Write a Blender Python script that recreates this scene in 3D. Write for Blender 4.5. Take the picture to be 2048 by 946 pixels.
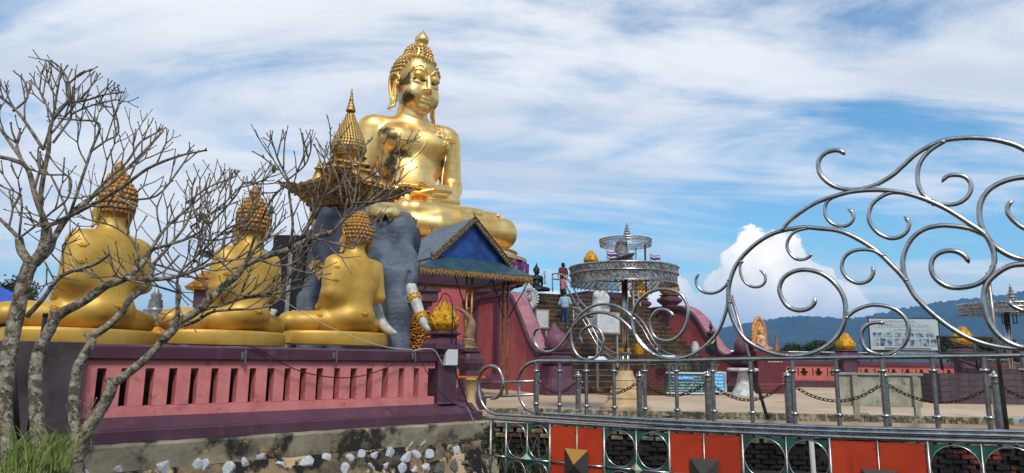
import bpy, bmesh, math, random
import numpy as np
from mathutils import Vector, Matrix, noise as mn

random.seed(7); np.random.seed(7)
R = math.radians
scn = bpy.context.scene
for o in list(bpy.data.objects): bpy.data.objects.remove(o)

# ---------------------------------------------------------------- camera
F = 1385.0; CX, CY = 1024.0, 473.0
EYE = 1.3; PITCH = math.atan((718.5 - 473) / F); ROLL = R(0.7)
cam_d = bpy.data.cameras.new('camera'); cam = bpy.data.objects.new('camera', cam_d)
scn.collection.objects.link(cam); scn.camera = cam
cam_d.sensor_width = 36; cam_d.lens = 36 * F / 2048
cam_d.clip_start = 0.1; cam_d.clip_end = 20000
CM = Matrix.Translation((0, 0, EYE)) @ Matrix.Rotation(R(90) + PITCH, 4, 'X') @ Matrix.Rotation(ROLL, 4, 'Z')
cam.matrix_world = CM
CR = np.array(CM.to_3x3()); CP = np.array([0, 0, EYE])

def ray(px, py):
    d = CR @ np.array([(px - CX) / F, (CY - py) / F, -1.0])
    return d
def at(px, py, Y):                       # the world point at distance Y in front of the camera
    d = ray(px, py); return Vector(CP + d * (Y / d[1]))
def gnd(px, py, z=0.0):                  # where the line of sight meets the level z
    d = ray(px, py); return Vector(CP + d * ((z - EYE) / d[2]))
def onp(px, py, p0, n):                  # ... and where it meets a plane
    d = ray(px, py); n = np.array(n); return Vector(CP + d * (np.dot(np.array(p0) - CP, n) / np.dot(d, n)))

# ---------------------------------------------------------------- colour, sky, sun
def S(r, g, b):
    f = lambda c: (c / 255 / 12.92) if c <= 10 else ((c / 255 + .055) / 1.055) ** 2.4
    return (f(r), f(g), f(b), 1)

class NT:
    def __init__(s, tree): s.t = tree; s.n = tree.nodes; s.l = tree.links
    def node(s, typ, **kw):
        n = s.n.new(typ)
        for k, v in kw.items():
            if k.startswith('i_'):
                key = k[2:]; key = int(key) if key.isdigit() else key
                n.inputs[key].default_value = v
            else: setattr(n, k, v)
        return n
    def link(s, a, b): s.l.new(a, b)
    def math(s, op, a, b=None, clamp=False):
        n = s.n.new('ShaderNodeMath'); n.operation = op; n.use_clamp = clamp
        for i, v in enumerate((a, b)):
            if v is None: continue
            if isinstance(v, (int, float)): n.inputs[i].default_value = v
            else: s.l.new(v, n.inputs[i])
        return n.outputs[0]
    def ramp(s, fac, a, b, interp='SMOOTHSTEP'):
        n = s.n.new('ShaderNodeMapRange'); n.interpolation_type = interp
        s.l.new(fac, n.inputs[0]); n.inputs[1].default_value = a; n.inputs[2].default_value = b
        return n.outputs[0]
    def mix(s, fac, a, b, blend='MIX'):
        n = s.n.new('ShaderNodeMix'); n.data_type = 'RGBA'; n.blend_type = blend
        for sock, v in ((n.inputs[0], fac), (n.inputs[6], a), (n.inputs[7], b)):
            if isinstance(v, (int, float)): sock.default_value = v
            elif isinstance(v, (tuple, list)): sock.default_value = v
            else: s.l.new(v, sock)
        return n.outputs[2]

SUN_EL, SUN_AZ = R(50), R(168)           # azimuth measured from +Y towards +X: behind the camera
world = bpy.data.worlds.new('World'); scn.world = world; world.use_nodes = True
def build_sky():
    w = NT(world.node_tree); w.n.clear()
    out = w.node('ShaderNodeOutputWorld'); bg = w.node('ShaderNodeBackground'); w.link(bg.outputs[0], out.inputs[0])
    bg.inputs[1].default_value = 0.105
    sky = w.node('ShaderNodeTexSky', sky_type='NISHITA', sun_disc=False, sun_elevation=SUN_EL, sun_rotation=SUN_AZ)
    sky.air_density = 1.25; sky.dust_density = 0.3; sky.ozone_density = 2.4
    tc = w.node('ShaderNodeTexCoord'); sep = w.node('ShaderNodeSeparateXYZ'); w.link(tc.outputs['Generated'], sep.inputs[0])
    X, Y, Z = sep.outputs
    zz = w.math('ADD', w.math('MAXIMUM', Z, 0.0), 0.16)
    u = w.math('DIVIDE', X, zz); v = w.math('DIVIDE', Y, zz)
    cmb = w.node('ShaderNodeCombineXYZ'); w.link(u, cmb.inputs[0]); w.link(v, cmb.inputs[1])
    def nz(scale, detail, rough, rot, sc, loc=(0, 0, 0), dist=0.0):
        mp = w.node('ShaderNodeMapping'); mp.inputs['Rotation'].default_value = (0, 0, R(rot)); mp.inputs['Scale'].default_value = sc
        mp.inputs['Location'].default_value = loc
        w.link(cmb.outputs[0], mp.inputs[0])
        n = w.node('ShaderNodeTexNoise'); n.inputs['Scale'].default_value = scale; n.inputs['Detail'].default_value = detail
        n.inputs['Roughness'].default_value = rough; n.inputs['Distortion'].default_value = dist
        w.link(mp.outputs[0], n.inputs['Vector']); return n.outputs[0]
    # high thin cloud in long bands
    a = nz(0.55, 2, .5, SKY['rot'], (1, 1.0, 1), SKY['loc'])
    b = nz(1.0, 7, .60, SKY['rot'] + 14, (.55, 1.35, 1), (3.3, 1.2, 0), 1.1)
    c = nz(3.6, 6, .62, SKY['rot'] - 20, (.6, 1.3, 1), (7, 2, 0), .8)
    s_ = w.math('ADD', w.math('MULTIPLY', a, SKY['wa']), w.math('ADD', w.math('MULTIPLY', b, SKY['wb']), w.math('MULTIPLY', c, .16)))
    s_ = w.math('ADD', s_, w.math('MULTIPLY', w.ramp(Z, .12, .5), SKY['up']))
    s_ = w.math('ADD', s_, w.math('MULTIPLY', w.ramp(w.math('DIVIDE', X, w.math('MAXIMUM', Y, .05)), .15, -.5), SKY['left']))
    veil = w.ramp(s_, SKY['t0'], SKY['t1'])
    veil = w.math('MULTIPLY', veil, .93)
    grey = w.ramp(nz(1.3, 4, .55, 20, (.5, 1.3, 1), (1.5, 8, 0), .3), .38, .66)
    ccol = w.mix(grey, SKY['white'], SKY['grey'])
    skyc = w.mix(1.0, sky.outputs[0], SKY['tint'], 'MULTIPLY')
    col = w.mix(veil, skyc, ccol)
    # towering cumulus banks low over the horizon, all the way round
    n2 = w.node('ShaderNodeTexNoise'); n2.inputs['Scale'].default_value = 9; n2.inputs['Detail'].default_value = 7; n2.inputs['Roughness'].default_value = .55
    w.link(tc.outputs['Generated'], n2.inputs['Vector'])
    n3 = w.node('ShaderNodeTexNoise'); n3.inputs['Scale'].default_value = 3.1; n3.inputs['Detail'].default_value = 1
    mp3 = w.node('ShaderNodeMapping'); mp3.inputs['Location'].default_value = SKY['cumloc']; mp3.inputs['Scale'].default_value = (1, 1, .3)
    w.link(tc.outputs['Generated'], mp3.inputs[0]); w.link(mp3.outputs[0], n3.inputs['Vector'])
    # one big bank stands at a bearing of about 19 degrees to the right of +Y
    az = w.math('ARCTAN2', X, Y)
    def bump(c0, wd): return w.math('MAXIMUM', w.math('SUBTRACT', 1.0, w.math('POWER', w.math('DIVIDE', w.math('SUBTRACT', az, c0), wd), 2.0)), 0.0)
    hb = w.math('MAXIMUM', w.math('MULTIPLY', bump(.355, .17), .165), w.math('MULTIPLY', bump(.25, .16), .125))
    hb = w.math('MAXIMUM', hb, w.math('MULTIPLY', bump(.74, .12), .15))
    hb = w.math('MAXIMUM', hb, w.math('MULTIPLY', w.ramp(n3.outputs[0], .5, .75), .15))
    hgt = w.math('ADD', hb, w.math('MULTIPLY', w.math('SUBTRACT', n2.outputs[0], .5), .21))
    cm = w.ramp(w.math('SUBTRACT', hgt, Z), -.001, .006)
    shade = w.ramp(n2.outputs[0], .35, .66)
    lowt = w.ramp(Z, .0, .11)
    cc = w.mix(shade, SKY['cgrey'], SKY['cwhite'])
    cc = w.mix(lowt, SKY['chaze'], cc)
    cm = w.math('MULTIPLY', cm, w.math('ADD', .85, w.math('MULTIPLY', shade, .15)))
    col = w.mix(cm, col, cc)
    # pale air at the horizon
    hz = w.math('MULTIPLY', w.ramp(Z, .13, .0), SKY['hz'])
    col = w.mix(hz, col, SKY['hcol'])
    w.link(col, bg.inputs[0])
SKY = dict(rot=-38, loc=(1.7, 3.1, 0), wa=.66, wb=.72, up=.03, left=.03, t0=.665, t1=.87,
           white=(6.9, 7.0, 7.1, 1), grey=(4.9, 5.3, 5.9, 1), tint=(.58, .90, 1.04, 1), cumloc=(4.2, 2.1, .6),
           cgrey=(6.6, 6.8, 7.0, 1), cwhite=(10.6, 9.9, 8.8, 1), chaze=(7.0, 7.2, 7.4, 1), hz=.45, hcol=(6.0, 7.4, 9.0, 1))
build_sky()
sl = bpy.data.lights.new('sun', 'SUN'); so = bpy.data.objects.new('sun', sl); scn.collection.objects.link(so)
sl.energy = 2.0; sl.angle = R(14); sl.color = (1, .95, .87)
sd = Vector((math.sin(SUN_AZ) * math.cos(SUN_EL), math.cos(SUN_AZ) * math.cos(SUN_EL), math.sin(SUN_EL)))
so.rotation_euler = sd.to_track_quat('Z', 'Y').to_euler(); so.location = (0, 0, 40)
scn.view_settings.view_transform = 'Standard'; scn.view_settings.look = 'None'
scn.view_settings.exposure = 0.50; scn.view_settings.gamma = 1

# ---------------------------------------------------------------- helpers
COL = scn.collection
OFF = {}
def tag(o, label=None, cat=None, group=None, kind=None):
    if label: o['label'] = label
    if cat: o['category'] = cat
    if group: o['group'] = group
    if kind: o['kind'] = kind
    return o
def thing(name, label, cat, loc=(0, 0, 0), rz=0, group=None, rot=None):
    o = bpy.data.objects.new(name, None); COL.objects.link(o); o.empty_display_size = .2
    o.location = loc; o.rotation_euler = rot if rot else (0, 0, rz)
    return tag(o, label, cat, group)
def kids(o): return [c for c in bpy.data.objects if c.parent == o]
def copy_tree(o, label=None, loc=None, rz=None, scale=None):
    ch = {}
    for c in bpy.data.objects:
        if c.parent: ch.setdefault(c.parent.name, []).append(c)
    def rec(a, par):
        c = a.copy(); COL.objects.link(c)
        if par: c.parent = par
        for k in ch.get(a.name, []): rec(k, c)
        return c
    r = rec(o, None)
    if label: r['label'] = label
    if loc is not None: r.location = loc
    if rz is not None: r.rotation_euler = (0, 0, rz)
    if scale is not None: r.scale = (scale,) * 3 if isinstance(scale, (int, float)) else scale
    return r

class MB:
    def __init__(s): s.v = []; s.f = []
    def add(s, vs, fs):
        n = len(s.v); s.v += [tuple(v) for v in vs]; s.f += [tuple(i + n for i in f) for f in fs]; return s
    def box(s, a, b, taper=0.0):          # from corner a to corner b; taper pulls the top in
        (x0, y0, z0), (x1, y1, z1) = a, b; t = taper
        return s.add([(x0, y0, z0), (x1, y0, z0), (x1, y1, z0), (x0, y1, z0), (x0 + t, y0 + t, z1), (x1 - t, y0 + t, z1), (x1 - t, y1 - t, z1), (x0 + t, y1 - t, z1)],
                     [(3, 2, 1, 0), (4, 5, 6, 7), (0, 1, 5, 4), (1, 2, 6, 5), (2, 3, 7, 6), (3, 0, 4, 7)])
    def obox(s, c, ux, uy, uz):           # box about c with half-axis vectors
        c, ux, uy, uz = map(Vector, (c, ux, uy, uz)); vs = []
        for k in (-1, 1):
            for (i, j) in ((-1, -1), (1, -1), (1, 1), (-1, 1)): vs.append(c + ux * i + uy * j + uz * k)
        return s.add(vs, [(3, 2, 1, 0), (4, 5, 6, 7), (0, 1, 5, 4), (1, 2, 6, 5), (2, 3, 7, 6), (3, 0, 4, 7)])
    def tube(s, pts, r, n=8, cap=True, closed=False):
        pts = [Vector(p) for p in pts]; m = len(pts)
        rs = r if isinstance(r, (list, tuple)) else [r] * m
        vs, fs = [], []; up = None
        for i, p in enumerate(pts):
            if closed: t = pts[(i + 1) % m] - pts[i - 1]
            else: t = pts[min(i + 1, m - 1)] - pts[max(i - 1, 0)]
            if t.length < 1e-9: t = Vector((0, 0, 1))
            t.normalize()
            if up is None:
                up = Vector((0, 0, 1)) if abs(t.z) < .9 else Vector((1, 0, 0))
            a = (up - t * up.dot(t))
            if a.length < 1e-6: a = t.orthogonal()
            a.normalize(); b = t.cross(a); up = a
            for k in range(n):
                w = 2 * math.pi * k / n; vs.append(p + (a * math.cos(w) + b * math.sin(w)) * rs[i])
        for i in range(m if closed else m - 1):
            i2 = (i + 1) % m
            for k in range(n): fs.append((i * n + k, i * n + (k + 1) % n, i2 * n + (k + 1) % n, i2 * n + k))
        if cap and not closed:
            fs.append(tuple(range(n - 1, -1, -1))); fs.append(tuple((m - 1) * n + k for k in range(n)))
        return s.add(vs, fs)
    def lathe(s, prof, n=24, c=(0, 0, 0), sq=False, ch=.25, rot=0, cap=True, sy=1.0):   # prof: (radius, z); sq: square plan with chamfered corners
        vs, fs = [], []; dirs = []
        if sq:
            e = 1 - ch
            dirs = [(1, -e), (1, e), (e, 1), (-e, 1), (-1, e), (-1, -e), (-e, -1), (e, -1)]
        else: dirs = [(math.cos(rot + 2 * math.pi * k / n), math.sin(rot + 2 * math.pi * k / n)) for k in range(n)]
        n = len(dirs)
        for (r, z) in prof:
            for d in dirs: vs.append((c[0] + d[0] * r, c[1] + d[1] * r * sy, c[2] + z))
        for i in range(len(prof) - 1):
            for k in range(n): fs.append((i * n + k, i * n + (k + 1) % n, (i + 1) * n + (k + 1) % n, (i + 1) * n + k))
        if cap:
            fs.append(tuple(range(n - 1, -1, -1))); fs.append(tuple((len(prof) - 1) * n + k for k in range(n)))
        return s.add(vs, fs)
    def prism(s, poly, y0, y1, axis='y'):  # polygon in x,z pushed from y0 to y1
        n = len(poly); mk = (lambda a, b, c: (a, c, b)) if axis == 'y' else ((lambda a, b, c: (a, b, c)) if axis == 'z' else (lambda a, b, c: (c, a, b)))
        vs = [mk(a, b, y0) for a, b in poly] + [mk(a, b, y1) for a, b in poly]
        return s.add(vs, [tuple(range(n)), tuple(range(2 * n - 1, n - 1, -1))] + [(i, (i + 1) % n + 0, (i + 1) % n + n, i + n)[::-1] for i in range(n)])
    def ell(s, c, r, n=10, m=7, M=None):
        prof = []; vs = []; fs = []
        for i in range(m + 1):
            t = math.pi * i / m
            for k in range(n):
                w = 2 * math.pi * k / n; p = Vector((math.sin(t) * math.cos(w) * r[0], math.sin(t) * math.sin(w) * r[1], -math.cos(t) * r[2]))
                if M: p = M @ p
                vs.append(p + Vector(c))
        for i in range(m):
            for k in range(n): fs.append((i * n + k, i * n + (k + 1) % n, (i + 1) * n + (k + 1) % n, (i + 1) * n + k))
        return s.add(vs, fs)
    def build(s, name, mat, parent=None, smooth=False, world=False, sharp=None, kind=None, bevel=0):
        me = bpy.data.meshes.new(name)
        off = Vector((0, 0, 0))
        if world and parent is not None:
            off = OFF.get(parent.name, None)
            if off is None: off = parent.location.copy()
        vs = [(v[0] - off[0], v[1] - off[1], v[2] - off[2]) for v in s.v] if world else s.v
        me.from_pydata(vs, [], s.f)
        bm = bmesh.new(); bm.from_mesh(me)
        bmesh.ops.remove_doubles(bm, verts=bm.verts, dist=1e-6)
        bmesh.ops.recalc_face_normals(bm, faces=bm.faces)
        if bevel:
            bmesh.ops.bevel(bm, geom=[e for e in bm.edges if len(e.link_faces) == 2 and e.calc_face_angle(0) > .5], offset=bevel, segments=1, affect='EDGES', clamp_overlap=True)
        bm.to_mesh(me); bm.free()
        if smooth:
            me.polygons.foreach_set('use_smooth', [True] * len(me.polygons))
            if sharp is not None: me.set_sharp_from_angle(angle=R(sharp))
        o = bpy.data.objects.new(name, me); COL.objects.link(o)
        if mat: me.materials.append(mat)
        if parent is not None:
            o.parent = parent
            if world: OFF[o.name] = off
        if kind: o['kind'] = kind
        return o
def link_copy(o, parent, loc=None, rot=None, scale=None, name=None):
    c = o.copy(); COL.objects.link(c); c.parent = parent
    if name: c.name = name
    if loc is not None: c.location = loc
    if rot is not None: c.rotation_euler = rot
    if scale is not None: c.scale = scale
    return c
def cat(pts, n=6):                        # smooth curve through points
    P = [Vector(p) for p in pts]; P = [P[0] * 2 - P[1]] + P + [P[-1] * 2 - P[-2]]; out = []
    for i in range(1, len(P) - 2):
        a, b, c, d = P[i - 1:i + 3]
        for k in range(n):
            t = k / n; out.append(.5 * ((2 * b) + (-a + c) * t + (2 * a - 5 * b + 4 * c - d) * t * t + (-a + 3 * b - 3 * c + d) * t ** 3))
    out.append(P[-2]); return out

# ---------------------------------------------------------------- materials
MATS = {}
def mat(name, col, rough=.6, metal=0.0, col2=None, ns=3.0, nf=1.0, lo=.35, hi=.65, bump=0.0, bs=20.0, bd=.01, stain=None, streak=None, spec=.5, rv=0.0, coat=0.0, grime=None):
    m = bpy.data.materials.new(name); m.use_nodes = True; MATS[name] = m
    w = NT(m.node_tree); bs_ = m.node_tree.nodes['Principled BSDF']
    tc = w.node('ShaderNodeTexCoord'); co = tc.outputs['Object']
    def nz(scale, det=5, rough_=.6, sc=None, dist=0):
        n = w.node('ShaderNodeTexNoise'); n.inputs['Scale'].default_value = scale; n.inputs['Detail'].default_value = det; n.inputs['Roughness'].default_value = rough_; n.inputs['Distortion'].default_value = dist
        if sc:
            mp = w.node('ShaderNodeMapping'); mp.inputs['Scale'].default_value = sc; w.link(co, mp.inputs[0]); w.link(mp.outputs[0], n.inputs[0])
        else: w.link(co, n.inputs[0])
        return n.outputs[0]
    cur = None
    if col2:
        cur = w.mix(w.math('MULTIPLY', w.ramp(nz(ns), lo, hi), nf), col, col2)
    if stain:                             # (colour, scale, low, high): blotches with their own outline
        c, sc_, a, b = stain[:4]; cur = w.mix(w.ramp(nz(sc_, 7, .65, stain[4] if len(stain) > 4 else None, .3), a, b), cur if cur else col, c)
    if streak:                            # vertical runs of dirt
        c, sc_, a, b = streak; cur = w.mix(w.ramp(nz(sc_, 5, .6, (1, 1, .12)), a, b), cur if cur else col, c)
    if grime:
        c, sc_, a, b = grime; cur = w.mix(w.ramp(nz(sc_, 8, .7), a, b), cur if cur else col, c)
    if cur: w.link(cur, bs_.inputs['Base Color'])
    else: bs_.inputs['Base Color'].default_value = col
    bs_.inputs['Roughness'].default_value = rough; bs_.inputs['Metallic'].default_value = metal
    bs_.inputs['Specular IOR Level'].default_value = spec
    if coat: bs_.inputs['Coat Weight'].default_value = coat; bs_.inputs['Coat Roughness'].default_value = .1
    if rv: w.link(w.math('ADD', rough - rv / 2, w.math('MULTIPLY', nz(ns * 1.7), rv), True), bs_.inputs['Roughness'])
    if bump:
        b = w.node('ShaderNodeBump'); b.inputs['Strength'].default_value = bump; b.inputs['Distance'].default_value = bd
        w.link(nz(bs, 6, .6), b.inputs['Height']); w.link(b.outputs[0], bs_.inputs['Normal'])
    return m
pink = mat('pink_paint', S(188, 98, 98), .75, col2=S(174, 84, 86), ns=1.6, stain=(S(150, 62, 66), 2.3, .6, .74), streak=(S(205, 125, 122), 3, .58, .75), bump=.35, bs=25, bd=.008)
pink_near = mat('pink_render', S(212, 128, 124), .7, col2=S(196, 112, 110), ns=2.2, stain=(S(158, 84, 86), 3.0, .56, .70), grime=(S(112, 66, 64), 8, .62, .72), bump=.6, bs=14, bd=.012)
salmon = mat('salmon_paint', S(190, 104, 96), .75, col2=S(174, 90, 84), ns=1.2, bump=.2)
purple = mat('purple_paint', S(88, 54, 70), .5, col2=S(76, 45, 59), ns=1.5, streak=(S(118, 74, 90), 4, .55, .8), grime=(S(60, 36, 46), 6, .62, .76), bump=.25, bs=18)
purple_l = mat('mauve_paint', S(122, 74, 92), .55, col2=S(104, 60, 78), ns=2, streak=(S(150, 92, 98), 3, .55, .8), bump=.25)
maroon = mat('maroon_paint', S(104, 40, 44), .5, col2=S(88, 34, 40), ns=2, bump=.2)
steel = mat('stainless_steel', (.54, .52, .49, 1), .26, 1.0, col2=(.38, .36, .33, 1), ns=7, rv=.2, stain=(S(110, 82, 60), 11, .64, .76))
steel_d = mat('dull_steel', (.36, .33, .30, 1), .36, .9, col2=(.24, .22, .20, 1), ns=8, rv=.2, stain=(S(110, 70, 45), 10, .62, .74))
silver = mat('silver_filigree', (.56, .54, .51, 1), .38, .8, col2=(.20, .17, .15, 1), ns=9, rv=.2)
silver_old = mat('aged_silver', (.42, .41, .40, 1), .45, .7, col2=(.2, .2, .2, 1), ns=10, bump=.6, bs=30)
rust = mat('rusty_chain', S(88, 58, 46), .6, .6, col2=S(48, 32, 28), ns=30, bump=.5, bs=60)
gold_b = mat('gold_leaf', (1.0, .60, .16, 1), .39, .92, col2=(1.0, .70, .29, 1), ns=.8, rv=.2, bump=.35, bs=1.5, bd=.05)
gold_m = mat('gold_paint', S(206, 166, 76), .50, .30, col2=S(192, 148, 56), ns=2.5, rv=.16, stain=(S(158, 110, 38), 2.2, .58, .78), grime=(S(96, 72, 30), 7, .64, .78), bump=.16, bs=6)
gold_curl = mat('gold_curl_paint', S(180, 132, 60), .5, .3, col2=S(146, 98, 40), ns=6, bump=.2)
gold_y = mat('gold_bud_paint', S(222, 170, 30), .40, .4, col2=S(196, 134, 20), ns=6, rv=.15, grime=(S(112, 70, 16), 9, .56, .68), bump=1.0, bs=11, bd=.05)
gold_old = mat('old_gold', S(204, 168, 98), .42, .7, col2=S(126, 92, 44), ns=5, rv=.2, bump=.8, bs=16, bd=.03)
gold_dk = mat('carved_dull_gold', S(180, 142, 82), .5, .5, col2=S(98, 68, 36), ns=9, lo=.42, hi=.62, bump=1.0, bs=12, bd=.05)
eleph0 = mat('elephant_render', S(98, 108, 122), .7, col2=S(76, 86, 100), ns=2.5, stain=(S(56, 62, 76), 1.6, .54, .72), grime=(S(140, 148, 156), 11, .60, .72), bump=.7, bs=14, bd=.03)
ivory = mat('ivory_paint', S(196, 194, 186), .5, col2=S(160, 158, 148), ns=5, grime=(S(96, 92, 84), 12, .64, .74), bump=.3)
white_st = mat('white_plaster', S(206, 206, 202), .7, col2=S(164, 166, 166), ns=5, grime=(S(92, 92, 90), 8, .62, .74), bump=.5)
stone_w = mat('white_stone', S(206, 208, 212), .8, col2=S(170, 172, 176), ns=7, grime=(S(84, 80, 74), 12, .62, .72), bump=.7, bs=18, bd=.02)
stone_g = mat('mossy_stone', S(120, 118, 112), .85, col2=S(70, 66, 60), ns=9, bump=.7, bs=18, bd=.02)
conc = mat('weathered_concrete', S(156, 148, 124), .9, col2=S(128, 118, 98), ns=1.5, stain=(S(40, 37, 31), 1.3, .48, .62), grime=(S(176, 140, 92), 2.2, .60, .66), bump=.6, bs=12, bd=.02)
conc_l = mat('pale_concrete', S(176, 172, 156), .9, col2=S(146, 142, 126), ns=3, grime=(S(70, 68, 60), 6, .60, .74), bump=.4)
conc_s = mat('sand_concrete', S(196, 170, 128), .85, col2=S(172, 146, 106), ns=3, grime=(S(96, 82, 60), 5, .62, .78), bump=.3)
mortar = mat('stained_render', S(146, 122, 90), .95, col2=S(84, 75, 61), ns=1.2, stain=(S(28, 25, 22), 1.8, .465, .56), grime=(S(194, 168, 130), 1.9, .55, .61), bump=.9, bs=10, bd=.03)
plaza_m = mat('plaza_concrete', S(196, 172, 142), .75, col2=S(176, 150, 120), ns=.35, stain=(S(132, 112, 92), .8, .58, .72, (1, .5, 1)), grime=(S(208, 190, 164), 1.3, .55, .8), bump=.15)
grey_w = mat('grey_mauve_wall', S(84, 72, 74), .85, col2=S(60, 52, 54), ns=1.4, stain=(S(38, 33, 35), 1.6, .52, .7), bump=.4)
brickred = mat('maroon_brick', S(98, 52, 48), .85, col2=S(72, 38, 38), ns=4, bump=.4)
block_m = mat('dark_block', S(82, 68, 74), .8, col2=S(64, 54, 60), ns=3, grime=(S(110, 98, 100), 8, .62, .8), bump=.3)
step_m = mat('mossy_step', S(74, 56, 40), .9, col2=S(42, 35, 28), ns=1.8, stain=(S(128, 84, 44), .8, .50, .72, (1, 1, 1)), grime=(S(20, 19, 16), 3, .52, .70), bump=.6, bs=14)
step_e = mat('step_edge', S(152, 130, 100), .8, col2=S(78, 64, 48), ns=6)
navy = mat('navy_boarding', S(24, 76, 150), .45, col2=S(16, 46, 100), ns=3, streak=(S(40, 84, 150), 3, .6, .8))
roofm = mat('slate_blue_roof', S(96, 114, 130), .5, col2=S(70, 86, 102), ns=3, streak=(S(120, 130, 138), 6, .6, .8), bump=.3)
roofg = mat('teal_metal_roof', S(52, 84, 96), .4, col2=S(40, 66, 78), ns=3)
trim_g = mat('cut_metal_trim', S(150, 128, 92), .45, .5, col2=S(84, 72, 54), ns=12)
bark = mat('frangipani_bark', S(146, 134, 114), .9, col2=S(88, 78, 64), ns=11, lo=.42, hi=.58, stain=(S(166, 164, 148), 15, .54, .61), grime=(S(34, 30, 24), 22, .57, .64), bump=1.0, bs=38, bd=.02)
twig = mat('frangipani_twig', S(142, 126, 108), .85, col2=S(70, 61, 53), ns=14, grime=(S(144, 138, 128), 20, .60, .72), bump=.7, bs=60, bd=.006)
blackm = mat('black_metal', S(26, 26, 28), .5, .3)
dark_st = mat('dark_bronze', S(40, 42, 46), .45, .5, col2=S(24, 25, 28), ns=10)
red_p = mat('orange_red_panel', S(196, 60, 14), .55, col2=S(172, 48, 12), ns=1.4, streak=(S(150, 34, 16), 5, .62, .8), grime=(S(96, 36, 24), 8, .70, .80), bump=.1)
green_p = mat('dark_green_panel', S(28, 92, 76), .5, col2=S(20, 72, 60), ns=3, grime=(S(30, 44, 38), 6, .64, .78))
leafm = mat('tree_foliage', S(66, 88, 34), .6, col2=S(34, 56, 22), ns=.8)
leafd = mat('dark_tree_foliage', S(52, 72, 36), .6, col2=S(28, 46, 24), ns=.6)
grassm = mat('grass_blade', S(118, 130, 58), .6, col2=S(74, 92, 36), ns=5)
straw = mat('dry_grass', S(180, 160, 110), .8, col2=S(140, 120, 80), ns=5)
soil = mat('earth', S(74, 66, 46), .95, col2=S(54, 60, 32), ns=1.2, bump=.6, bs=6, bd=.05)
cable = mat('black_cable', S(28, 24, 24), .6); cable_w = mat('white_cable', S(176, 174, 168), .6)

def add_wrinkles(m, scale, strength, dist=.04, direction='Z'):
    w = NT(m.node_tree); b = m.node_tree.nodes['Principled BSDF']; tc = w.node('ShaderNodeTexCoord'); wv = w.node('ShaderNodeTexWave', bands_direction=direction); wv.inputs['Scale'].default_value = scale; wv.inputs['Distortion'].default_value = 5; wv.inputs['Detail'].default_value = 4; wv.inputs['Detail Scale'].default_value = 1.6
    w.link(tc.outputs['Object'], wv.inputs[0]); bp = w.node('ShaderNodeBump'); bp.inputs['Strength'].default_value = strength; bp.inputs['Distance'].default_value = dist; w.link(wv.outputs['Fac'], bp.inputs['Height'])
    if b.inputs['Normal'].links: w.link(b.inputs['Normal'].links[0].from_socket, bp.inputs['Normal'])
    w.link(bp.outputs[0], b.inputs['Normal']); return m
eleph = add_wrinkles(eleph0, 2.2, .10, .03)
eleph_ear = eleph0.copy(); eleph_ear.name = 'elephant_ear'
for n_ in eleph_ear.node_tree.nodes:
    if n_.type == 'MIX' and not n_.inputs[6].links: n_.inputs[6].default_value, n_.inputs[7].default_value = S(60, 68, 84), S(46, 52, 66)
    if n_.type == 'TEX_WAVE': n_.bands_direction = 'X'; n_.inputs['Scale'].default_value = 1.6
# ---------------------------------------------------------------- smooth solid modelling (signed distances -> one continuous skin)
def rotm(rx=0, ry=0, rz=0):
    return np.array(Matrix.Rotation(R(rz), 3, 'Z') @ Matrix.Rotation(R(ry), 3, 'Y') @ Matrix.Rotation(R(rx), 3, 'X'))
def E(c, r, k=8, rot=None, op=1): return dict(t='e', c=np.array(c, float), r=np.array(r, float), k=k, M=None if rot is None else rotm(*rot), op=op)
def C(a, b, ra, rb=None, k=8, op=1): return dict(t='c', a=np.array(a, float), b=np.array(b, float), ra=ra, rb=ra if rb is None else rb, k=k, op=op)
def B(c, h, r=1, k=4, rot=None, op=1): return dict(t='b', c=np.array(c, float), h=np.array(h, float), r=r, k=k, M=None if rot is None else rotm(*rot), op=op)
def pdist(p, q):
    if q['t'] == 'e':
        d = p - q['c'];  d = d @ q['M'] if q['M'] is not None else d
        a = d / q['r']; k0 = np.sqrt((a * a).sum(-1)) + 1e-9; b = a / q['r']; k1 = np.sqrt((b * b).sum(-1)) + 1e-9
        return k0 * (k0 - 1) / k1
    if q['t'] == 'c':
        ab = q['b'] - q['a']; h = np.clip(((p - q['a']) @ ab) / (ab @ ab), 0, 1)
        d = p - q['a'] - h[..., None] * ab
        return np.sqrt((d * d).sum(-1)) - (q['ra'] + (q['rb'] - q['ra']) * h)
    d = p - q['c']; d = d @ q['M'] if q['M'] is not None else d
    a = np.abs(d) - q['h'] + q['r']; return np.sqrt((np.maximum(a, 0) ** 2).sum(-1)) + np.minimum(a.max(-1), 0) - q['r']
def pbox(q):
    if q['t'] == 'c':
        r = max(q['ra'], q['rb']); return np.minimum(q['a'], q['b']) - r, np.maximum(q['a'], q['b']) + r
    e = q['r'] if q['t'] == 'e' else q['h']
    if q['M'] is not None: e = np.abs(q['M']) @ e
    return q['c'] - e, q['c'] + e
def smin(a, b, k):
    h = np.maximum(k - np.abs(a - b), 0) / k; return np.minimum(a, b) - h * h * k * .25
def sdf_at(P, prims):
    d = np.full(len(P), 1e3)
    for q in prims:
        e = pdist(P, q); d = smin(d, e, q['k']) if q['op'] > 0 else -smin(-d, e, q['k'])
    return d
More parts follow.
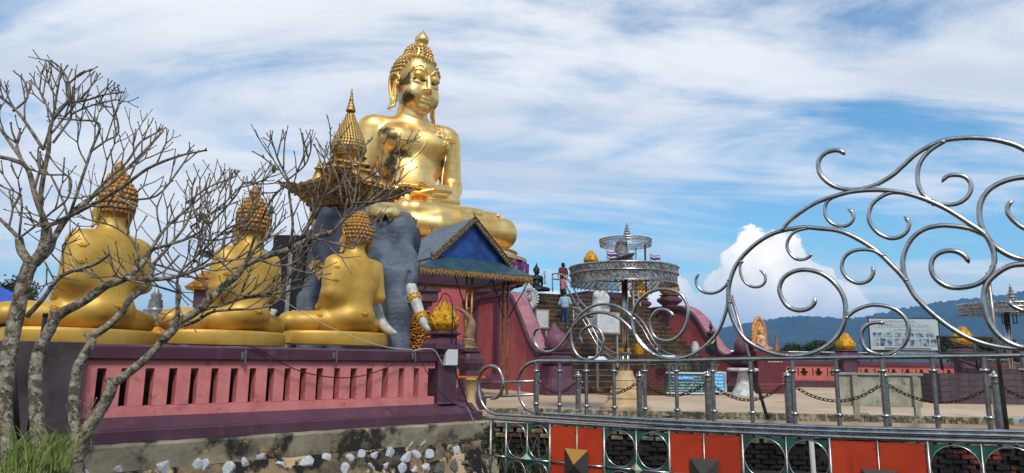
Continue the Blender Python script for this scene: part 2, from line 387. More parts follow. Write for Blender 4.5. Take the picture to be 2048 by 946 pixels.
def sdf_mesh(prims, h, disp=None):
    lo = np.min([pbox(q)[0] for q in prims if q['op'] > 0], 0) - 3 * h; hi = np.max([pbox(q)[1] for q in prims if q['op'] > 0], 0) + 3 * h
    n = np.ceil((hi - lo) / h).astype(int) + 1
    V = np.full(n, 1e3, np.float32); ax = [lo[i] + h * np.arange(n[i]) for i in range(3)]
    for q in prims:
        a, b = pbox(q); m = q['k'] + 2.5 * h
        i0 = np.maximum(np.floor((a - m - lo) / h).astype(int), 0); i1 = np.minimum(np.ceil((b + m - lo) / h).astype(int) + 1, n)
        if (i1 <= i0).any(): continue
        sl_ = tuple(slice(i0[i], i1[i]) for i in range(3))
        G = np.stack(np.meshgrid(*[ax[i][sl_[i]] for i in range(3)], indexing='ij'), -1)
        e = pdist(G, q); cur = V[sl_]
        V[sl_] = smin(cur, e, q['k']) if q['op'] > 0 else -smin(-cur, e, q['k'])
    ins = V < 0
    c = np.zeros(tuple(n - 1), np.int8)
    offs = [(i, j, k) for i in (0, 1) for j in (0, 1) for k in (0, 1)]
    for o in offs: c += ins[o[0]:n[0] - 1 + o[0], o[1]:n[1] - 1 + o[1], o[2]:n[2] - 1 + o[2]]
    act = np.argwhere((c > 0) & (c < 8)); idx = np.full(tuple(n - 1), -1, np.int64); idx[tuple(act.T)] = np.arange(len(act))
    acc = np.zeros((len(act), 3)); cnt = np.zeros(len(act))
    for a in offs:
        for d in range(3):
            if a[d]: continue
            b = list(a); b[d] = 1
            va = V[act[:, 0] + a[0], act[:, 1] + a[1], act[:, 2] + a[2]]; vb = V[act[:, 0] + b[0], act[:, 1] + b[1], act[:, 2] + b[2]]
            m = (va < 0) != (vb < 0); t = np.where(m, va / np.where(m, va - vb, 1), 0)
            p = np.array(a, float)[None, :].repeat(len(act), 0); p[:, d] += t
            acc[m] += p[m]; cnt[m] += 1
    vs = lo + h * (act + acc / cnt[:, None])
    fs = []
    for d in range(3):
        u, v = (d + 1) % 3, (d + 2) % 3
        s0 = [slice(1, n[i] - 1) for i in range(3)]; s0[d] = slice(0, n[d] - 1); s1 = list(s0); s1[d] = slice(1, n[d])
        A, Bb = ins[tuple(s0)], ins[tuple(s1)]
        e = np.argwhere(A != Bb)
        if not len(e): continue
        fl = A[tuple(e.T)]; e = e + np.array([0 if i == d else 1 for i in range(3)])
        def g(du, dv):
            q = e.copy(); q[:, u] -= du; q[:, v] -= dv; return idx[q[:, 0], q[:, 1], q[:, 2]]
        Q = np.stack([g(1, 1), g(0, 1), g(0, 0), g(1, 0)], 1); Q[~fl] = Q[~fl][:, ::-1]; fs.append(Q)
    F_ = np.concatenate(fs); F_ = F_[(F_ >= 0).all(1)]
    return vs, F_
def np_obj(name, vs, fs, mt, parent=None, scale=1.0, M=None, smooth=True, kind=None):
    vs = np.asarray(vs) * scale
    if M is not None: vs = vs @ np.array(M.to_3x3()).T + np.array(M.translation)
    me = bpy.data.meshes.new(name); me.vertices.add(len(vs)); me.vertices.foreach_set('co', vs.astype(np.float32).ravel())
    me.loops.add(fs.size); me.loops.foreach_set('vertex_index', fs.ravel().astype(np.int32)); me.polygons.add(len(fs))
    me.polygons.foreach_set('loop_start', np.arange(0, fs.size, fs.shape[1], dtype=np.int32)); me.polygons.foreach_set('loop_total', np.full(len(fs), fs.shape[1], np.int32))
    me.update(calc_edges=True)
    if smooth: me.polygons.foreach_set('use_smooth', [True] * len(me.polygons))
    if mt: me.materials.append(mt)
    o = bpy.data.objects.new(name, me); COL.objects.link(o)
    if parent is not None: o.parent = parent
    if kind: o['kind'] = kind
    return o
def sdf_obj(name, prims, h, mt, parent=None, scale=1.0, smooth=True, M=None):
    v, f = sdf_mesh(prims, h); return np_obj(name, v, f, mt, parent, scale, M, smooth)
def surf(prims, x, z, side=-1, y0=200, pad=0):   # y of the skin seen from the front (side=-1) or the back (side=1)
    y = side * y0
    for _ in range(60):
        d = sdf_at(np.array([[x, y, z]], float), prims)[0]
        if d < .3: break
        y -= side * max(d * .8, .2)
        if abs(y) > y0 * 1.5: break
    return y + side * pad

# ---------------------------------------------------------------- seated Buddha figures, modelled facing -y, 435 units tall
def buddha_prims():
    P = [E((0, 8, 50), (78, 56, 46), 10), C((0, 8, 70), (0, 8, 135), 58, 50, 20), E((0, 4, 190), (82, 48, 66), 24),
         C((-68, 6, 232), (68, 6, 232), 27, 27, 16), C((0, 6, 238), (0, 2, 285), 38, 27, 16),
         E((-34, -30, 205), (38, 20, 26), 16), E((34, -30, 205), (38, 20, 26), 16), E((0, -26, 118), (40, 28, 44), 20)]
    for s in (-1, 1):
        P += [C((s * 80, 6, 228), (s * 94, 12, 130), 27, 22, 9), C((s * 94, 12, 128), (s * 66, -62, 84), 22, 16, 9)]
    P += [C((66, -62, 84), (12, -86, 78), 16, 12, 8), C((-66, -62, 84), (-30, -82, 74), 15, 12, 8)]
    # legs: left thigh and shin, right leg laid on top with the sole turned up
    P += [C((-36, -4, 38), (-168, -66, 30), 40, 31, 14), C((-168, -66, 29), (20, -112, 26), 30, 22, 10),
          C((36, -4, 38), (172, -66, 31), 40, 31, 14), C((172, -66, 30), (30, -104, 32), 30, 22, 10), E((0, -60, 30), (110, 56, 30), 14)]
    P += [C((60, -98, 44), (-40, -104, 52), 23, 17, 7), C((-20, -108, 54), (112, -88, 60), 15, 12, 4), C((112, -84, 58), (152, -78, 63), 11, 7, 5)]
    return P
def hand_prims():
    P = [E((0, 0, 0), (24, 15, 6), 5), C((-22, 4, 1), (-38, 2, 2), 9, 7, 6)]
    P = []
    def hand(z, s):
        q = [E((0, -88, z), (25, 15, 6.5), 5), C((s * 18, -84, z), (s * 52, -70, z + 5), 9, 12, 8)]
        for i in range(4):
            y = -98 + i * 7; L = (26, 31, 29, 22)[i]
            q += [C((-s * 16, y, z), (-s * (16 + L), y + 3, z + 1.5), 3.9, 3.2, 2)]
        q += [C((s * 6, -98, z + 3), (-s * 14, -104, z + 7), 4.2, 3.2, 3)]
        return q
    return hand(86, -1), hand(98, 1)
def head_prims(detail=True):
    P = [E((0, 8, 338), (49, 50, 50), 8), E((0, -6, 306), (39, 38, 38), 16), E((0, -30, 282), (16, 14, 12), 12),
         E((-26, -26, 304), (17, 17, 20), 12), E((26, -26, 304), (17, 17, 20), 12)]
    if detail:
        P += [C((0, -42, 343), (0, -50.5, 316), 3.2, 6.2, 6), E((-6.5, -46, 314), (5, 5.5, 4.5), 3), E((6.5, -46, 314), (5, 5.5, 4.5), 3), E((0, -50, 313.5), (5, 5.5, 4), 3)]
        for s in (-1, 1):
            br = [(4, -42.5, 344), (12, -43.5, 353), (23, -40, 357), (34, -32, 352), (40, -24, 342)]
            for a, b in zip(br, br[1:]): P.append(C((s * a[0], a[1], a[2]), (s * b[0], b[1], b[2]), 2.2, 2.0, 3))
            P.append(E((s * 20, -36.5, 340), (13.5, 8, 9), 3))
            P.append(E((s * 20, -43.5, 331.2), (15, 4.5, 1.7), 2.0, op=-1))
            P.append(E((s * 20, -37, 326), (12, 5, 4), 4))
        P += [C((-15, -37, 298.5), (-4, -42.5, 298.5), 1.8, 2.8, 4), C((15, -37, 298.5), (4, -42.5, 298.5), 1.8, 2.8, 4),
              E((0, -41.5, 293), (11, 4, 3.6), 4), E((0, -45.5, 295.8), (14, 2.4, .8), 1.5, op=-1), E((-17, -37, 298), (3, 3, 3), 4, op=-1), E((17, -37, 298), (3, 3, 3), 4, op=-1)]
        for z in (262, 270): P.append(C((0, 2, z), (0, 1, z + .5), 33, 33, 3))
    P.append(C((0, 4, 252), (0, -2, 300), 30, 28, 6))
    return P
def hair_cap_prims():
    return [E((0, 13, 342), (53, 52, 52), 6), E((0, 14, 388), (30, 30, 26), 12), E((0, -56, 316), (46, 40, 40), 4, op=-1), E((0, -60, 330), (38, 34, 32), 4, op=-1)]
def hair_spots(step, rows=None):          # places of the curls over skull and topknot
    out = []
    cap = hair_cap_prims()
    z = 296
    c = np.array([0, 13, 342.])
    k = 0
    for lat in np.arange(-64, 52, step / 53 * 57.3):
        rr = math.cos(R(lat)); nn = max(3, int(2 * math.pi * 53 * rr / step))
        for i in range(nn):
            a = 2 * math.pi * (i + .5 * (k % 2)) / nn
            p = c + np.array([53 * rr * math.sin(a), 52 * rr * math.cos(a), 52 * math.sin(R(lat))])
            d = np.array([rr * math.sin(a), rr * math.cos(a), math.sin(R(lat))])
            fr = math.cos(a)
            front = -fr
            zl = 302 if front < .05 else 312
            if front > .30: zl = 322 + 50 * min(1, ((front - .30) / .4)) ** .6
            if p[2] < zl: continue
            out.append((p, d))
        k += 1
    c2 = np.array([0, 14, 384.])
    for lat in np.arange(-5, 62, step / 30 * 57.3 * .92):
        rr = math.cos(R(lat)); nn = max(3, int(2 * math.pi * 30 * rr / step))
        for i in range(nn):
            a = 2 * math.pi * (i + .5 * (k % 2)) / nn
            d = np.array([rr * math.sin(a), rr * math.cos(a), math.sin(R(lat))]); out.append((c2 + d * np.array([31, 31, 27]), d))
        k += 1
    return out
def ear_mb(s, long=262):
    m = MB()
    pts = [(49, -6, 340), (53, -2, 352), (58, 8, 356), (61, 16, 348), (60, 16, 330), (56, 10, 306), (54, 6, 285), (57, 4, long + 6), (60, 2, long)]
    pts = [(a, b, long + (c - long) * .80) for a, b, c in pts]
    m.tube(cat([(s * a, b, c) for a, b, c in pts], 4), [3.2] * 33, 8)
    m.tube(cat([(s * 50, -6, 322), (s * 53, 0, 314), (s * 52, -2, 300), (s * 51, -4, 280), (s * 55, -3, long + 6), (s * 60, 2, long)], 4), [3.4] * 17 + [4] * 4, 8)
    m.ell((s * 52, 6, 310), (3, 9, 25), 10, 8)
    m.ell((s * 55, 1, long + 12), (3.4, 5.5, 14), 10, 8)
    return m
FINIAL = [(5, 400), (9, 404), (14, 407), (12, 410), (13, 414), (16, 419), (15.5, 424), (12, 429), (7, 434), (3, 438), (.6, 442)]

def big_buddha():
    base = at(813, 493, 41); s = .0307
    t = thing('giant_seated_buddha', 'giant shining gold seated Buddha towering over the stairs with hands in lap', 'buddha statue', base, R(27))
    body = buddha_prims()
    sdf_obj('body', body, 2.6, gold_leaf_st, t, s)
    ha, hb = hand_prims()
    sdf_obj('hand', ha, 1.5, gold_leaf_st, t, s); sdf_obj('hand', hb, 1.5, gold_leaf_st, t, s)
    # the head is turned a little further than the body
    he = bpy.data.objects.new('head', None)
    Mh = Matrix.Translation((0, 0, 0)) @ Matrix.Rotation(R(4), 4, 'Z') @ Matrix.Translation((0, 0, 258 * s)) @ Matrix.Rotation(R(8), 4, 'X') @ Matrix.Rotation(R(4), 4, 'Y') @ Matrix.Rotation(R(9), 4, 'Z') @ Matrix.Diagonal((.89, .97, 1.07, 1)) @ Matrix.Translation((0, 0, -262 * s))
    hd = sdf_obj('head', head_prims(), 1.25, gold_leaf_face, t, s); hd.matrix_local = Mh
    sdf_obj('hair_cap', hair_cap_prims(), 2.2, gold_hair, hd, s)
    v, f = [], []; ico = bmesh.new(); bmesh.ops.create_icosphere(ico, subdivisions=1, radius=1)
    iv = [np.array(a.co) for a in ico.verts]; ifc = [[x.index for x in g.verts] for g in ico.faces]; ico.free()
    m = MB()
    for p, d in hair_spots(8.2):
        q = Vector(d).to_track_quat('Z', 'Y').to_matrix()
        m.add([(Vector(p) + q @ Vector((a[0] * 4.4, a[1] * 4.4, a[2] * 3.8))) * s for a in iv], ifc)
        m.add([(Vector(p) + Vector(d) * 3.0 + q @ Vector((a[0] * 2.4, a[1] * 2.4, a[2] * 2.4))) * s for a in iv], ifc)
    m.build('hair_curls', gold_hair, hd, True, kind='stuff')
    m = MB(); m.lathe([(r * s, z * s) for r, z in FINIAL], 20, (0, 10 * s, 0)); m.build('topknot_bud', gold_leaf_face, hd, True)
    for sd_ in (-1, 1):
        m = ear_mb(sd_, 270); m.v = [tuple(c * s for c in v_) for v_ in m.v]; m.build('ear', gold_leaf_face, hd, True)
        pts = cat([(sd_ * (6 + 28 * u_), -44.2 + 13 * u_ * u_ + 1 * (1 - u_), 331.5 - 2.2 * math.sin(math.pi * u_)) for u_ in (0, .25, .5, .75, 1)], 3)
        m = MB(); m.tube([Vector(p) * s for p in pts], [c * s for c in ([.5] + [1.5] * (len(pts) - 2) + [.4])], 6); m.build('eye', dark_eye, hd, True)
    # robe hem across the chest, shoulder cloth with flame end, sleeve edge
    def strap(name, pts, w, mt=gold_leaf_st, side=-1, pad=.2):
        pp = []
        for x, z in [(a[0], a[2]) for a in cat([(x, 0, z) for x, z in pts], 8)]:
            pp.append(Vector((x, surf(body, x, z, side, 150, pad), z)) * s)
        mm = MB(); mm.tube(pp, w * s, 6); return mm.build(name, mt, t, True)
    strap('robe_hem', [(30, 248), (24, 222), (10, 190), (-14, 160), (-40, 140), (-56, 132)], 1.5)
    for k, (dx, w_) in enumerate(((44, 1.6), (56, 1.6), (50, 1.0))): strap('shoulder_cloth', [(dx, 252), (dx + 3, 232 - k), (dx + 8, 212 + k * 6)], w_)
    m = MB()
    for i, (x, z, a, L) in enumerate(((52, 218, -150, 18), (56, 212, -120, 20), (64, 214, -80, 20), (70, 220, -45, 22), (74, 227, -20, 20), (62, 226, -60, 15), (48, 226, -170, 13))):
        pts = [];
        for j in range(7):
            u_ = j / 6; aa = R(a + 55 * u_ * (1 if i % 2 else -1)); xx = x + L * u_ * math.cos(aa); zz = z + L * u_ * math.sin(aa)
            pts.append(Vector((xx, surf(body, xx, zz, -1, 150, .6), zz)) * s)
        m.tube(pts, [c * s for c in (1, 2, 2.4, 2.2, 1.8, 1.4, .6)], 6)
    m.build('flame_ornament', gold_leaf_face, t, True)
    m = MB(); m.tube([Vector(p) * s for p in cat([(72, -20, 222), (66, -30, 190), (56, -40, 150), (52, -46, 110), (54, -48, 86)], 5)], 1.8 * s, 6); m.build('sleeve_edge', gold_leaf_st, t, True)
    m = MB(); m.tube([Vector((22 * math.cos(a) * .75, -52.5, 112 + 9 * math.sin(a) * .6)) * s for a in np.linspace(R(180), R(360), 9)], 1.6 * s, 6); m.build('navel_fold', gold_leaf_st, t, True)
    # toes along the turned-up foot
    for i in range(4):
        m = MB(); m.ell((158 * s + i * 1.5 * s, (-84 + i * 5) * s, (63 + i * .6) * s), (4.5 * s, 3 * s, 3 * s), 8, 6); m.build('toe', gold_leaf_st, t, True)
    return t

gold_leaf_st = gold_b
def special_gold(name, dark_reflections):
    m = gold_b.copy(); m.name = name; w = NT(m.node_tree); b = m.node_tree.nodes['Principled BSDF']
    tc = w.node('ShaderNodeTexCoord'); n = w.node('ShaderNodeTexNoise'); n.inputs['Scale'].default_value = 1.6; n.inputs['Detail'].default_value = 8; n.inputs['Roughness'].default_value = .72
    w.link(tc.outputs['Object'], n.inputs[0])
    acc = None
    for (c, r, rot) in dark_reflections:
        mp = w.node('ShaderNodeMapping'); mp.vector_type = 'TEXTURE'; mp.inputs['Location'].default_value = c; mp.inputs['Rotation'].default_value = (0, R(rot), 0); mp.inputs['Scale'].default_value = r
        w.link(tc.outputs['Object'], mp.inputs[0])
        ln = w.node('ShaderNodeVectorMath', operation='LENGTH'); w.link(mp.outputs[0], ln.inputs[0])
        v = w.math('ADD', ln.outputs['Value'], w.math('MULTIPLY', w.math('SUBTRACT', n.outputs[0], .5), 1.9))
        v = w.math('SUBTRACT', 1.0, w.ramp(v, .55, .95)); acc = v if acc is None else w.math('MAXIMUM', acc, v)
    # sheets of leaf: faint seams between the plates
    br = w.node('ShaderNodeTexBrick'); br.inputs['Scale'].default_value = .55; br.inputs['Mortar Size'].default_value = .012; br.inputs['Color1'].default_value = (1, 1, 1, 1); br.inputs['Color2'].default_value = (.86, .84, .80, 1); br.inputs['Mortar'].default_value = (.4, .33, .2, 1)
    mp = w.node('ShaderNodeMapping'); mp.inputs['Rotation'].default_value = (R(90), 0, R(8)); w.link(tc.outputs['Object'], mp.inputs[0]); w.link(mp.outputs[0], br.inputs[0])
    old = b.inputs['Base Color'].links[0].from_socket
    col = w.mix(.30, old, w.mix(1.0, old, br.outputs[0], 'MULTIPLY'))
    col = w.mix(w.math('MULTIPLY', acc, .9), col, (.035, .034, .018, 1))  # dark reflections painted into the gold colour, edges broken by noise
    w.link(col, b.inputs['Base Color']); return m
s_ = .0296
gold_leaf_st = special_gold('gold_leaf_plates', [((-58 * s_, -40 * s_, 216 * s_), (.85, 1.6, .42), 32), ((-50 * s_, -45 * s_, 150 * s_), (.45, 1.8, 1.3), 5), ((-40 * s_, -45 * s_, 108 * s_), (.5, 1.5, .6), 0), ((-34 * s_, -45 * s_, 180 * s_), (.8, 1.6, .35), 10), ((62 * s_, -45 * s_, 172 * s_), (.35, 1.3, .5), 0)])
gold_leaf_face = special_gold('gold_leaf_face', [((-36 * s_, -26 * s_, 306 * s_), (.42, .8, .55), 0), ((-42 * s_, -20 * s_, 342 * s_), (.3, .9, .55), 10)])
gold_hair = mat('gold_leaf_hair', (.66, .44, .16, 1), .34, .95, col2=(.5, .32, .11, 1), ns=3)
dark_eye = mat('painted_black', S(12, 12, 10), .4)

def back_buddha_parts():
    """matte gold statue seen from behind; unit scale, facing -y"""
    s = 1 / 150.
    t = thing('seated_gold_buddha', 'x', 'buddha statue', (0, 0, 0), 0, 'gold Buddhas with their backs to the camera on the slotted wall')
    body = buddha_prims() + [C((0, 4, 250), (0, 4, 300), 29, 28, 8), C((62, 8, 205), (72, 2, 120), 34, 27, 22), C((72, 2, 120), (60, -10, 70), 27, 24, 22), E((6, 8, 168), (86, 46, 92), 34)]
    b = [q for q in body]
    sdf_obj('body', b, 3.2, gold_m, t, s)
    hd = sdf_obj('head', head_prims(False), 2.6, gold_m, t, s)
    sdf_obj('hair_cap', hair_cap_prims(), 3.2, gold_curl, hd, s)
    me = None
    for p, d in hair_spots(12.6):
        if me is None:
            m = MB(); m.ell((0, 0, 0), (6.6 * s, 6.6 * s, 5.4 * s), 10, 7); m.ell((0, 0, 4.4 * s), (2.4 * s, 2.4 * s, 1.8 * s), 6, 4); o = m.build('hair_curl', gold_curl, hd, True); me = o
        else: o = link_copy(me, hd)
        o.location = Vector(p) * s; o.rotation_euler = Vector(d).to_track_quat('Z', 'Y').to_euler()
    m = MB(); m.lathe([(r * s, z * s) for r, z in FINIAL], 16, (0, 10 * s, 0)); m.build('topknot_bud', gold_curl, hd, True)
    for sd_ in (-1, 1):
        m = ear_mb(sd_, 268); m.v = [tuple(c * s for c in v_) for v_ in m.v]; m.build('ear', gold_m, hd, True)
    def strap(name, pts, w, side=1):
        pp = [Vector((x, surf(body, x, z, side, 150, .1), z)) * s for x, _, z in cat([(x, 0, z) for x, z in pts], 8)]
        mm = MB(); mm.tube(pp, w * s, 6); return mm.build(name, gold_m, t, True)
    # as seen from behind the viewer's left is +x
    strap('robe_hem', [(42, 252), (26, 236), (14, 200), (10, 150), (9, 95), (8, 66)], 1.4)
    strap('robe_hem', [(30, 250), (16, 232), (4, 200), (1, 150), (0, 95), (-2, 66)], 1.0)
    strap('robe_hem', [(-84, 196), (-66, 186), (-44, 176), (-30, 186)], 1.2)
    m = MB()
    for a in (-62, -35, 0, 35, 62):
        pts = []
        for j in range(5):
            u_ = j / 4; x = 4 + 15 * u_ * math.sin(R(a)); z = 66 - 17 * u_ * math.cos(R(a)) + 5 * u_ * u_
            pts.append(Vector((x, surf(body, x, z, 1, 150, .8), z)) * s)
        m.tube(pts, [c * s for c in (1.5, 2.6, 2.9, 2.2, .6)], 6)
    m.build('tassel_ornament', gold_y, t, True)
    for (cx, cz) in ((112, 52), (92, 212), (94, 168)):
        m = MB()
        for a in range(0, 360, 60):
            pts = []
            for j in range(4):
                u_ = j / 3; x = cx + 9 * u_ * math.cos(R(a)); z = cz + 7 * u_ * math.sin(R(a)); pts.append(Vector((x, surf(body, x, z, 1, 150, .6), z)) * s)
            m.tube(pts, [c * s for c in (1.6, 2.4, 2.0, .5)], 6)
        m.build('flower_ornament', gold_y, t, True)
    # low rounded pedestal following the legs
    poly = []
    for i in range(40):
        a = 2 * math.pi * i / 40; x = 190 * math.cos(a); y = -52 + 96 * math.sin(a) * (1 - .15 * math.cos(2 * a)); poly.append((x, y))
    m = MB(); n = len(poly); lv = [(-41, .99), (-38, 1.01), (-6, 1.01), (-2, 1.0), (3, .96)]
    vs = [(x * k * s, (y * k) * s, z * s) for z, k in lv for x, y in poly]
    fs = [(i * n + j, i * n + (j + 1) % n, (i + 1) * n + (j + 1) % n, (i + 1) * n + j) for i in range(len(lv) - 1) for j in range(n)] + [tuple(range(n - 1, -1, -1)), tuple((len(lv) - 1) * n + j for j in range(n))]
    m.add(vs, fs); m.build('pedestal', gold_m, t, True, sharp=40)
    return t
def back_buddhas():
    t = back_buddha_parts()
    L = ['third gold Buddha from the left with its back turned, in front of the grey elephant',
         'middle gold Buddha with its back turned, half hidden by the right-hand bare branches',
         'leftmost gold Buddha with its back turned, behind the bare tree trunks']
    spots = [(708, 691, 17.6, .65, 232), (497, 692, 14.6, .71, 240), (222, 693, 12.3, .83, 247)]
    objs = [t, copy_tree(t), copy_tree(t)]
    for c in list(bpy.data.objects):      # the third statue has lost its topknot flame
        if c.name.startswith('topknot_bud') and c.parent and c.parent.parent == t: bpy.data.objects.remove(c)
    for i, (px, py, Y, k, rz) in enumerate(spots):
        o = objs[i]
        s_px = Y / F * 150 * k
        p = at(px, py, Y); p.x = at(px, (515, 485, 450)[i], Y).x; o['label'] = L[i]
        for c in list(bpy.data.objects):
            if c.parent == o and c.name.startswith('head'): hz = 1.13 if i > 0 else 1.04; hx = (.90, .86, .82)[i]; c.scale = (hx, hx, hz); c.location = (0, 0, -255 / 150. * (hz - 1))
        o.scale = (s_px, s_px, s_px * .9); o.location = p + Vector((0, 0, 42 * .9 / 150 * s_px)); o.rotation_euler = (0, 0, R(rz))
# ================================================================ SETTING
def plaza_and_ground():
    # plaza slab: front edge follows the slotted wall, then the line of chain posts
    w0, w1 = WALL0, WALL1
    d = (w1 - w0).normalized(); nrm = Vector((d.y, -d.x, 0))
    e1 = gnd(975, 829); e2 = gnd(2048, 851); e3 = e2 + (e2 - e1) * .8
    poly = [w0 - d * 9 + nrm * .12, w1 + nrm * .12 + d * .2, e1, e2, e3, Vector((70, 42.5, 0)), Vector((-60, 42.5, 0))]
    m = MB(); n = len(poly)
    m.add([(p.x, p.y, 0) for p in poly] + [(p.x, p.y, -.18) for p in poly], [tuple(range(n)), tuple(range(2 * n - 1, n - 1, -1))] + [(i, i + n, (i + 1) % n + n, (i + 1) % n) for i in range(n)])
    m.build('plaza_pavement', plaza_m, kind='structure')
    # ground: a gully under the walkway, a grassy bank on the left, then land out to the horizon
    xs = np.concatenate([np.linspace(-9000, -60, 14), np.linspace(-40, -12, 12), np.linspace(-11, 14, 100), np.linspace(16, 60, 14), np.linspace(90, 9000, 14)])
    ys = np.concatenate([np.linspace(-3000, -20, 8), np.linspace(-10, 0, 10), np.linspace(.3, 19, 76), np.linspace(21, 60, 14), np.linspace(80, 9000, 16)])
    def ss(a, b, v): t = min(max((v - a) / (b - a), 0), 1); return t * t * (3 - 2 * t)
    vs = []
    for y in ys:
        for x in xs:
            z = -3.0
            near = 1 - ss(3.2, 5.0, y - max(0, -x - 2.0) * 3.0)      # the bank the viewer stands on, running back on the left
            if y < 14 and x < 14: z = -3.0 + near * (2.75 + .5 * ss(-2.5, -4.5, x))
            if y < 16: z += .10 * mn.noise(Vector((x * .9, y * .9, 0)))
            if y > 9.6 and x > -11: z = min(z, -2.4)
            lim = -3.95 - max(0, y - 5.5) * .40
            if 4.5 < y < 14: z = z + (-2.9 - z) * ss(lim - .15, lim + .55, x)
            vs.append((x, y, z))
    nx = len(xs); fs = [(j * nx + i, j * nx + i + 1, (j + 1) * nx + i + 1, (j + 1) * nx + i) for j in range(len(ys) - 1) for i in range(nx - 1)]
    MB().add(vs, fs).build('ground', soil, smooth=True, kind='structure')
def bank_z(x, y):
    return .28

HILL = [(-900, 690), (-200, 690), (600, 694), (1200, 700), (1330, 690), (1400, 676), (1440, 655), (1480, 645), (1540, 637), (1600, 629), (1650, 633), (1700, 635), (1750, 627), (1800, 617), (1850, 605), (1900, 598), (1960, 594), (2010, 586), (2048, 580), (2300, 590), (2700, 620), (3400, 660), (4200, 690)]
def hills():
    def ridge(px):
        for (a, ya), (b, yb) in zip(HILL, HILL[1:]):
            if a <= px <= b: return ya + (yb - ya) * (px - a) / (b - a)
        return 700
    vs, fs = [], []; nx, ny = 1100, 40; Y0, Y1, Yb = 1500, 2900, 3600
    for j in range(ny):
        for i in range(nx):
            px = -300 + 3500 * i / (nx - 1); t = j / (ny - 1); Y = Y0 + (Yb - Y0) * t
            top = at(px, ridge(px), Y1); u = min(1, (Y - Y0) / (Y1 - Y0)); 
            x = top.x * Y / Y1
            h = max(top.z, 8)
            prof = u ** 1.15 if Y <= Y1 else max(0, 1 - (Y - Y1) / 500)
            n1 = mn.fractal(Vector((x / 420, Y / 420, 3)), 1, 2, 6); n2 = 1.4 * mn.noise(Vector((x / 22, Y / 40, 1))) + 1.0 * mn.noise(Vector((x / 9, Y / 20, 5)))
            z = h * prof + (n1 * 60 * prof * (1 - prof) * 2.4 + n2 * 7.0 * min(1, prof * 2)) - 4
            vs.append((x, Y, z))
    fs = [(j * nx + i, j * nx + i + 1, (j + 1) * nx + i + 1, (j + 1) * nx + i) for j in range(ny - 1) for i in range(nx - 1)]
    MB().add(vs, fs).build('hills', hill_m, smooth=True, kind='structure')
hill_m = mat('forested_hill', S(46, 66, 40), .95, col2=S(22, 38, 26), ns=.012, grime=(S(26, 42, 26), .05, .5, .62))

def post_mb(m, x, y, z0, z1, w, cap=True, base=True, ck=1.0, bk=1.0):
    h = w / 2; P = []
    if base: P += [(h * 1.75 * bk, z0), (h * 1.75 * bk, z0 + .28), (h * 1.55 * bk, z0 + .34), (h * 1.45 * bk, z0 + .42), (h * 1.02, z0 + .62)]
    else: P += [(h, z0)]
    if cap: P += [(h, z1 - .52), (h * 1.08 * ck, z1 - .50), (h * 1.5 * ck, z1 - .36), (h * 1.55 * ck, z1 - .34), (h * 1.55 * ck, z1 - .22), (h * 1.3 * ck, z1 - .18), (h * 1.0 * ck, z1 - .06), (h * 1.25 * ck, z1 - .05), (h * 1.25 * ck, z1)]
    else: P += [(h, z1)]
    m.lathe(P, sq=True, ch=.22, c=(x, y, 0))

def lotus_bud(parent_label, loc, hgt, group='gold lotus bud finials on the purple posts'):
    t = thing('lotus_bud_finial', parent_label, 'finial', loc, random.uniform(0, .5), group)
    prof = [(.30, 0), (.37, .02), (.34, .05), (.32, .07), (.39, .12), (.44, .20), (.455, .30), (.43, .42), (.35, .56), (.255, .68), (.165, .80), (.085, .90), (.035, .96), (.008, 1.0)]
    m = MB(); m.lathe([(r * hgt * .95, z * hgt) for r, z in prof], 28); m.build('bud_core', gold_y, t, True)
    def rad(z):
        z = max(.0, min(1, z))
        for (r0, z0), (r1, z1) in zip(prof, prof[1:]):
            if z0 <= z <= z1 and z1 > z0: return r0 + (r1 - r0) * (z - z0) / (z1 - z0)
        return .01
    def petal(zb, zt, wid):
        vs, fs = [], []; nu, nv = 7, 9
        for j in range(nv):
            v = j / (nv - 1); z = zb + (zt - zb) * v; hw = wid * (math.sin(math.pi * min(1, .18 + .82 * (1 - v)) * .5) ** .8) * (1 - v ** 3.5) + .004
            for i in range(nu):
                u = -1 + 2 * i / (nu - 1); a = u * hw; puff = .050 * (1 - u * u * .35) + .026 * math.cos(u * 9) + .045 * (v ** 3) + (.026 if abs(u) > .8 else 0) + .016 * math.sin(v * 16)
                r = rad(z) * .95 + puff; vs.append((r * math.sin(a) * hgt, -r * math.cos(a) * hgt, z * hgt))
        for j in range(nv - 1):
            for i in range(nu - 1): fs.append((j * nu + i, j * nu + i + 1, (j + 1) * nu + i + 1, (j + 1) * nu + i))
        # close the petal against the core so that it has a body
        n0 = len(vs); 
        for j in range(nv):
            for i in (0, nu - 1):
                x, y, z = vs[j * nu + i]; vs.append((x * .86, y * .86, z))
        for j in range(nv - 1):
            a = n0 + j * 2; fs.append((j * nu, (j + 1) * nu, a + 2, a)); fs.append((j * nu + nu - 1, a + 1, a + 3, (j + 1) * nu + nu - 1))
        return vs, fs
    for zb, zt, wid, cnt, ph in ((.06, .46, .52, 6, 0), (.22, .78, .44, 6, .5), (.5, .97, .4, 5, 0)):
        vs, fs = petal(zb, zt, wid); o = MB().add(vs, fs).build('petal', gold_y, t, True); o.rotation_euler = (0, 0, 2 * math.pi * ph / cnt)
        for k in range(1, cnt): link_copy(o, t, rot=(0, 0, 2 * math.pi * (k + ph) / cnt))
    return t
BUD = None
def bud(label, loc, hgt):
    global BUD
    if BUD is None: BUD = lotus_bud(label, loc, 1.0); BUD.scale = (hgt,) * 3; return BUD
    return copy_tree(BUD, label, loc, random.uniform(0, 1), hgt)

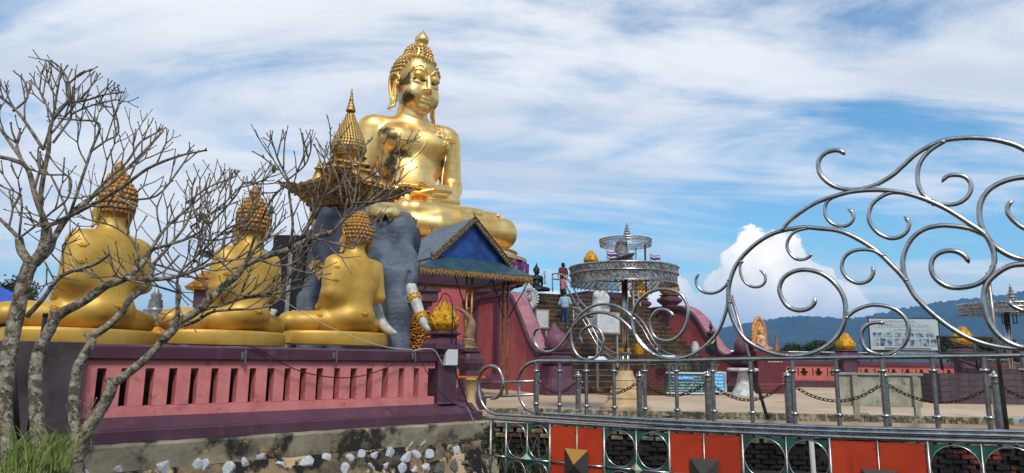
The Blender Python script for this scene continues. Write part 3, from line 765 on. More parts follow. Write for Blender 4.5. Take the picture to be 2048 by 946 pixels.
# ---------------------------------------------------------------- the slotted wall in front of the gold Buddhas
WALL0 = at(130, 885, 10.6); WALL1 = at(945, 829, 15.8)
def wall_frame():
    d = WALL1 - WALL0; return math.atan2(d.y, d.x), d.length
def near_wall():
    a, L = wall_frame(); t = thing('slotted_wall', 'pink wall with tall slots and purple coping under the gold Buddhas', 'wall', (WALL0.x, WALL0.y, 0), a)
    H = 1.46; n = Vector((math.sin(a), -math.cos(a), 0)); p0 = Vector((WALL0.x, WALL0.y, 0))
    def lx(px, py=760): q = onp(px, py, p0, n); return (q - p0).dot(Vector((math.cos(a), math.sin(a), 0)))
    XE = lx(870); X0 = lx(158)
    # frame of the pierced panel; y = 0 is the face, the wall is .2 deep
    zl, zh = .50, 1.09
    m = MB(); m.box((X0, .012, .34), (XE, .215, zl)); m.build('lower_band', pink_near, t)
    m = MB(); m.box((X0, .014, zh), (XE, .213, 1.24)); m.build('upper_band', pink_near, t)
    cs = [202, 251, 299, 345, 388, 429, 468, 505, 541, 575, 607, 640, 674, 707, 739, 771, 803, 833, 862]
    edges = []
    for i, c in enumerate(cs):
        x = lx(c); sp = (lx(cs[min(i + 1, len(cs) - 1)]) - lx(cs[max(i - 1, 0)])) / (2 if 0 < i < len(cs) - 1 else 1)
        edges.append((x - sp * (.18 + random.uniform(-.02, .02)), x + sp * (.20 + random.uniform(-.02, .02))))
    prev = X0
    for i, (xa, xb) in enumerate(edges):
        if xa > prev + .02: m = MB(); m.box((prev, .011 + .001 * (i % 3), zl), (xa, .214, zh)); m.build('baluster', pink_near, t, bevel=.006)
        prev = xb
    # coping, sloping base courses
    m = MB(); m.prism([(-.07, 1.24), (-.05, 1.225), (.27, 1.225), (.29, 1.24), (.30, 1.43), (.26, H), (-.05, H), (-.09, 1.43)][::-1], X0 - .05, XE, 'x'); m.build('coping', purple, t, bevel=.006)
    m = MB(); m.prism([(-.26, -.02), (-.26, .15), (-.24, .17), (.46, .17), (.46, -.02)], X0 - .3, L + .08, 'x'); m.build('base_course', purple, t, bevel=.005)
    m = MB(); m.prism([(-.20, .171), (.0, .342), (.24, .342), (.42, .171)], X0 - .2, L - .02, 'x'); m.build('sloping_course', purple, t, bevel=.004)
    pl = thing('statue_ledge', 'concrete ledge painted shade-dark behind the slotted wall carrying the three gold Buddhas', 'ledge', (WALL0.x, WALL0.y, 0), a)
    m = MB(); m.box((-.9, .55, 0), (XE - 1.2, 5.0, 1.30)); m.build('ledge_block', dark_in, pl)  # coloured dark to stand in for the shade behind the slots
    m = MB(); m.box((-.92, .50, 1.301), (XE - 1.18, 5.02, 1.38)); m.build('ledge_top', purple, pl)
    # end pillar with capital
    xe = lx(893, 760)
    m = MB(); w = .26; m.lathe([(w + .02, .343), (w, .37), (w, 1.30), (w + .03, 1.32), (w + .03, 1.40), (w + .09, 1.46), (w + .13, 1.50), (w + .13, 1.62), (w + .05, 1.68), (w - .04, 1.76), (w - .02, 1.79), (w + .05, 1.82), (w + .05, 1.86), (w - .02, 1.88)], sq=True, ch=.3, c=(xe + .02, .18, 0)); m.build('end_pillar', purple, t, bevel=.004)
    c = Vector((WALL0.x, WALL0.y, 0)) + Vector((math.cos(a), math.sin(a), 0)) * (xe + .02) - n * .18
    bud('gold lotus bud finial wrapped by cables on the end pillar of the slotted wall', c + Vector((0, 0, 1.87)), .70)
    # junction box and clips
    def wp(px, py, off=-.30): q = onp(px, py, p0 - n * -0 + n * (-off), n); return q
    b = thing('junction_box', 'white plastic electrical box strapped to the purple end pillar', 'box', at(901, 714, 15.0))
    q = onp(901, 714, p0 + n * .12, n); b.location = q; b.rotation_euler = (0, 0, a)
    m = MB(); m.box((-.155, -.07, -.19), (.155, .07, .19)); m.build('box_body', box_m, b, bevel=.02)
    m = MB(); m.box((-.14, -.085, -.175), (.14, -.0705, .175)); m.build('box_lid', box_m, b, bevel=.008)
    for dz in (-.11, -.02, .1): m = MB(); m.tube([(.156, 0, dz), (.185, 0, dz)], .018, 8); m.build('cable_gland', box_m, b)
    for k, px in enumerate((490, 672, 829)):
        g = thing('wall_bracket', ['small galvanised angle bracket on the coping below the middle gold Buddha', 'small galvanised angle bracket on the coping below the third gold Buddha', 'small galvanised angle bracket with white cable near the end pillar'][k], 'bracket', onp(px, 712, p0 + n * .092, n), a, 'angle brackets on the wall coping')
        m = MB(); m.box((-.016, -.03, -.12), (.016, -.002, .10)); m.build('bracket_arm', steel_d, g)
        m = MB(); m.box((-.075, -.012, -.06), (-.02, -.001, .07)); m.tube([(-.047, -.02, .035), (-.047, -.011, .035)], .012, 6); m.tube([(-.047, -.02, -.03), (-.047, -.011, -.03)], .012, 6); m.build('bracket_plate', steel_d, g)
    def cab(name, label, pts, r, mt, off=.11, group=None):
        P = cat([onp(x, y, p0 + n * off, n) for x, y in pts], 8); m = MB(); m.tube(P, r, 6); o = m.build(name, mt, smooth=True); tag(o, label, 'cable', group)
    G = 'cables on the slotted wall'
    cab('cable', 'black cable sagging across the wall slots', [(498, 693), (520, 700), (560, 724), (600, 742), (650, 753), (700, 755), (745, 746), (790, 727), (822, 708)], .010, cable, .13, G)
    cab('cable', 'black cable running down from the last bracket to the wall foot', [(832, 702), (845, 728), (870, 770), (900, 803), (935, 817), (945, 812)], .009, cable, .30, G)
    cab('cable', 'white cable looping from the last bracket into the junction box', [(826, 702), (845, 698), (868, 700), (878, 715), (886, 729), (892, 728)], .012, cable_w, .13, G)
    cab('cable', 'thick black cables hanging from the junction box over the wall foot', [(908, 733), (915, 756), (927, 785), (935, 808), (946, 822)], .016, cable, .34, G)
    cab('cable', 'pale cable trailing off the wall corner over the concrete', [(935, 815), (944, 835), (950, 846), (952, 858)], .010, cable_w, .42, G)
    m = MB(); w = thing('hanging_wires', 'pair of thin cables draped over the nearest gold lotus bud', 'cable', (c.x, c.y, 1.5))
    top = c + Vector((0, 0, 1.87))
    for dx in (-.02, .07):
        P = [top + Vector((-.25, .28, .3)), top + Vector((-.05, .05, .84)), top + Vector((.16, -.20, .72)), top + Vector((.22, -.36, .40)), top + Vector((.24 + dx, -.42, .0)), onp(905 + dx * 90, 698, p0 + n * .16, n)]
        m = MB(); m.tube(cat(P, 6), .012, 6); m.build('cable', cable, w, True, world=True)
box_m = mat('white_plastic', S(206, 208, 208), .45, grime=(S(150, 146, 138), 8, .6, .8))

def retaining_wall():
    a, L = wall_frame(); n = Vector((math.sin(a), -math.cos(a), 0)); p0 = Vector((WALL0.x, WALL0.y, 0))
    t = thing('retaining_wall', 'stained retaining wall set with white stones below the slotted wall', 'wall', p0, a)
    # the kerb band, leaning a little, with uneven lip
    m = MB(); N = 60; vs = []
    for i in range(N + 1):
        x = -6 + (L + 6.3) * i / N; e = .012 * mn.noise(Vector((x * 3, 0, 0)))
        vs += [(x, .3, -.022), (x, -.40 + e, -.022 + e), (x, -.43 + e, -.06), (x, -.40 + e * .5, -.42), (x, .3, -.42)]
    fs = [(i * 5 + k, (i + 1) * 5 + k, (i + 1) * 5 + (k + 1) % 5, i * 5 + (k + 1) % 5) for i in range(N) for k in range(5)] + [(4, 3, 2, 1, 0), tuple(N * 5 + k for k in range(5))]
    m.add(vs, fs); m.build('kerb_band', conc, t)
    # sloping face
    nx, nz_ = 120, 24; vs = []
    for i in range(nx + 1):
        x = -6 + (L + 6.2) * i / nx
        for k in range(nz_ + 1):
            u = k / nz_; z = -.421 - 2.5 * u; y = -.40 - .95 * u + .035 * mn.fractal(Vector((x * 2.5, z * 2.5, 0)), 1, 2, 4)
            vs.append((x, y, z))
    fs = [(i * (nz_ + 1) + k, (i + 1) * (nz_ + 1) + k, (i + 1) * (nz_ + 1) + k + 1, i * (nz_ + 1) + k + 1) for i in range(nx) for k in range(nz_)]
    n0 = len(vs)
    for i in (0, nx):
        x = vs[i * (nz_ + 1)][0]; vs += [(x, .6, -.421), (x, .6, -2.92)]
    fs += [tuple([n0 + 2] + [nx * (nz_ + 1) + k for k in range(nz_ + 1)] + [n0 + 3]), (n0, n0 + 2, nx * (nz_ + 1), 0)]
    MB().add(vs, fs).build('sloping_face', mortar, t, True)
    # rough buttress at the corner
    m = MB(); bx = L + .15
    pr = [(-.5, -.42), (-.62, -.9), (-.9, -1.7), (-1.35, -2.9), (.4, -2.9), (.4, -.42)]
    m.prism([(q[0], q[1]) for q in pr], bx - .25, bx + .12, 'x'); m.build('corner_buttress', conc, t, bevel=.06)
    # white stones, one by one
    Z4 = [(170, 845), (170, 932), (290, 890), (355, 830), (20, 905), (500, 808), (505, 895), (655, 795), (655, 880), (780, 855), (795, 765), (895, 765), (895, 930), (930, 855), (1000, 750), (1000, 825), (1065, 915), (1085, 833), (1100, 755), (1155, 900), (1178, 825), (1200, 750), (1250, 925), (1280, 845), (1295, 765), (1325, 925), (1340, 835), (1370, 757), (1400, 910), (1420, 825), (1455, 740), (1480, 915), (1505, 830), (1535, 735), (1565, 910), (1583, 805), (1620, 725), (1645, 885)]
    Zr = [(490, 570), (920, 575), (1250, 575), (80, 625)]
    pts = [(400 + x / 3.09, 640 + y / 3.09) for x, y in Z4] + [(150 + x / 5.12, 820 + y / 5.12) for x, y in Zr]
    rows = [(x + random.uniform(-6, 6), y) for y in (975, 1005, 1035) for x in range(180, 960, 34)]
    ca, sa = math.cos(a), math.sin(a); sl = Vector((0, -.95, -2.5)).normalized()
    wn = (Matrix.Rotation(a, 3, 'Z') @ Vector((0, -2.5, .95)).normalized()); pp = p0 + Matrix.Rotation(a, 3, 'Z') @ Vector((0, -.40, -.421))
    kinds = []
    for k in range(7):
        bm = bmesh.new(); bmesh.ops.create_icosphere(bm, subdivisions=2, radius=1); sx, sz = random.uniform(.9, 1.25), random.uniform(.65, .85)
        pl = [(Vector((random.gauss(0, 1), random.gauss(0, 1), random.gauss(0, 1))).normalized(), random.uniform(.45, .8)) for _ in range(12)]
        for v in bm.verts:
            for q, dd in pl:
                e = v.co.dot(q) - dd
                if e > 0: v.co -= q * e
            v.co += v.co.normalized() * .07 * mn.noise(v.co * 2.5 + Vector((k * 7, 0, 0)))
            v.co.x *= sx; v.co.z *= sz; v.co.y *= .55
        me = bpy.data.meshes.new('stone'); bm.to_mesh(me); bm.free(); me.materials.append(stone_w); kinds.append(me)
    old = [k.copy() for k in kinds]
    for k in old: k.materials.clear(); k.materials.append(stone_g)
    for i, (px, py) in enumerate(pts + rows):
        q = onp(px, py, pp, wn); lv = Matrix.Rotation(-a, 3, 'Z') @ (q - p0)
        far = px > 860
        me = random.choice(old if (far and random.random() < .75 and i < len(pts)) or (i >= len(pts) and random.random() < .3) else kinds)
        o = bpy.data.objects.new('stone', me); COL.objects.link(o); o.parent = t
        dist = q.y; sz = (26 if px > 640 else 32 if px > 400 else 42) / 2 / F * dist * random.uniform(.85, 1.3)
        o.location = lv + Vector((0, .02, 0)); o.scale = (sz * random.uniform(.9, 1.25), sz, sz); o.rotation_euler = (R(-20), random.uniform(-1.2, 1.2), 0)

def grey_wall():
    # plain dark wall on the far left, with a lower step behind the trees
    a, L = wall_frame(); p0 = Vector((WALL0.x, WALL0.y, 0)); t = thing('plain_wall', 'plain dark mauve grey wall end behind the left tree trunks', 'wall', p0, a)
    m = MB(); m.box((-1.0, -.2, -.5), (.10, .42, 1.475)); m.build('wall_block', grey_w, t, bevel=.01)
    m = MB(); m.prism([(-.35, -.5), (-.35, 0.95), (-.25, 1.02), (-.18, 1.06), (-.18, 1.44), (.4, 1.44), (.4, -.5)], -2.6, -1.001, 'x'); m.build('moulded_panel', grey_w, t, bevel=.01)
    m = MB(); m.box((-2.62, -.42, .62), (-1.002, -.33, .70)); m.build('moulding', grey_w, t, bevel=.01)
    for z in (.3,): pass

# ---------------------------------------------------------------- stairs between swooping balustrades
SO = gnd(1112, 785.5); SO = Vector((at(1112, 785, 27).x, 27, 0)); SR = Vector((at(1492, 780, 31).x, 31, 0))
SA = math.atan2(SR.y - SO.y, SR.x - SO.x); SW = (SR - SO).length
NS, RISE, TREAD = 20, .23, .365; ZT = NS * RISE
def sloc(x, s, z=0): return SO + Matrix.Rotation(SA, 3, 'Z') @ Vector((x, s, 0)) + Vector((0, 0, z))
def stairs():
    t = thing('grand_stair', 'broad mossy brown stone stair climbing to the statue platform', 'stairs', SO, SA)
    S0 = .35
    for i in range(NS):
        z1 = (i + 1) * RISE; s0 = S0 + i * TREAD
        m = MB(); x1 = SW - .3
        m.box((.2, s0, z1 - RISE - (.0 if i == 0 else .02)), (x1, s0 + TREAD * 2.0, z1 - .0225)); o = m.build('step', step_m, t)
        m = MB(); m.box((.2, s0 - .012, z1 - .022), (x1, s0 + TREAD + .02, z1)); m.build('step_nosing', step_e, t)
    # joints between the riser slabs on the lower flight
    m = MB()
    for i in range(NS):
        for k in range(4):
            x = .9 + k * 2.3 + (i * 0.83) % 1.7
            if x < SW - .5: m.box((x, S0 + i * TREAD - .006, i * RISE + .01), (x + .012, S0 + i * TREAD + .01, (i + 1) * RISE - .04))
    m.build('riser_joints', step_e, t, kind='stuff')
    # platform behind
    m = MB(); y0 = S0 + NS * TREAD; m.box((.21, y0 + .1, 0), (SW - .31, y0 + 9, ZT - .01)); m.build('landing', step_m, t)
def balustrade(side, label):
    x0 = 0 if side < 0 else SW
    t = thing('stair_balustrade', label, 'balustrade', sloc(x0, 0), SA, 'balustrades flanking the stair')
    hw = .3
    # coping curve in (s, z)
    top = ZT - .35 if side < 0 else ZT - .55
    crv = cat([(0, .42, 1.72), (0, .75, 1.62), (0, 1.15, 1.75), (0, 1.7, 2.2), (0, 2.25, 2.85), (0, 2.8, 3.45), (0, 3.4, top - .22), (0, 4.1, top - .03), (0, 5.2, top), (0, 8.6, top), (0, 12.5, top)], 6)
    crv = [Vector((0, p.y, p.z)) for p in crv]
    def offs(e):
        out = []
        for q in range(len(crv)):
            d = crv[min(q + 1, len(crv) - 1)] - crv[max(q - 1, 0)]; n_ = Vector((0, -d.z, d.y)).normalized(); out.append((crv[q].y + n_.y * e, crv[q].z + n_.z * e))
        return out
    poly = [(max(.42, a), b) for a, b in offs(-.30)] + [(12.5, 0), (.42, 0)]
    m = MB(); n = len(poly)
    m.add([(-hw + .07, a, b) for a, b in poly] + [(hw - .07, a, b) for a, b in poly], [tuple(range(n)), tuple(range(2 * n - 1, n - 1, -1))] + [(i, i + n, (i + 1) % n + n, (i + 1) % n) for i in range(n)]); m.build('wall_panel', pink, t)
    def band(name, w, lo, hi, mt):
        vs, fs = [], []; k = len(crv); A, Bq = offs(lo), offs(hi)
        for a, b in zip(A, Bq): vs += [(-w, *a), (-w, *b), (w, *b), (w, *a)]
        for i in range(k - 1):
            for j in range(4): fs.append((i * 4 + j, i * 4 + (j + 1) % 4, (i + 1) * 4 + (j + 1) % 4, (i + 1) * 4 + j))
        fs += [(3, 2, 1, 0), tuple((k - 1) * 4 + j for j in range(4))]
        return MB().add(vs, fs).build(name, mt, t, True, sharp=40)
    band('coping_moulding', hw + .0, -.36, -.16, purple); band('coping', hw + .09, -.16, -.02, purple); band('coping_top', hw + .0, -.019, .03, mauve_pk)
    # newel with the volute standing on it
    m = MB(); post_mb(m, 0, 0, 0, 1.58, 1.0, ck=.76, bk=.8); m.build('newel', purple, t, bevel=.01)
    vp = [C((0, 0, 1.92), (0, -.02, 1.98), .42, .42, .15), C((0, .02, 2.1), (0, .16, 2.66), .37, .05, .25), C((0, .2, 1.72), (0, .62, 1.62), .24, .16, .15)]
    for q in vp: q['k'] = .15
    sdf_obj('volute', vp, .04, purple_l, t)
    for sx in (-1, 1):
        m = MB(); P = []; 
        for j in range(34):
            th = j / 33 * 4 * math.pi; rr = .26 * (1 - j / 36); P.append((sx * (.40 - .30 * max(0, rr - .12)), .02 + rr * math.cos(th + 1.0) * 1.0, 1.93 + rr * math.sin(th + 1.0)))
        m.tube(P, [.024] * 33 + [.01], 6); m.build('spiral_line', purple, t, True)
    # tall posts
    for s in (5.15, 7.75):
        m = MB(); post_mb(m, 0, s, 0, top + .62, .62, ck=1.05, bk=1.5); m.build('post', purple, t, bevel=.01)
    return t, [sloc(x0, 5.15, top + .61), sloc(x0, 7.75, top + .61)]

mauve_pk = mat('faded_mauve_top', S(168, 112, 118), .6, col2=S(140, 88, 98), ns=2.5, bump=.2)
def stair_group():
    stairs()
    _, b1 = balustrade(-1, 'left swooping pink and purple balustrade of the stair, nearer one'); _, b2 = balustrade(1, 'right swooping pink and purple balustrade of the stair, farther one')
    bud('gold lotus bud finial on the front post of the left balustrade under the blue roof', b1[0], 1.0); bud('gold lotus bud finial on the rear post of the left balustrade, beside the roof poles', b1[1], 1.0)
    bud('gold lotus bud finial on the front post of the right balustrade', b2[0], 1.05); bud('gold lotus bud finial on the rear post of the right balustrade, seen inside the scroll', b2[1], 1.05)
    # platform body of the monument
    t = thing('monument_platform', 'pink walled platform with purple mouldings under the giant Buddha', 'platform', SO, SA)
    m = MB(); m.box((-9.6, 9.2, 0), (-.05, 24, ZT + .5)); m.build('wall', pink, t)
    m = MB(); m.box((-.04, 17.1, 0), (SW + 2, 26, ZT - .02)); m.build('rear_deck', purple, t)
    for k, (z0, z1, e) in enumerate(((3.0, 3.3, .12), (3.7, 3.9, .3), (3.9, 4.35, .5), (4.35, 4.6, .62), (4.6, 4.85, .45), (4.85, 5.05, .3))):
        m = MB(); m.box((-9.6 - e, 7.6 - e, z0), (-2.9 + e, 9.19, z1 - .004)); m.build('moulding', purple if k else maroon, t, bevel=.02)
    m = MB(); m.box((-9.5, 7.7, 0), (-3.0, 9.18, 4.95)); m.build('side_block', pink, t)
    # far purple mouldings at the right rear of the platform
    for k, (z0, z1, e) in enumerate(((ZT - .6, ZT - .25, 0), (ZT - .249, ZT - .05, .22), (ZT - .049, ZT + .35, .1), (ZT + .351, ZT + .6, -.3))):
        m = MB(); m.box((SW - 2.2 - e, 9.8 - e, z0), (SW + 1.2 + e, 13.5, z1)); m.build('rear_moulding', purple, t, bevel=.02)
    bud('gold lotus bud finial above the left rim of the big silver parasol', at(1182, 529, 40), .85)
    # pedestal of the giant Buddha: cream plinth over a ring of purple lotus petals
    c = at(852, 500, 41.2); t = thing('lotus_pedestal', 'cream plinth on a ring of purple lotus petals beneath the giant Buddha', 'pedestal', (c.x, c.y, 0), R(27))
    zt = at(900, 492, 40).z
    def oval(r, k=1.0): return r
    m = MB(); m.lathe([(6.5, zt - .62), (6.5, zt - .42), (6.0, zt - .35), (5.7, zt - .1), (5.9, zt)], 48, sy=.66); m.build('plinth', cream, t, True, sharp=35)
    m = MB(); m.lathe([(5.4, ZT - .2), (5.4, zt - 1.9), (6.2, zt - .7), (6.2, zt - .63)], 48, sy=.66); m.build('lotus_core', petal_l, t, True, sharp=35)
    vs, fs = [], []; nu, nv = 9, 9
    for j in range(nv):
        v = j / (nv - 1); z = 1.35 * v; hw = .52 * (1 - max(0, (v - .62) / .38) ** 2.2) * (.75 + .25 * math.sin(math.pi * v)) + .01
        for i in range(nu):
            u = -1 + 2 * i / (nu - 1); vs.append((u * hw, -.28 * math.sin(v * 2.6) - .10 * (1 - u * u) - (.34 * max(0, v - .7)), z))
    b = len(vs); vs += [(x, y + .07, z) for x, y, z in vs]
    for j in range(nv - 1):
        for i in range(nu - 1):
            q = (j * nu + i, j * nu + i + 1, (j + 1) * nu + i + 1, (j + 1) * nu + i); fs += [q, tuple(b + w for w in q[::-1])]
    me = MB().add(vs, fs).build('petal', petal_d, t, True); me2 = MB().add([(x * .62, y - .03, z * .66 + .12) for x, y, z in vs], fs).build('petal_centre', petal_l, me, True)
    N = 30
    for k in range(N):
        th = 2 * math.pi * k / N; o = me if k == 0 else link_copy(me, t); x, y = 6.15 * math.cos(th), 6.15 * .66 * math.sin(th)
        o.location = (x, y, zt - 2.0); nrm = math.atan2(y / .66 ** 1, x); o.rotation_euler = (R(6), 0, math.atan2(math.sin(th) * 1.0, math.cos(th) * .66) + math.pi / 2)
        if k: link_copy(me2, o)
cream = mat('cream_paint', S(196, 170, 118), .6, col2=S(176, 148, 98), ns=2, bump=.2)
petal_d = mat('violet_petal', S(112, 44, 104), .5, col2=S(92, 32, 86), ns=3); petal_l = mat('lilac_petal', S(190, 110, 178), .5, col2=S(168, 88, 156), ns=3)

# ---------------------------------------------------------------- far wall with quatrefoils
def far_wall():
    Y = 38.5; z0 = 0; p0 = Vector((0, Y, 0)); n = Vector((0, -1, 0))
    X = lambda px: at(px, 740, Y).x
    t = thing('pierced_far_wall', 'low salmon wall with quatrefoil and slot openings along the far side of the plaza', 'wall', (X(1556), Y, 0))
    x0 = X(1556)
    H = 1.42
    segs = [(1500, 1675), (1713, 1905), (1962, 2200)]
    cut = at(1600, 745, Y).z
    for a, b in segs:
        xa, xb = X(a) - x0, X(b) - x0
        m = MB(); m.box((xa, -.28, 0), (xb, .28, .2)); m.box((xa, -.2, .201), (xb, .2, .36)); m.build('base_course', purple, t, bevel=.01)
        m = MB(); m.box((xa, -.24, H - .24), (xb, .24, H)); m.build('coping', purple, t, bevel=.02)
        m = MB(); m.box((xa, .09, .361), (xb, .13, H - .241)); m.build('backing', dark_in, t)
        # panel pierced by slots and four-lobed openings: strips joined around recessed holes
        k = int((xb - xa) / .74); st = (xb - xa) / k
        for i in range(k):
            c = xa + st * (i + .5); pl, pr = c - st / 2, c + st / 2
            m = MB()
            m.box((pl, -.13, .361), (pr, .085, .62)); m.box((pl, -.13, 1.02), (pr, .085, H - .241))
            m.box((pl, -.131, .6201), (pl + st * .20, .085, 1.0199)); m.box((pl + st * .28, -.131, .6201), (pl + st * .45, .085, .74)); m.box((pl + st * .28, -.131, .86), (pl + st * .50, .085, 1.0199))
            m.box((pl + st * .28, -.132, .7401), (pl + st * .38, .085, .8599)); m.box((pr - st * .26, -.131, .86), (pr, .085, 1.0199)); m.box((pr - st * .22, -.131, .6201), (pr, .085, .74)); m.box((pr - st * .12, -.132, .7401), (pr, .085, .8599))
            m.build('pierced_panel', salmon, t)
    for a in (1695, 1932):
        m = MB(); x = X(a) - x0; post_mb(m, x, 0, 0, 2.0, .86, base=False); m.build('post', purple, t, bevel=.015)
    bud('gold lotus bud finial on the far wall post left of the big sign', (X(1695), Y, 1.99), .98)
    bud('gold lotus bud finial on the far wall post right of the big sign', (X(1932), Y, 2.3), 1.12)
    m = MB(); post_mb(m, X(1932) - x0, 0, 0, 2.3, 1.0, base=False, ck=.85); m.build('post', purple, t, bevel=.015)
    # steel guard rail behind
    g = thing('guard_rail', 'thin steel rail running behind the far salmon wall', 'railing', (X(1600), Y + 1.5, 0))
    m = MB(); zz = at(1600, 704, Y + 1.5).z; m.tube([(-4, 0, zz), (30, 0, zz)], .04, 8); m.tube([(-4, 0, zz - .3), (30, 0, zz - .3)], .03, 8); m.build('rail', steel, g)
    for i in range(14):
        m = MB(); m.tube([(-4 + i * 2.4, 0, 0), (-4 + i * 2.4, 0, zz)], .035, 8); m.build('rail_post', steel, g)
dark_in = mat('dark_recess', S(40, 34, 28), .9, col2=S(80, 84, 40), ns=3)  # dark tone painted in for the shade behind wall openings
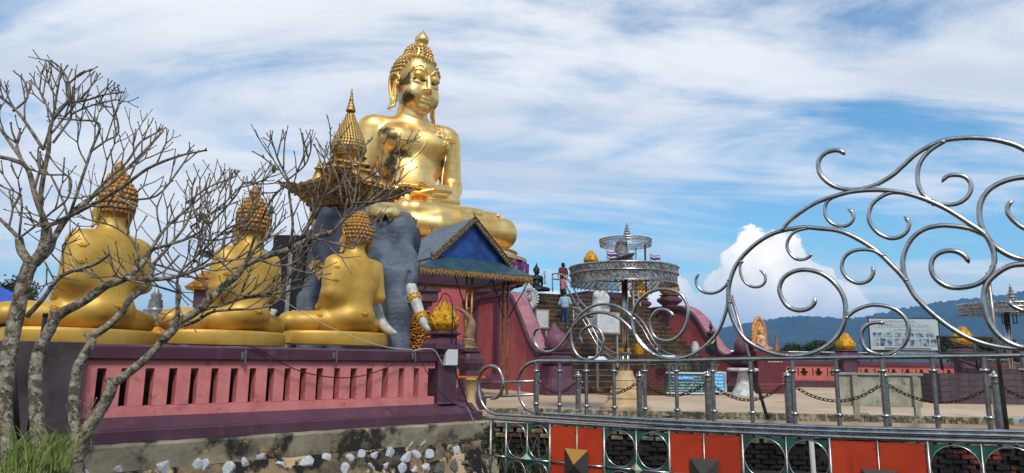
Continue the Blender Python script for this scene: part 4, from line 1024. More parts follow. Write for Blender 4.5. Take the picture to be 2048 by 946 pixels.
# ================================================================ WALKWAY RAILING WITH SCROLLS
FA = Vector((at(1070, 800, 12.6).x, 12.6, 0)); FB = Vector((at(1965, 800, 8.95).x, 8.95, 0))
FD = (FB - FA).normalized(); FN = Vector((FD.y, -FD.x, 0))
def fp(px, py, off=0): return onp(px, py, FA + FN * off, FN)
def railing():
    t = thing('scroll_railing', 'stainless steel walkway railing crowned with large scrolls over red and green panels', 'railing', fp(1500, 850))
    def tb(name, pts, r, mt=steel, sm=6, off=0, taper=None, n=10):
        P = cat([fp(x, y, off) for x, y in pts], sm) if sm else [fp(x, y, off) for x, y in pts]
        rs = [r] * len(P)
        if taper:
            k = len(P)
            for i in range(k):
                if taper[0] and i < 4: rs[i] = r * (.25 + .19 * i)
                if taper[1] and i > k - 5: rs[i] = r * (.25 + .19 * (k - 1 - i))
        m = MB(); m.tube(P, rs, n); return m.build(name, mt, t, True, world=True)
    # rails
    tb('top_rail', [(2081, 711), (2048, 711), (1900, 713), (1700, 715), (1500, 718), (1340, 721.5), (1200, 723), (1090, 722), (1072, 723), (1055, 729), (1041, 745), (1037, 768), (1040, 795), (1050, 814), (1066, 824), (1085, 828)], .030)
    tb('bottom_rail', [(1072, 826), (1200, 833.5), (1340, 841.5), (1500, 848.5), (1680, 855), (1860, 860), (2048, 864), (2081, 864.6)], .031)
    tb('second_rail', [(2081, 873.6), (2048, 873), (1860, 868), (1660, 862.5), (1500, 856), (1340, 849.5), (1200, 841.5), (1080, 834), (1010, 830), (985, 827), (970, 815), (960, 795), (957, 768), (961, 749), (970, 737), (982, 732), (995, 736), (1003, 750), (1006, 768), (1002, 785), (993, 795), (982, 797)], .030, off=.02)
    tb('third_rail', [(962, 835), (1080, 843.5), (1200, 851), (1340, 859), (1500, 866), (1660, 873), (1860, 880), (2048, 885), (2081, 885.8)], .032, off=.03)
    tb('stub_rail', [(962, 766), (1068, 762)], .020, sm=0, off=.01); tb('stub_rail', [(963, 795), (1068, 789)], .020, sm=0, off=.01)
    # balusters
    tops = [1071, 1117, 1170, 1226, 1287, 1348, 1415, 1497, 1580, 1666, 1757, 1860, 1963, 2072]
    bots = [1072, 1119, 1173, 1229, 1291, 1355, 1429, 1506, 1591, 1680, 1774, 1877, 1982, 2094]
    def yb(x): return np.interp(x, [1072, 1200, 1340, 1500, 1680, 1860, 2048, 2250], [826, 833.5, 841.5, 848.5, 855, 860, 864, 867])
    for a, b in zip(tops, bots):
        A = fp(a, 722 - (a - 1071) * .0105, -.012); Bp = fp(b, yb(b), -.012)
        A = Vector((Bp.x, Bp.y, A.z))
        m = MB(); m.tube([A, Bp], .030, 12); o = m.build('baluster', steel_d, t, True, world=True, sharp=50)
        L = (A - Bp).length
        for u_ in (.19, .82):
            q = A.lerp(Bp, u_); m = MB(); m.lathe([(.031, -.026), (.05, -.018), (.062, 0), (.05, .018), (.031, .026)], 14, q); m.build('collar', steel, o, True, world=True)
    # scrolls, traced curves bent from tube
    a_ = lambda L: [(1340 + x / 1.8927, 240 + y / 1.8927) for x, y in L]
    b_ = lambda L: [(1040 + x / 2.5568, 430 + y / 2.5568) for x, y in L]
    SC = [
     (a_([(112, 578), (99, 600), (103, 628), (125, 650), (155, 656), (185, 648), (208, 630), (226, 606)]), .024, (1, 0)),
     (a_([(548, 670), (545, 695), (520, 715), (480, 720), (440, 700), (415, 650), (425, 605), (460, 577), (510, 567), (570, 580), (620, 615), (655, 665), (665, 720), (655, 780), (620, 835), (560, 875), (490, 892), (420, 890), (340, 865), (280, 825), (240, 760), (222, 690), (225, 620), (250, 550), (300, 490), (360, 445), (420, 420), (500, 407), (560, 410), (640, 420), (710, 450), (780, 495), (840, 550), (890, 605), (930, 670), (990, 730), (1060, 785), (1140, 830), (1230, 857), (1340, 866), (1480, 860)]), .034, (1, 0)),
     (a_([(338, 567), (358, 585), (360, 610), (345, 628), (315, 632), (287, 617), (270, 590), (265, 560), (268, 536)]), .022, (1, 0)),
     (a_([(532, 500), (530, 515), (505, 528), (475, 525), (450, 500), (443, 470), (455, 440), (480, 420), (525, 409)]), .024, (1, 0)),
     (a_([(425, 418), (450, 385), (500, 345), (560, 310), (640, 283), (700, 270), (780, 265), (860, 272), (920, 285), (990, 310), (1060, 345), (1130, 390), (1190, 432), (1217, 475), (1228, 520), (1222, 560), (1200, 595), (1160, 622), (1100, 635), (1050, 630), (1010, 605), (990, 570), (992, 532), (1013, 507), (1050, 495), (1090, 500), (1120, 520), (1132, 543)]), .033, (0, 1)),
     (a_([(662, 133), (650, 120), (625, 115), (590, 125), (565, 150), (562, 185), (580, 220), (620, 250), (670, 263), (720, 262), (780, 245), (840, 210), (880, 175), (930, 130), (990, 95), (1050, 75), (1130, 68), (1210, 72), (1290, 90), (1350, 117), (1440, 180)]), .034, (1, 0)),
     (a_([(1040, 80), (985, 115), (948, 160), (937, 210), (945, 260), (975, 298), (1020, 317), (1070, 320), (1110, 305), (1135, 275), (1138, 240), (1115, 215), (1075, 208), (1045, 216), (1028, 237)]), .030, (0, 1)),
     (a_([(672, 337), (690, 350), (693, 375), (675, 397), (645, 403), (610, 390), (588, 360), (588, 325), (605, 300), (648, 282)]), .026, (1, 0)),
     (a_([(885, 365), (903, 385), (900, 415), (875, 440), (835, 448), (790, 430), (760, 395), (752, 360), (765, 320), (800, 290), (840, 275), (885, 276)]), .029, (1, 0)),
     (a_([(762, 555), (770, 575), (755, 605), (720, 618), (685, 608), (660, 585), (650, 555), (660, 520), (690, 497), (730, 490), (770, 495), (806, 514)]), .027, (1, 0)),
     (a_([(893, 606), (882, 560), (886, 505), (915, 450), (960, 415), (1020, 400), (1080, 402), (1140, 413), (1185, 432)]), .033, (0, 0)),
     (a_([(1450, 250), (1400, 222), (1340, 217), (1270, 230), (1210, 262), (1177, 310), (1172, 370), (1190, 425), (1230, 478), (1290, 515), (1345, 528), (1450, 530)]), .035, (0, 0)),
     (a_([(1300, 305), (1280, 322), (1279, 350), (1300, 380), (1345, 412), (1420, 425), (1470, 380)]), .030, (1, 1)),
     (a_([(1450, 580), (1400, 552), (1340, 546), (1280, 555), (1225, 590), (1195, 630), (1188, 690), (1205, 760), (1240, 812), (1290, 847), (1350, 862), (1450, 850)]), .036, (0, 0)),
     (a_([(1285, 680), (1292, 700), (1318, 715), (1345, 722), (1400, 715)]), .028, (1, 0)),
     (a_([(815, 772), (790, 766), (752, 773), (727, 800), (727, 840), (750, 873), (800, 888), (850, 880), (890, 842), (903, 790), (890, 750), (852, 717), (800, 702), (750, 703), (700, 722), (668, 748)]), .028, (1, 0)),
     (b_([(108, 577), (80, 590), (70, 625), (85, 670), (125, 698), (170, 694), (220, 650), (260, 590), (305, 535), (350, 507), (400, 498), (455, 505), (510, 530), (560, 575), (605, 632), (655, 690), (720, 727), (800, 735), (880, 715), (950, 668), (1010, 600), (1045, 520), (1066, 430), (1070, 350)]), .028, (1, 0)),
     (b_([(320, 660), (309, 620), (328, 583), (370, 567), (408, 590), (426, 640), (413, 700), (370, 735), (320, 735), (282, 700), (262, 640), (270, 570), (310, 510), (360, 472), (420, 455), (490, 465), (545, 495), (590, 540)]), .026, (1, 0)),
     (b_([(785, 530), (775, 503), (740, 484), (700, 490), (670, 530), (667, 580), (692, 625), (740, 643), (790, 635), (835, 592), (857, 530), (857, 470), (830, 415), (782, 386), (720, 380), (660, 397), (610, 437), (582, 490), (574, 550), (590, 620), (635, 680), (690, 718)]), .028, (1, 0))]
    for k, (pts, r, tp) in enumerate(SC):
        tb('scroll', pts, r, sm=7, off=.004 * (k % 5) - .008, taper=tp, n=12)
    m = MB()
    for x, y in ((226, 608), (268, 538), (425, 418), (522, 408), (648, 282), (668, 748), (768, 265), (806, 514), (893, 606), (985, 309), (1190, 434), (1222, 556), (1030, 84), (885, 276), (1000, 318), (440, 892), (800, 888), (225, 690)):
        q = fp(1340 + x / 1.8927, 240 + y / 1.8927, -.002); mm = MB(); mm.ell(q, (.044, .038, .030), 8, 6); mm.build('weld', steel_d, t, True, world=True)
    # raking stays behind the scrolls
    for pts in ([(1459, 560), (1470, 640), (1484, 700)], [(1972, 558), (1988, 640), (2003, 700)]):
        P = [fp(*pts[0], -.05), fp(*pts[-1], -.05)]; d = (P[1] - P[0]); E_ = P[0] + Vector((d.x, d.y, d.z)) * 1.0
    for (a, b) in (((1462, 590), (1535, 838)), ((1975, 545), (2014, 860))):
        m = MB(); m.tube([fp(*a, -.03), fp(*b, -.30)], .026, 10); m.build('stay', steel_d, t, True, world=True)
    # panels below the rails
    X = [1013, 1055, 1100, 1154, 1208, 1272, 1338, 1407, 1484, 1571, 1658, 1754, 1854, 1961, 2080]
    def yt(x): return np.interp(x, [962, 1080, 1200, 1340, 1500, 1660, 1860, 2048, 2250], [837, 845.5, 853, 861, 868, 875, 882, 887, 891])
    tops3 = [fp(x, yt(x), .03) for x in X]
    PH = .60
    kinds = 'ggrrggrrggrrgg'
    for i, k in enumerate(kinds):
        A, Bq = tops3[i], tops3[i + 1]
        for row in (0, 1):
            za = Vector((0, 0, -.03 - row * (PH + .03)))
            a0, b0 = A + za, Bq + za; dx = b0 - a0
            dn = Vector((0, 0, -PH))
            def uv(u, v, o=0): return a0 + dx * u + dn * v - FN * o
            if k == 'r':
                m = MB(); m.add([uv(.03, .01, 0), uv(.985, .01, 0), uv(.985, .985, 0), uv(.03, .985, 0), uv(.03, .01, .012), uv(.985, .01, .012), uv(.985, .985, .012), uv(.03, .985, .012)], [(0, 1, 2, 3), (7, 6, 5, 4), (0, 4, 5, 1), (1, 5, 6, 2), (2, 6, 7, 3), (3, 7, 4, 0)])
                o = m.build('red_panel', red_p, t, world=True)
                m = MB()
                for (u, v) in ((.06, .12), (.06, .88), (.94, .15), (.94, .85)): m.obox(uv(u, v, -.004), FD * .008, FN * .004, (0, 0, .012))
                m.build('rivet', steel, o, world=True)
            else:
                # green sheet with one large round hole
                vs, fs = [], []; nn = 40; W = dx.length; r = .47
                for j in range(nn):
                    th = 2 * math.pi * j / nn; cx, cy = math.cos(th), math.sin(th)
                    q = max(abs(cx), abs(cy)); ox, oy = .5 + .485 * cx / q, .5 + .485 * cy / q
                    ix, iy = .5 + r * cx, .5 + r * cy
                    for o_ in (0, .01): vs += [uv(ox, oy, o_), uv(ix, iy, o_)]
                for j in range(nn):
                    a = j * 4; b = ((j + 1) % nn) * 4
                    fs += [(a, b, b + 1, a + 1), (a + 2, a + 3, b + 3, b + 2), (a + 1, b + 1, b + 3, a + 3), (a, a + 2, b + 2, b)]
                o = MB().add(vs, fs).build('green_panel', green_p, t, world=True)
                m = MB(); m.tube([uv(.5 + r * math.cos(2 * math.pi * j / 40), .5 + r * math.sin(2 * math.pi * j / 40), -.004) for j in range(40)], .010, 6, closed=True); m.build('ring', steel, o, True, world=True)
    for i, A in enumerate(tops3):
        m = MB(); w = .022 if i % 2 == 0 else .013
        m.tube([A + FN * .006 + Vector((0, 0, .01)), A + FN * .006 - Vector((0, 0, 1.6))], w, 8); m.build('panel_post', steel_d, t, True, world=True)
    A0 = fp(982, 838, .03); m = MB(); m.tube([A0, A0 - Vector((0, 0, 1.6))], .024, 8); m.build('panel_post', steel_d, t, True, world=True)
    for i in range(len(X)):
        A = A0 if i == 0 else tops3[i - 1]; Bq = tops3[i]; z = Vector((0, 0, -.03 - PH - .005))
        m = MB(); m.tube([A + z + FN * .012, Bq + z + FN * .012], .018, 8); m.build('middle_rail', steel, t, True, world=True)
    # folded diamonds on the middle rail
    fac = [mat('diamond_cream', S(190, 176, 140), .6, grime=(S(90, 80, 60), 10, .55, .7)), mat('diamond_aqua', S(140, 176, 168), .6), mat('diamond_rose', S(170, 110, 104), .6), mat('diamond_grey', S(74, 70, 66), .5, .4), mat('diamond_ochre', S(190, 142, 62), .5, .3)]
    for i in range(1, len(X) - 1, 2):
        c = tops3[i] + Vector((0, 0, -.03 - PH)) + FN * .03
        w = .11 if kinds[i] == 'g' else .22; h = .10 if kinds[i] == 'g' else .24; dep = .05 if w < .2 else .10
        pts = ([FD * -w, Vector((0, 0, h)), FD * w, Vector((0, 0, -h))] if w < .2 else [FD * -w + Vector((0, 0, h)), FD * w + Vector((0, 0, h)), FD * w - Vector((0, 0, h)), FD * -w - Vector((0, 0, h))])
        cols = ([fac[2], fac[1], fac[0], fac[3]] if (i // 4) % 2 else [fac[0], fac[1], fac[3], fac[3]]) if w < .2 else ([fac[4], fac[3], fac[3], fac[3]] if i < 6 else [fac[3]] * 4)
        for k in range(4):
            p, q = pts[k], pts[(k + 1) % 4]; ap = FN * dep
            m = MB(); m.add([c + p, c + q, c + ap, c], [(0, 1, 2), (1, 0, 3), (0, 2, 3), (1, 3, 2)]); m.build('diamond_facet', cols[k], t, world=True)

def mirror_railing():
    # the walkway runs on past the edge of the picture: the same bay, handed
    t = [o for o in bpy.data.objects if o.name == 'scroll_railing'][0]
    q = fp(2080, 880) - t.location; n = FD
    Rf = Matrix.Identity(3)
    for i in range(3):
        for j in range(3): Rf[i][j] -= 2 * n[i] * n[j]
    M = Matrix.Translation(n * 2 * q.dot(n)) @ Rf.to_4x4()
    ch = {}
    for c in bpy.data.objects:
        if c.parent: ch.setdefault(c.parent.name, []).append(c)
    for c in ch[t.name]:
        if c.name.startswith(('weld', 'stub_rail', 'stay')): continue
        if c.name.startswith('scroll') and max((v.co - q).dot(n) for v in c.data.vertices) > -.02: continue
        d = c.copy(); COL.objects.link(d); d.parent = t; d.matrix_local = M @ c.matrix_local
        for k in ch.get(c.name, []): e = k.copy(); COL.objects.link(e); e.parent = d
def chains():
    P = [(1155, 741, 827), (1277, 741, 835), (1413, 740, 842), (1572, 739, 847), (1765, 739, 853), (1985, 740, 858), (2230, 741, 868)]
    first = (1072, 741, 822)
    P = [first] + P
    base = []
    G = 'stainless chain posts along the plaza edge'
    names = ['leftmost chain post, almost hidden behind the first baluster', 'chain post second from the left, in front of the stair foot', 'chain post beside the concrete bell base of the big parasol', 'chain post standing in front of the teal banner', 'chain post in front of the far salmon wall and maroon pedestal', 'chain post in front of the tilted concrete board', 'chain post in front of the dark block planters', 'chain post at the extreme right edge, mostly out of frame']
    proto = None
    for i, (x, yt_, yb_) in enumerate(P):
        q = gnd(x + (yb_ - yt_) * (x - 1024) / 7900, yb_)
        q.z = 0
        if proto is None:
            t = thing('chain_post', names[i], 'post', q, 0, G); proto = t
            H = 1.0
            m = MB(); m.lathe([(.075, 0), (.075, .84), (.068, .842)], 20); m.build('shaft', steel, t, True, sharp=40)
            m = MB(); m.lathe([(.068, .845), (.088, .86), (.088, .875), (.07, .885), (.07, .9), (.088, .91), (.088, .925), (.062, .93)], 20); m.build('collar', steel, t, True, sharp=40)
            m = MB(); m.lathe([(.05, .931), (.085, .955), (.095, .985), (.08, 1.02), (.05, 1.04), (.03, 1.05), (.035, 1.06), (.02, 1.08), (.004, 1.11)], 20); m.build('finial', steel, t, True)
            for sx in (-1, 1): m = MB(); m.tube([(sx * .07, 0, .80), (sx * .10, 0, .82), (sx * .125, 0, .79), (sx * .10, 0, .765)], .009, 6); m.build('hook', steel, t, True)
        else: t = copy_tree(proto, names[i], q)
        h = at(x, yt_, q.y).z
        t.scale = (h / 1.11,) * 3; base.append((q, h))
    for i in range(len(base)):
        q = base[i][0]; nb = base[min(i + 1, len(base) - 1)][0] - base[max(i - 1, 0)][0]
    # link mesh
    def link_mesh(L):
        pts = []; hw = L * .30; hl = L * .36; r = L * .10
        for j in range(14):
            a = 2 * math.pi * j / 14; pts.append((hl * .55 * (1 if math.cos(a) > 0 else -1) + hw * math.cos(a), hw * math.sin(a), 0))
        m = MB(); m.tube(pts, L * .105, 6, closed=True); return m
    proto_l = None
    lab = ['chain between the two leftmost posts, before the pink balustrade', 'chain crossing in front of the stair foot', 'chain sagging to the right of the parasol base', 'chain crossing to the right of the teal banner', 'chain under the pierced salmon wall, left of the concrete board', 'chain sagging in front of the concrete board legs', 'rightmost chain, in front of the block planters']
    for i in range(len(base) - 1):
        A = base[i][0] + Vector((0, 0, base[i][1] * .72)); Bq = base[i + 1][0] + Vector((0, 0, base[i + 1][1] * .72)); u_ = (Bq - A).normalized(); A = A + u_ * .09; Bq = Bq - u_ * .09
        t = thing('chain', 'rusty ' + lab[i], 'chain', A, 0, 'rusty chains between the posts')
        D = (Bq - A).length; sag = .26 + .08 * (i > 2)
        pts = [A.lerp(Bq, k / 200) - Vector((0, 0, sag * 4 * (k / 200) * (1 - k / 200))) for k in range(201)]
        ln = [0]
        for a, b in zip(pts, pts[1:]): ln.append(ln[-1] + (b - a).length)
        L = .105; pitch = L * .80; N = int(ln[-1] / pitch)
        for k in range(N):
            s = (k + .5) / N * ln[-1]; j = np.searchsorted(ln, s) - 1; j = max(0, min(199, j)); p = pts[j].lerp(pts[j + 1], (s - ln[j]) / max(1e-6, ln[j + 1] - ln[j])); tg = (pts[j + 1] - pts[j]).normalized()
            side = tg.cross(Vector((0, 0, 1))).normalized(); up = side.cross(tg)
            if k % 2: side, up = (side + up * 1.0).normalized(), (up - side * 1.0).normalized()
            else: side, up = (side - up * 1.0).normalized(), (up + side * 1.0).normalized()
            M = Matrix((tg, side, up)).transposed()
            if proto_l is None: o = link_mesh(L).build('link', rust, t, True); proto_l = o
            else: o = proto_l.copy(); COL.objects.link(o); o.parent = t
            o.location = p - A; o.rotation_euler = M.to_euler()

def gully():
    # rough brick retaining face under the plaza edge, and an old tiled strip on the edge
    e1 = gnd(975, 829); e2 = gnd(2048, 851); d = (e2 - e1); e3 = e1 + d * 1.8; a = math.atan2(d.y, d.x); L = (e3 - e1).length
    t = thing('brick_bank_wall', 'rough dark brick wall dropping from the plaza edge into the gully', 'wall', e1, a)
    m = MB(); m.box((-.4, .12, -2.9), (L, .5, -.19)); m.build('wall_core', dark_in2, t)
    kinds = []
    for k, mt in enumerate((brickred, stone_g, brick_or, brick_y)):
        mm = MB(); mm.box((-.14, -.05, -.045), (.14, .05, .045)); kinds.append(mm.build('brick', mt, t, bevel=.012))
    first = True; cnt = 0
    for r in range(3):
        for i in range(int(L / .34)):
            if cnt > 285: break
            x = i * .34 + (r % 2) * .17 + random.uniform(-.02, .02); k = random.choice([1, 1, 1, 0, 3])
            if cnt < 4: o = kinds[cnt]
            else: o = link_copy(kinds[k], t)
            o.location = (x, .07 + random.uniform(-.02, .02), -.24 - r * .115); o.rotation_euler = (random.uniform(-.05, .05), random.uniform(-.06, .06), random.uniform(-.06, .06)); o.scale = (random.uniform(.8, 1.15), 1, random.uniform(.85, 1.1)); cnt += 1
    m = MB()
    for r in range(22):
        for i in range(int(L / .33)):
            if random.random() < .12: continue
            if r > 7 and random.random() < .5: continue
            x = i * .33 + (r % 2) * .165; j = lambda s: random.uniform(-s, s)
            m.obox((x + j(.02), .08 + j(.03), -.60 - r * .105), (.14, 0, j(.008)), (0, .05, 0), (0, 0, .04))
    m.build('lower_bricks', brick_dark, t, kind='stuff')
    # low mosaic upstand along the edge
    k2 = thing('edge_kerb', 'low crumbling stone kerb along the plaza edge behind the railing', 'kerb', e1, a)
    m = MB(); m.box((.0, .03, .001), (L, .24, .15)); m.build('kerb_core', conc, k2)
    m = MB()
    for r in range(3):
        for i in range(int(L / .13)):
            if random.random() < .06: continue
            j = lambda s: random.uniform(-s, s); m.obox((i * .13 + .06 + j(.02), .06 + j(.012), .03 + r * .05), (.056 + j(.008), 0, 0), (0, .05, 0), (0, 0, .021))
    m.build('kerb_stones', stone_g2, k2, kind='stuff')
    # dark concrete beam and posts of the landing below
    b = thing('landing_beam', 'dark beam and posts of a lower landing seen through the panel rings', 'beam', e1, a)
    m = MB(); m.box((3.2, -1.6, -1.25), (L, -.4, -1.05)); m.build('beam', dark_in2, b)
    for x in (3.6, 6.4, 9.0): m = MB(); m.box((x, -1.2, -3.0), (x + .16, -1.0, -1.16)); m.build('beam_post', grey_w, b)
    for (px, py, q, nm) in ((1628, 885, .05, 'white plastic pipe standing behind the second green panel'),):
        p = at(px, py, 13.2); o = thing('drain_pipe', nm, 'pipe', (p.x, p.y, -3)); m = MB(); m.tube([(0, 0, 0), (-.05, 0, p.z + 3.05)], .045, 10); m.build('pipe', cable_w, o, True)
    # dead stems and a creeper in the corner beneath the rail end
    w = thing('corner_weeds', 'dry stems and green creeper growing in the corner under the railing end', 'plant', at(1040, 930, 13.4))
    m = MB()
    for i in range(26):
        px = random.uniform(985, 1160); p = at(px, random.uniform(960, 1010), random.uniform(12.9, 14)); q = p + Vector((random.uniform(-.3, .3), 0, random.uniform(.5, 1.3))); mid = p.lerp(q, .5) + Vector((random.uniform(-.15, .15), 0, 0)); m.tube([p, mid, q], [.006, .005, .003], 4)
    m.build('dry_stems', straw, w, world=True, kind='stuff')
    m = MB()
    for i in range(420):
        p = at(1040 + random.gauss(0, 26), 925 + random.gauss(0, 16), 13.3 + random.uniform(-.2, .2)) if i < 260 else at(978 + random.gauss(0, 7), 895 + random.gauss(0, 20), 14.2)
        leaf_quad(m, p, .045)
    m.build('creeper_leaves', leafm, w, world=True, kind='stuff')
dark_in2 = mat('dark_masonry', S(44, 38, 32), .9, col2=S(20, 18, 16), ns=2, bump=.5)  # dark brown varying to near black
brick_dark = mat('dark_brick', S(26, 21, 18), .9, col2=S(12, 11, 10), ns=.9, grime=(S(120, 52, 34), .5, .6, .66), bump=.5)  # near-black brick with scattered reddish patches
brick_or = mat('orange_brick', S(148, 66, 40), .85, col2=S(100, 44, 30), ns=5); brick_y = mat('sandy_brick', S(150, 126, 84), .85, col2=S(96, 82, 58), ns=5)
stone_g2 = mat('kerb_stone_mix', S(176, 166, 140), .85, col2=S(100, 92, 74), ns=7, lo=.4, hi=.55)
def leaf_quad(m, p, s, asp=1.8):
    d = Vector((random.gauss(0, 1), random.gauss(0, 1), random.gauss(0, .6))).normalized(); u_ = d.orthogonal().normalized(); u_.rotate(Matrix.Rotation(random.uniform(0, 6.3), 3, d)); v = d.cross(u_)
    a = s * asp * .5 * random.uniform(.7, 1.2); b = s * .5
    m.add([p - u_ * a, p - v * b + d * b * .3, p + u_ * a, p + v * b + d * b * .3], [(0, 1, 2, 3)])

# ================================================================ BARE TREES
TREE_Y = 7.4
CROWN = [(-60, 150), (0, 150), (50, 140), (105, 116), (170, 128), (240, 163), (300, 222), (400, 288), (480, 345), (545, 288), (600, 268), (660, 243), (720, 262), (780, 268), (840, 233), (862, 300), (875, 430)]
_cp = [(at(x, y, 7.4).x, at(x, y, 7.4).z) for x, y in CROWN]      # outline of the joined crowns in the plane they grow in
def grow(m, p, d, r, L, lv, flat=.55, up=.30, tips=None, spread=1.0):
    for _ in range(3):
        e = p + d * L * 1.1; lim = np.interp(e.x, [c[0] for c in _cp], [c[1] for c in _cp])
        if e.z > lim - (.10 if lv > 0 else 0): L *= .6; lv = min(lv, 1)
    if L < .05 and lv == 0: return
    pts = [p.copy()]; rs = [r]; n = 4; q = p.copy(); dd = d.copy()
    kink = Vector((random.gauss(0, 1), random.gauss(0, flat), random.gauss(0, 1))) * .13
    r1 = r * (.88 if lv > 0 else .74)
    for i in range(n):
        dd = (dd + Vector((0, 0, up / n)) + kink * (.5 if i < 2 else -.4)).normalized(); q = q + dd * (L / n); pts.append(q.copy()); rs.append(r + (r1 - r) * (i + 1) / n)
    if lv <= 0:
        pts[-1] = q - dd * .014; rs[-1] = r1 * .95; pts.append(q); rs.append(r1 * 1.5); pts.append(q + dd * .014); rs.append(r1 * 1.15); m.tube(pts, rs, 5)
        if tips is not None: tips.append(q)
        return
    m.tube(pts, rs, 6 if r > .012 else 5)
    k = 3 if random.random() < .22 else 2
    ax0 = random.uniform(0, math.pi)
    for j in range(k):
        th = ax0 + j * 2 * math.pi / k + random.uniform(-.3, .3)
        a = R(random.uniform(16, 34)) * spread
        o = dd.orthogonal().normalized(); o.rotate(Matrix.Rotation(th, 3, dd)); o.y *= flat; 
        nd = (dd * math.cos(a) + o.normalized() * math.sin(a)).normalized()
        grow(m, q - dd * r1 * .4, nd, r1 * random.uniform(.80, .95), L * random.uniform(.68, .98), lv - 1, flat, up, tips, spread)
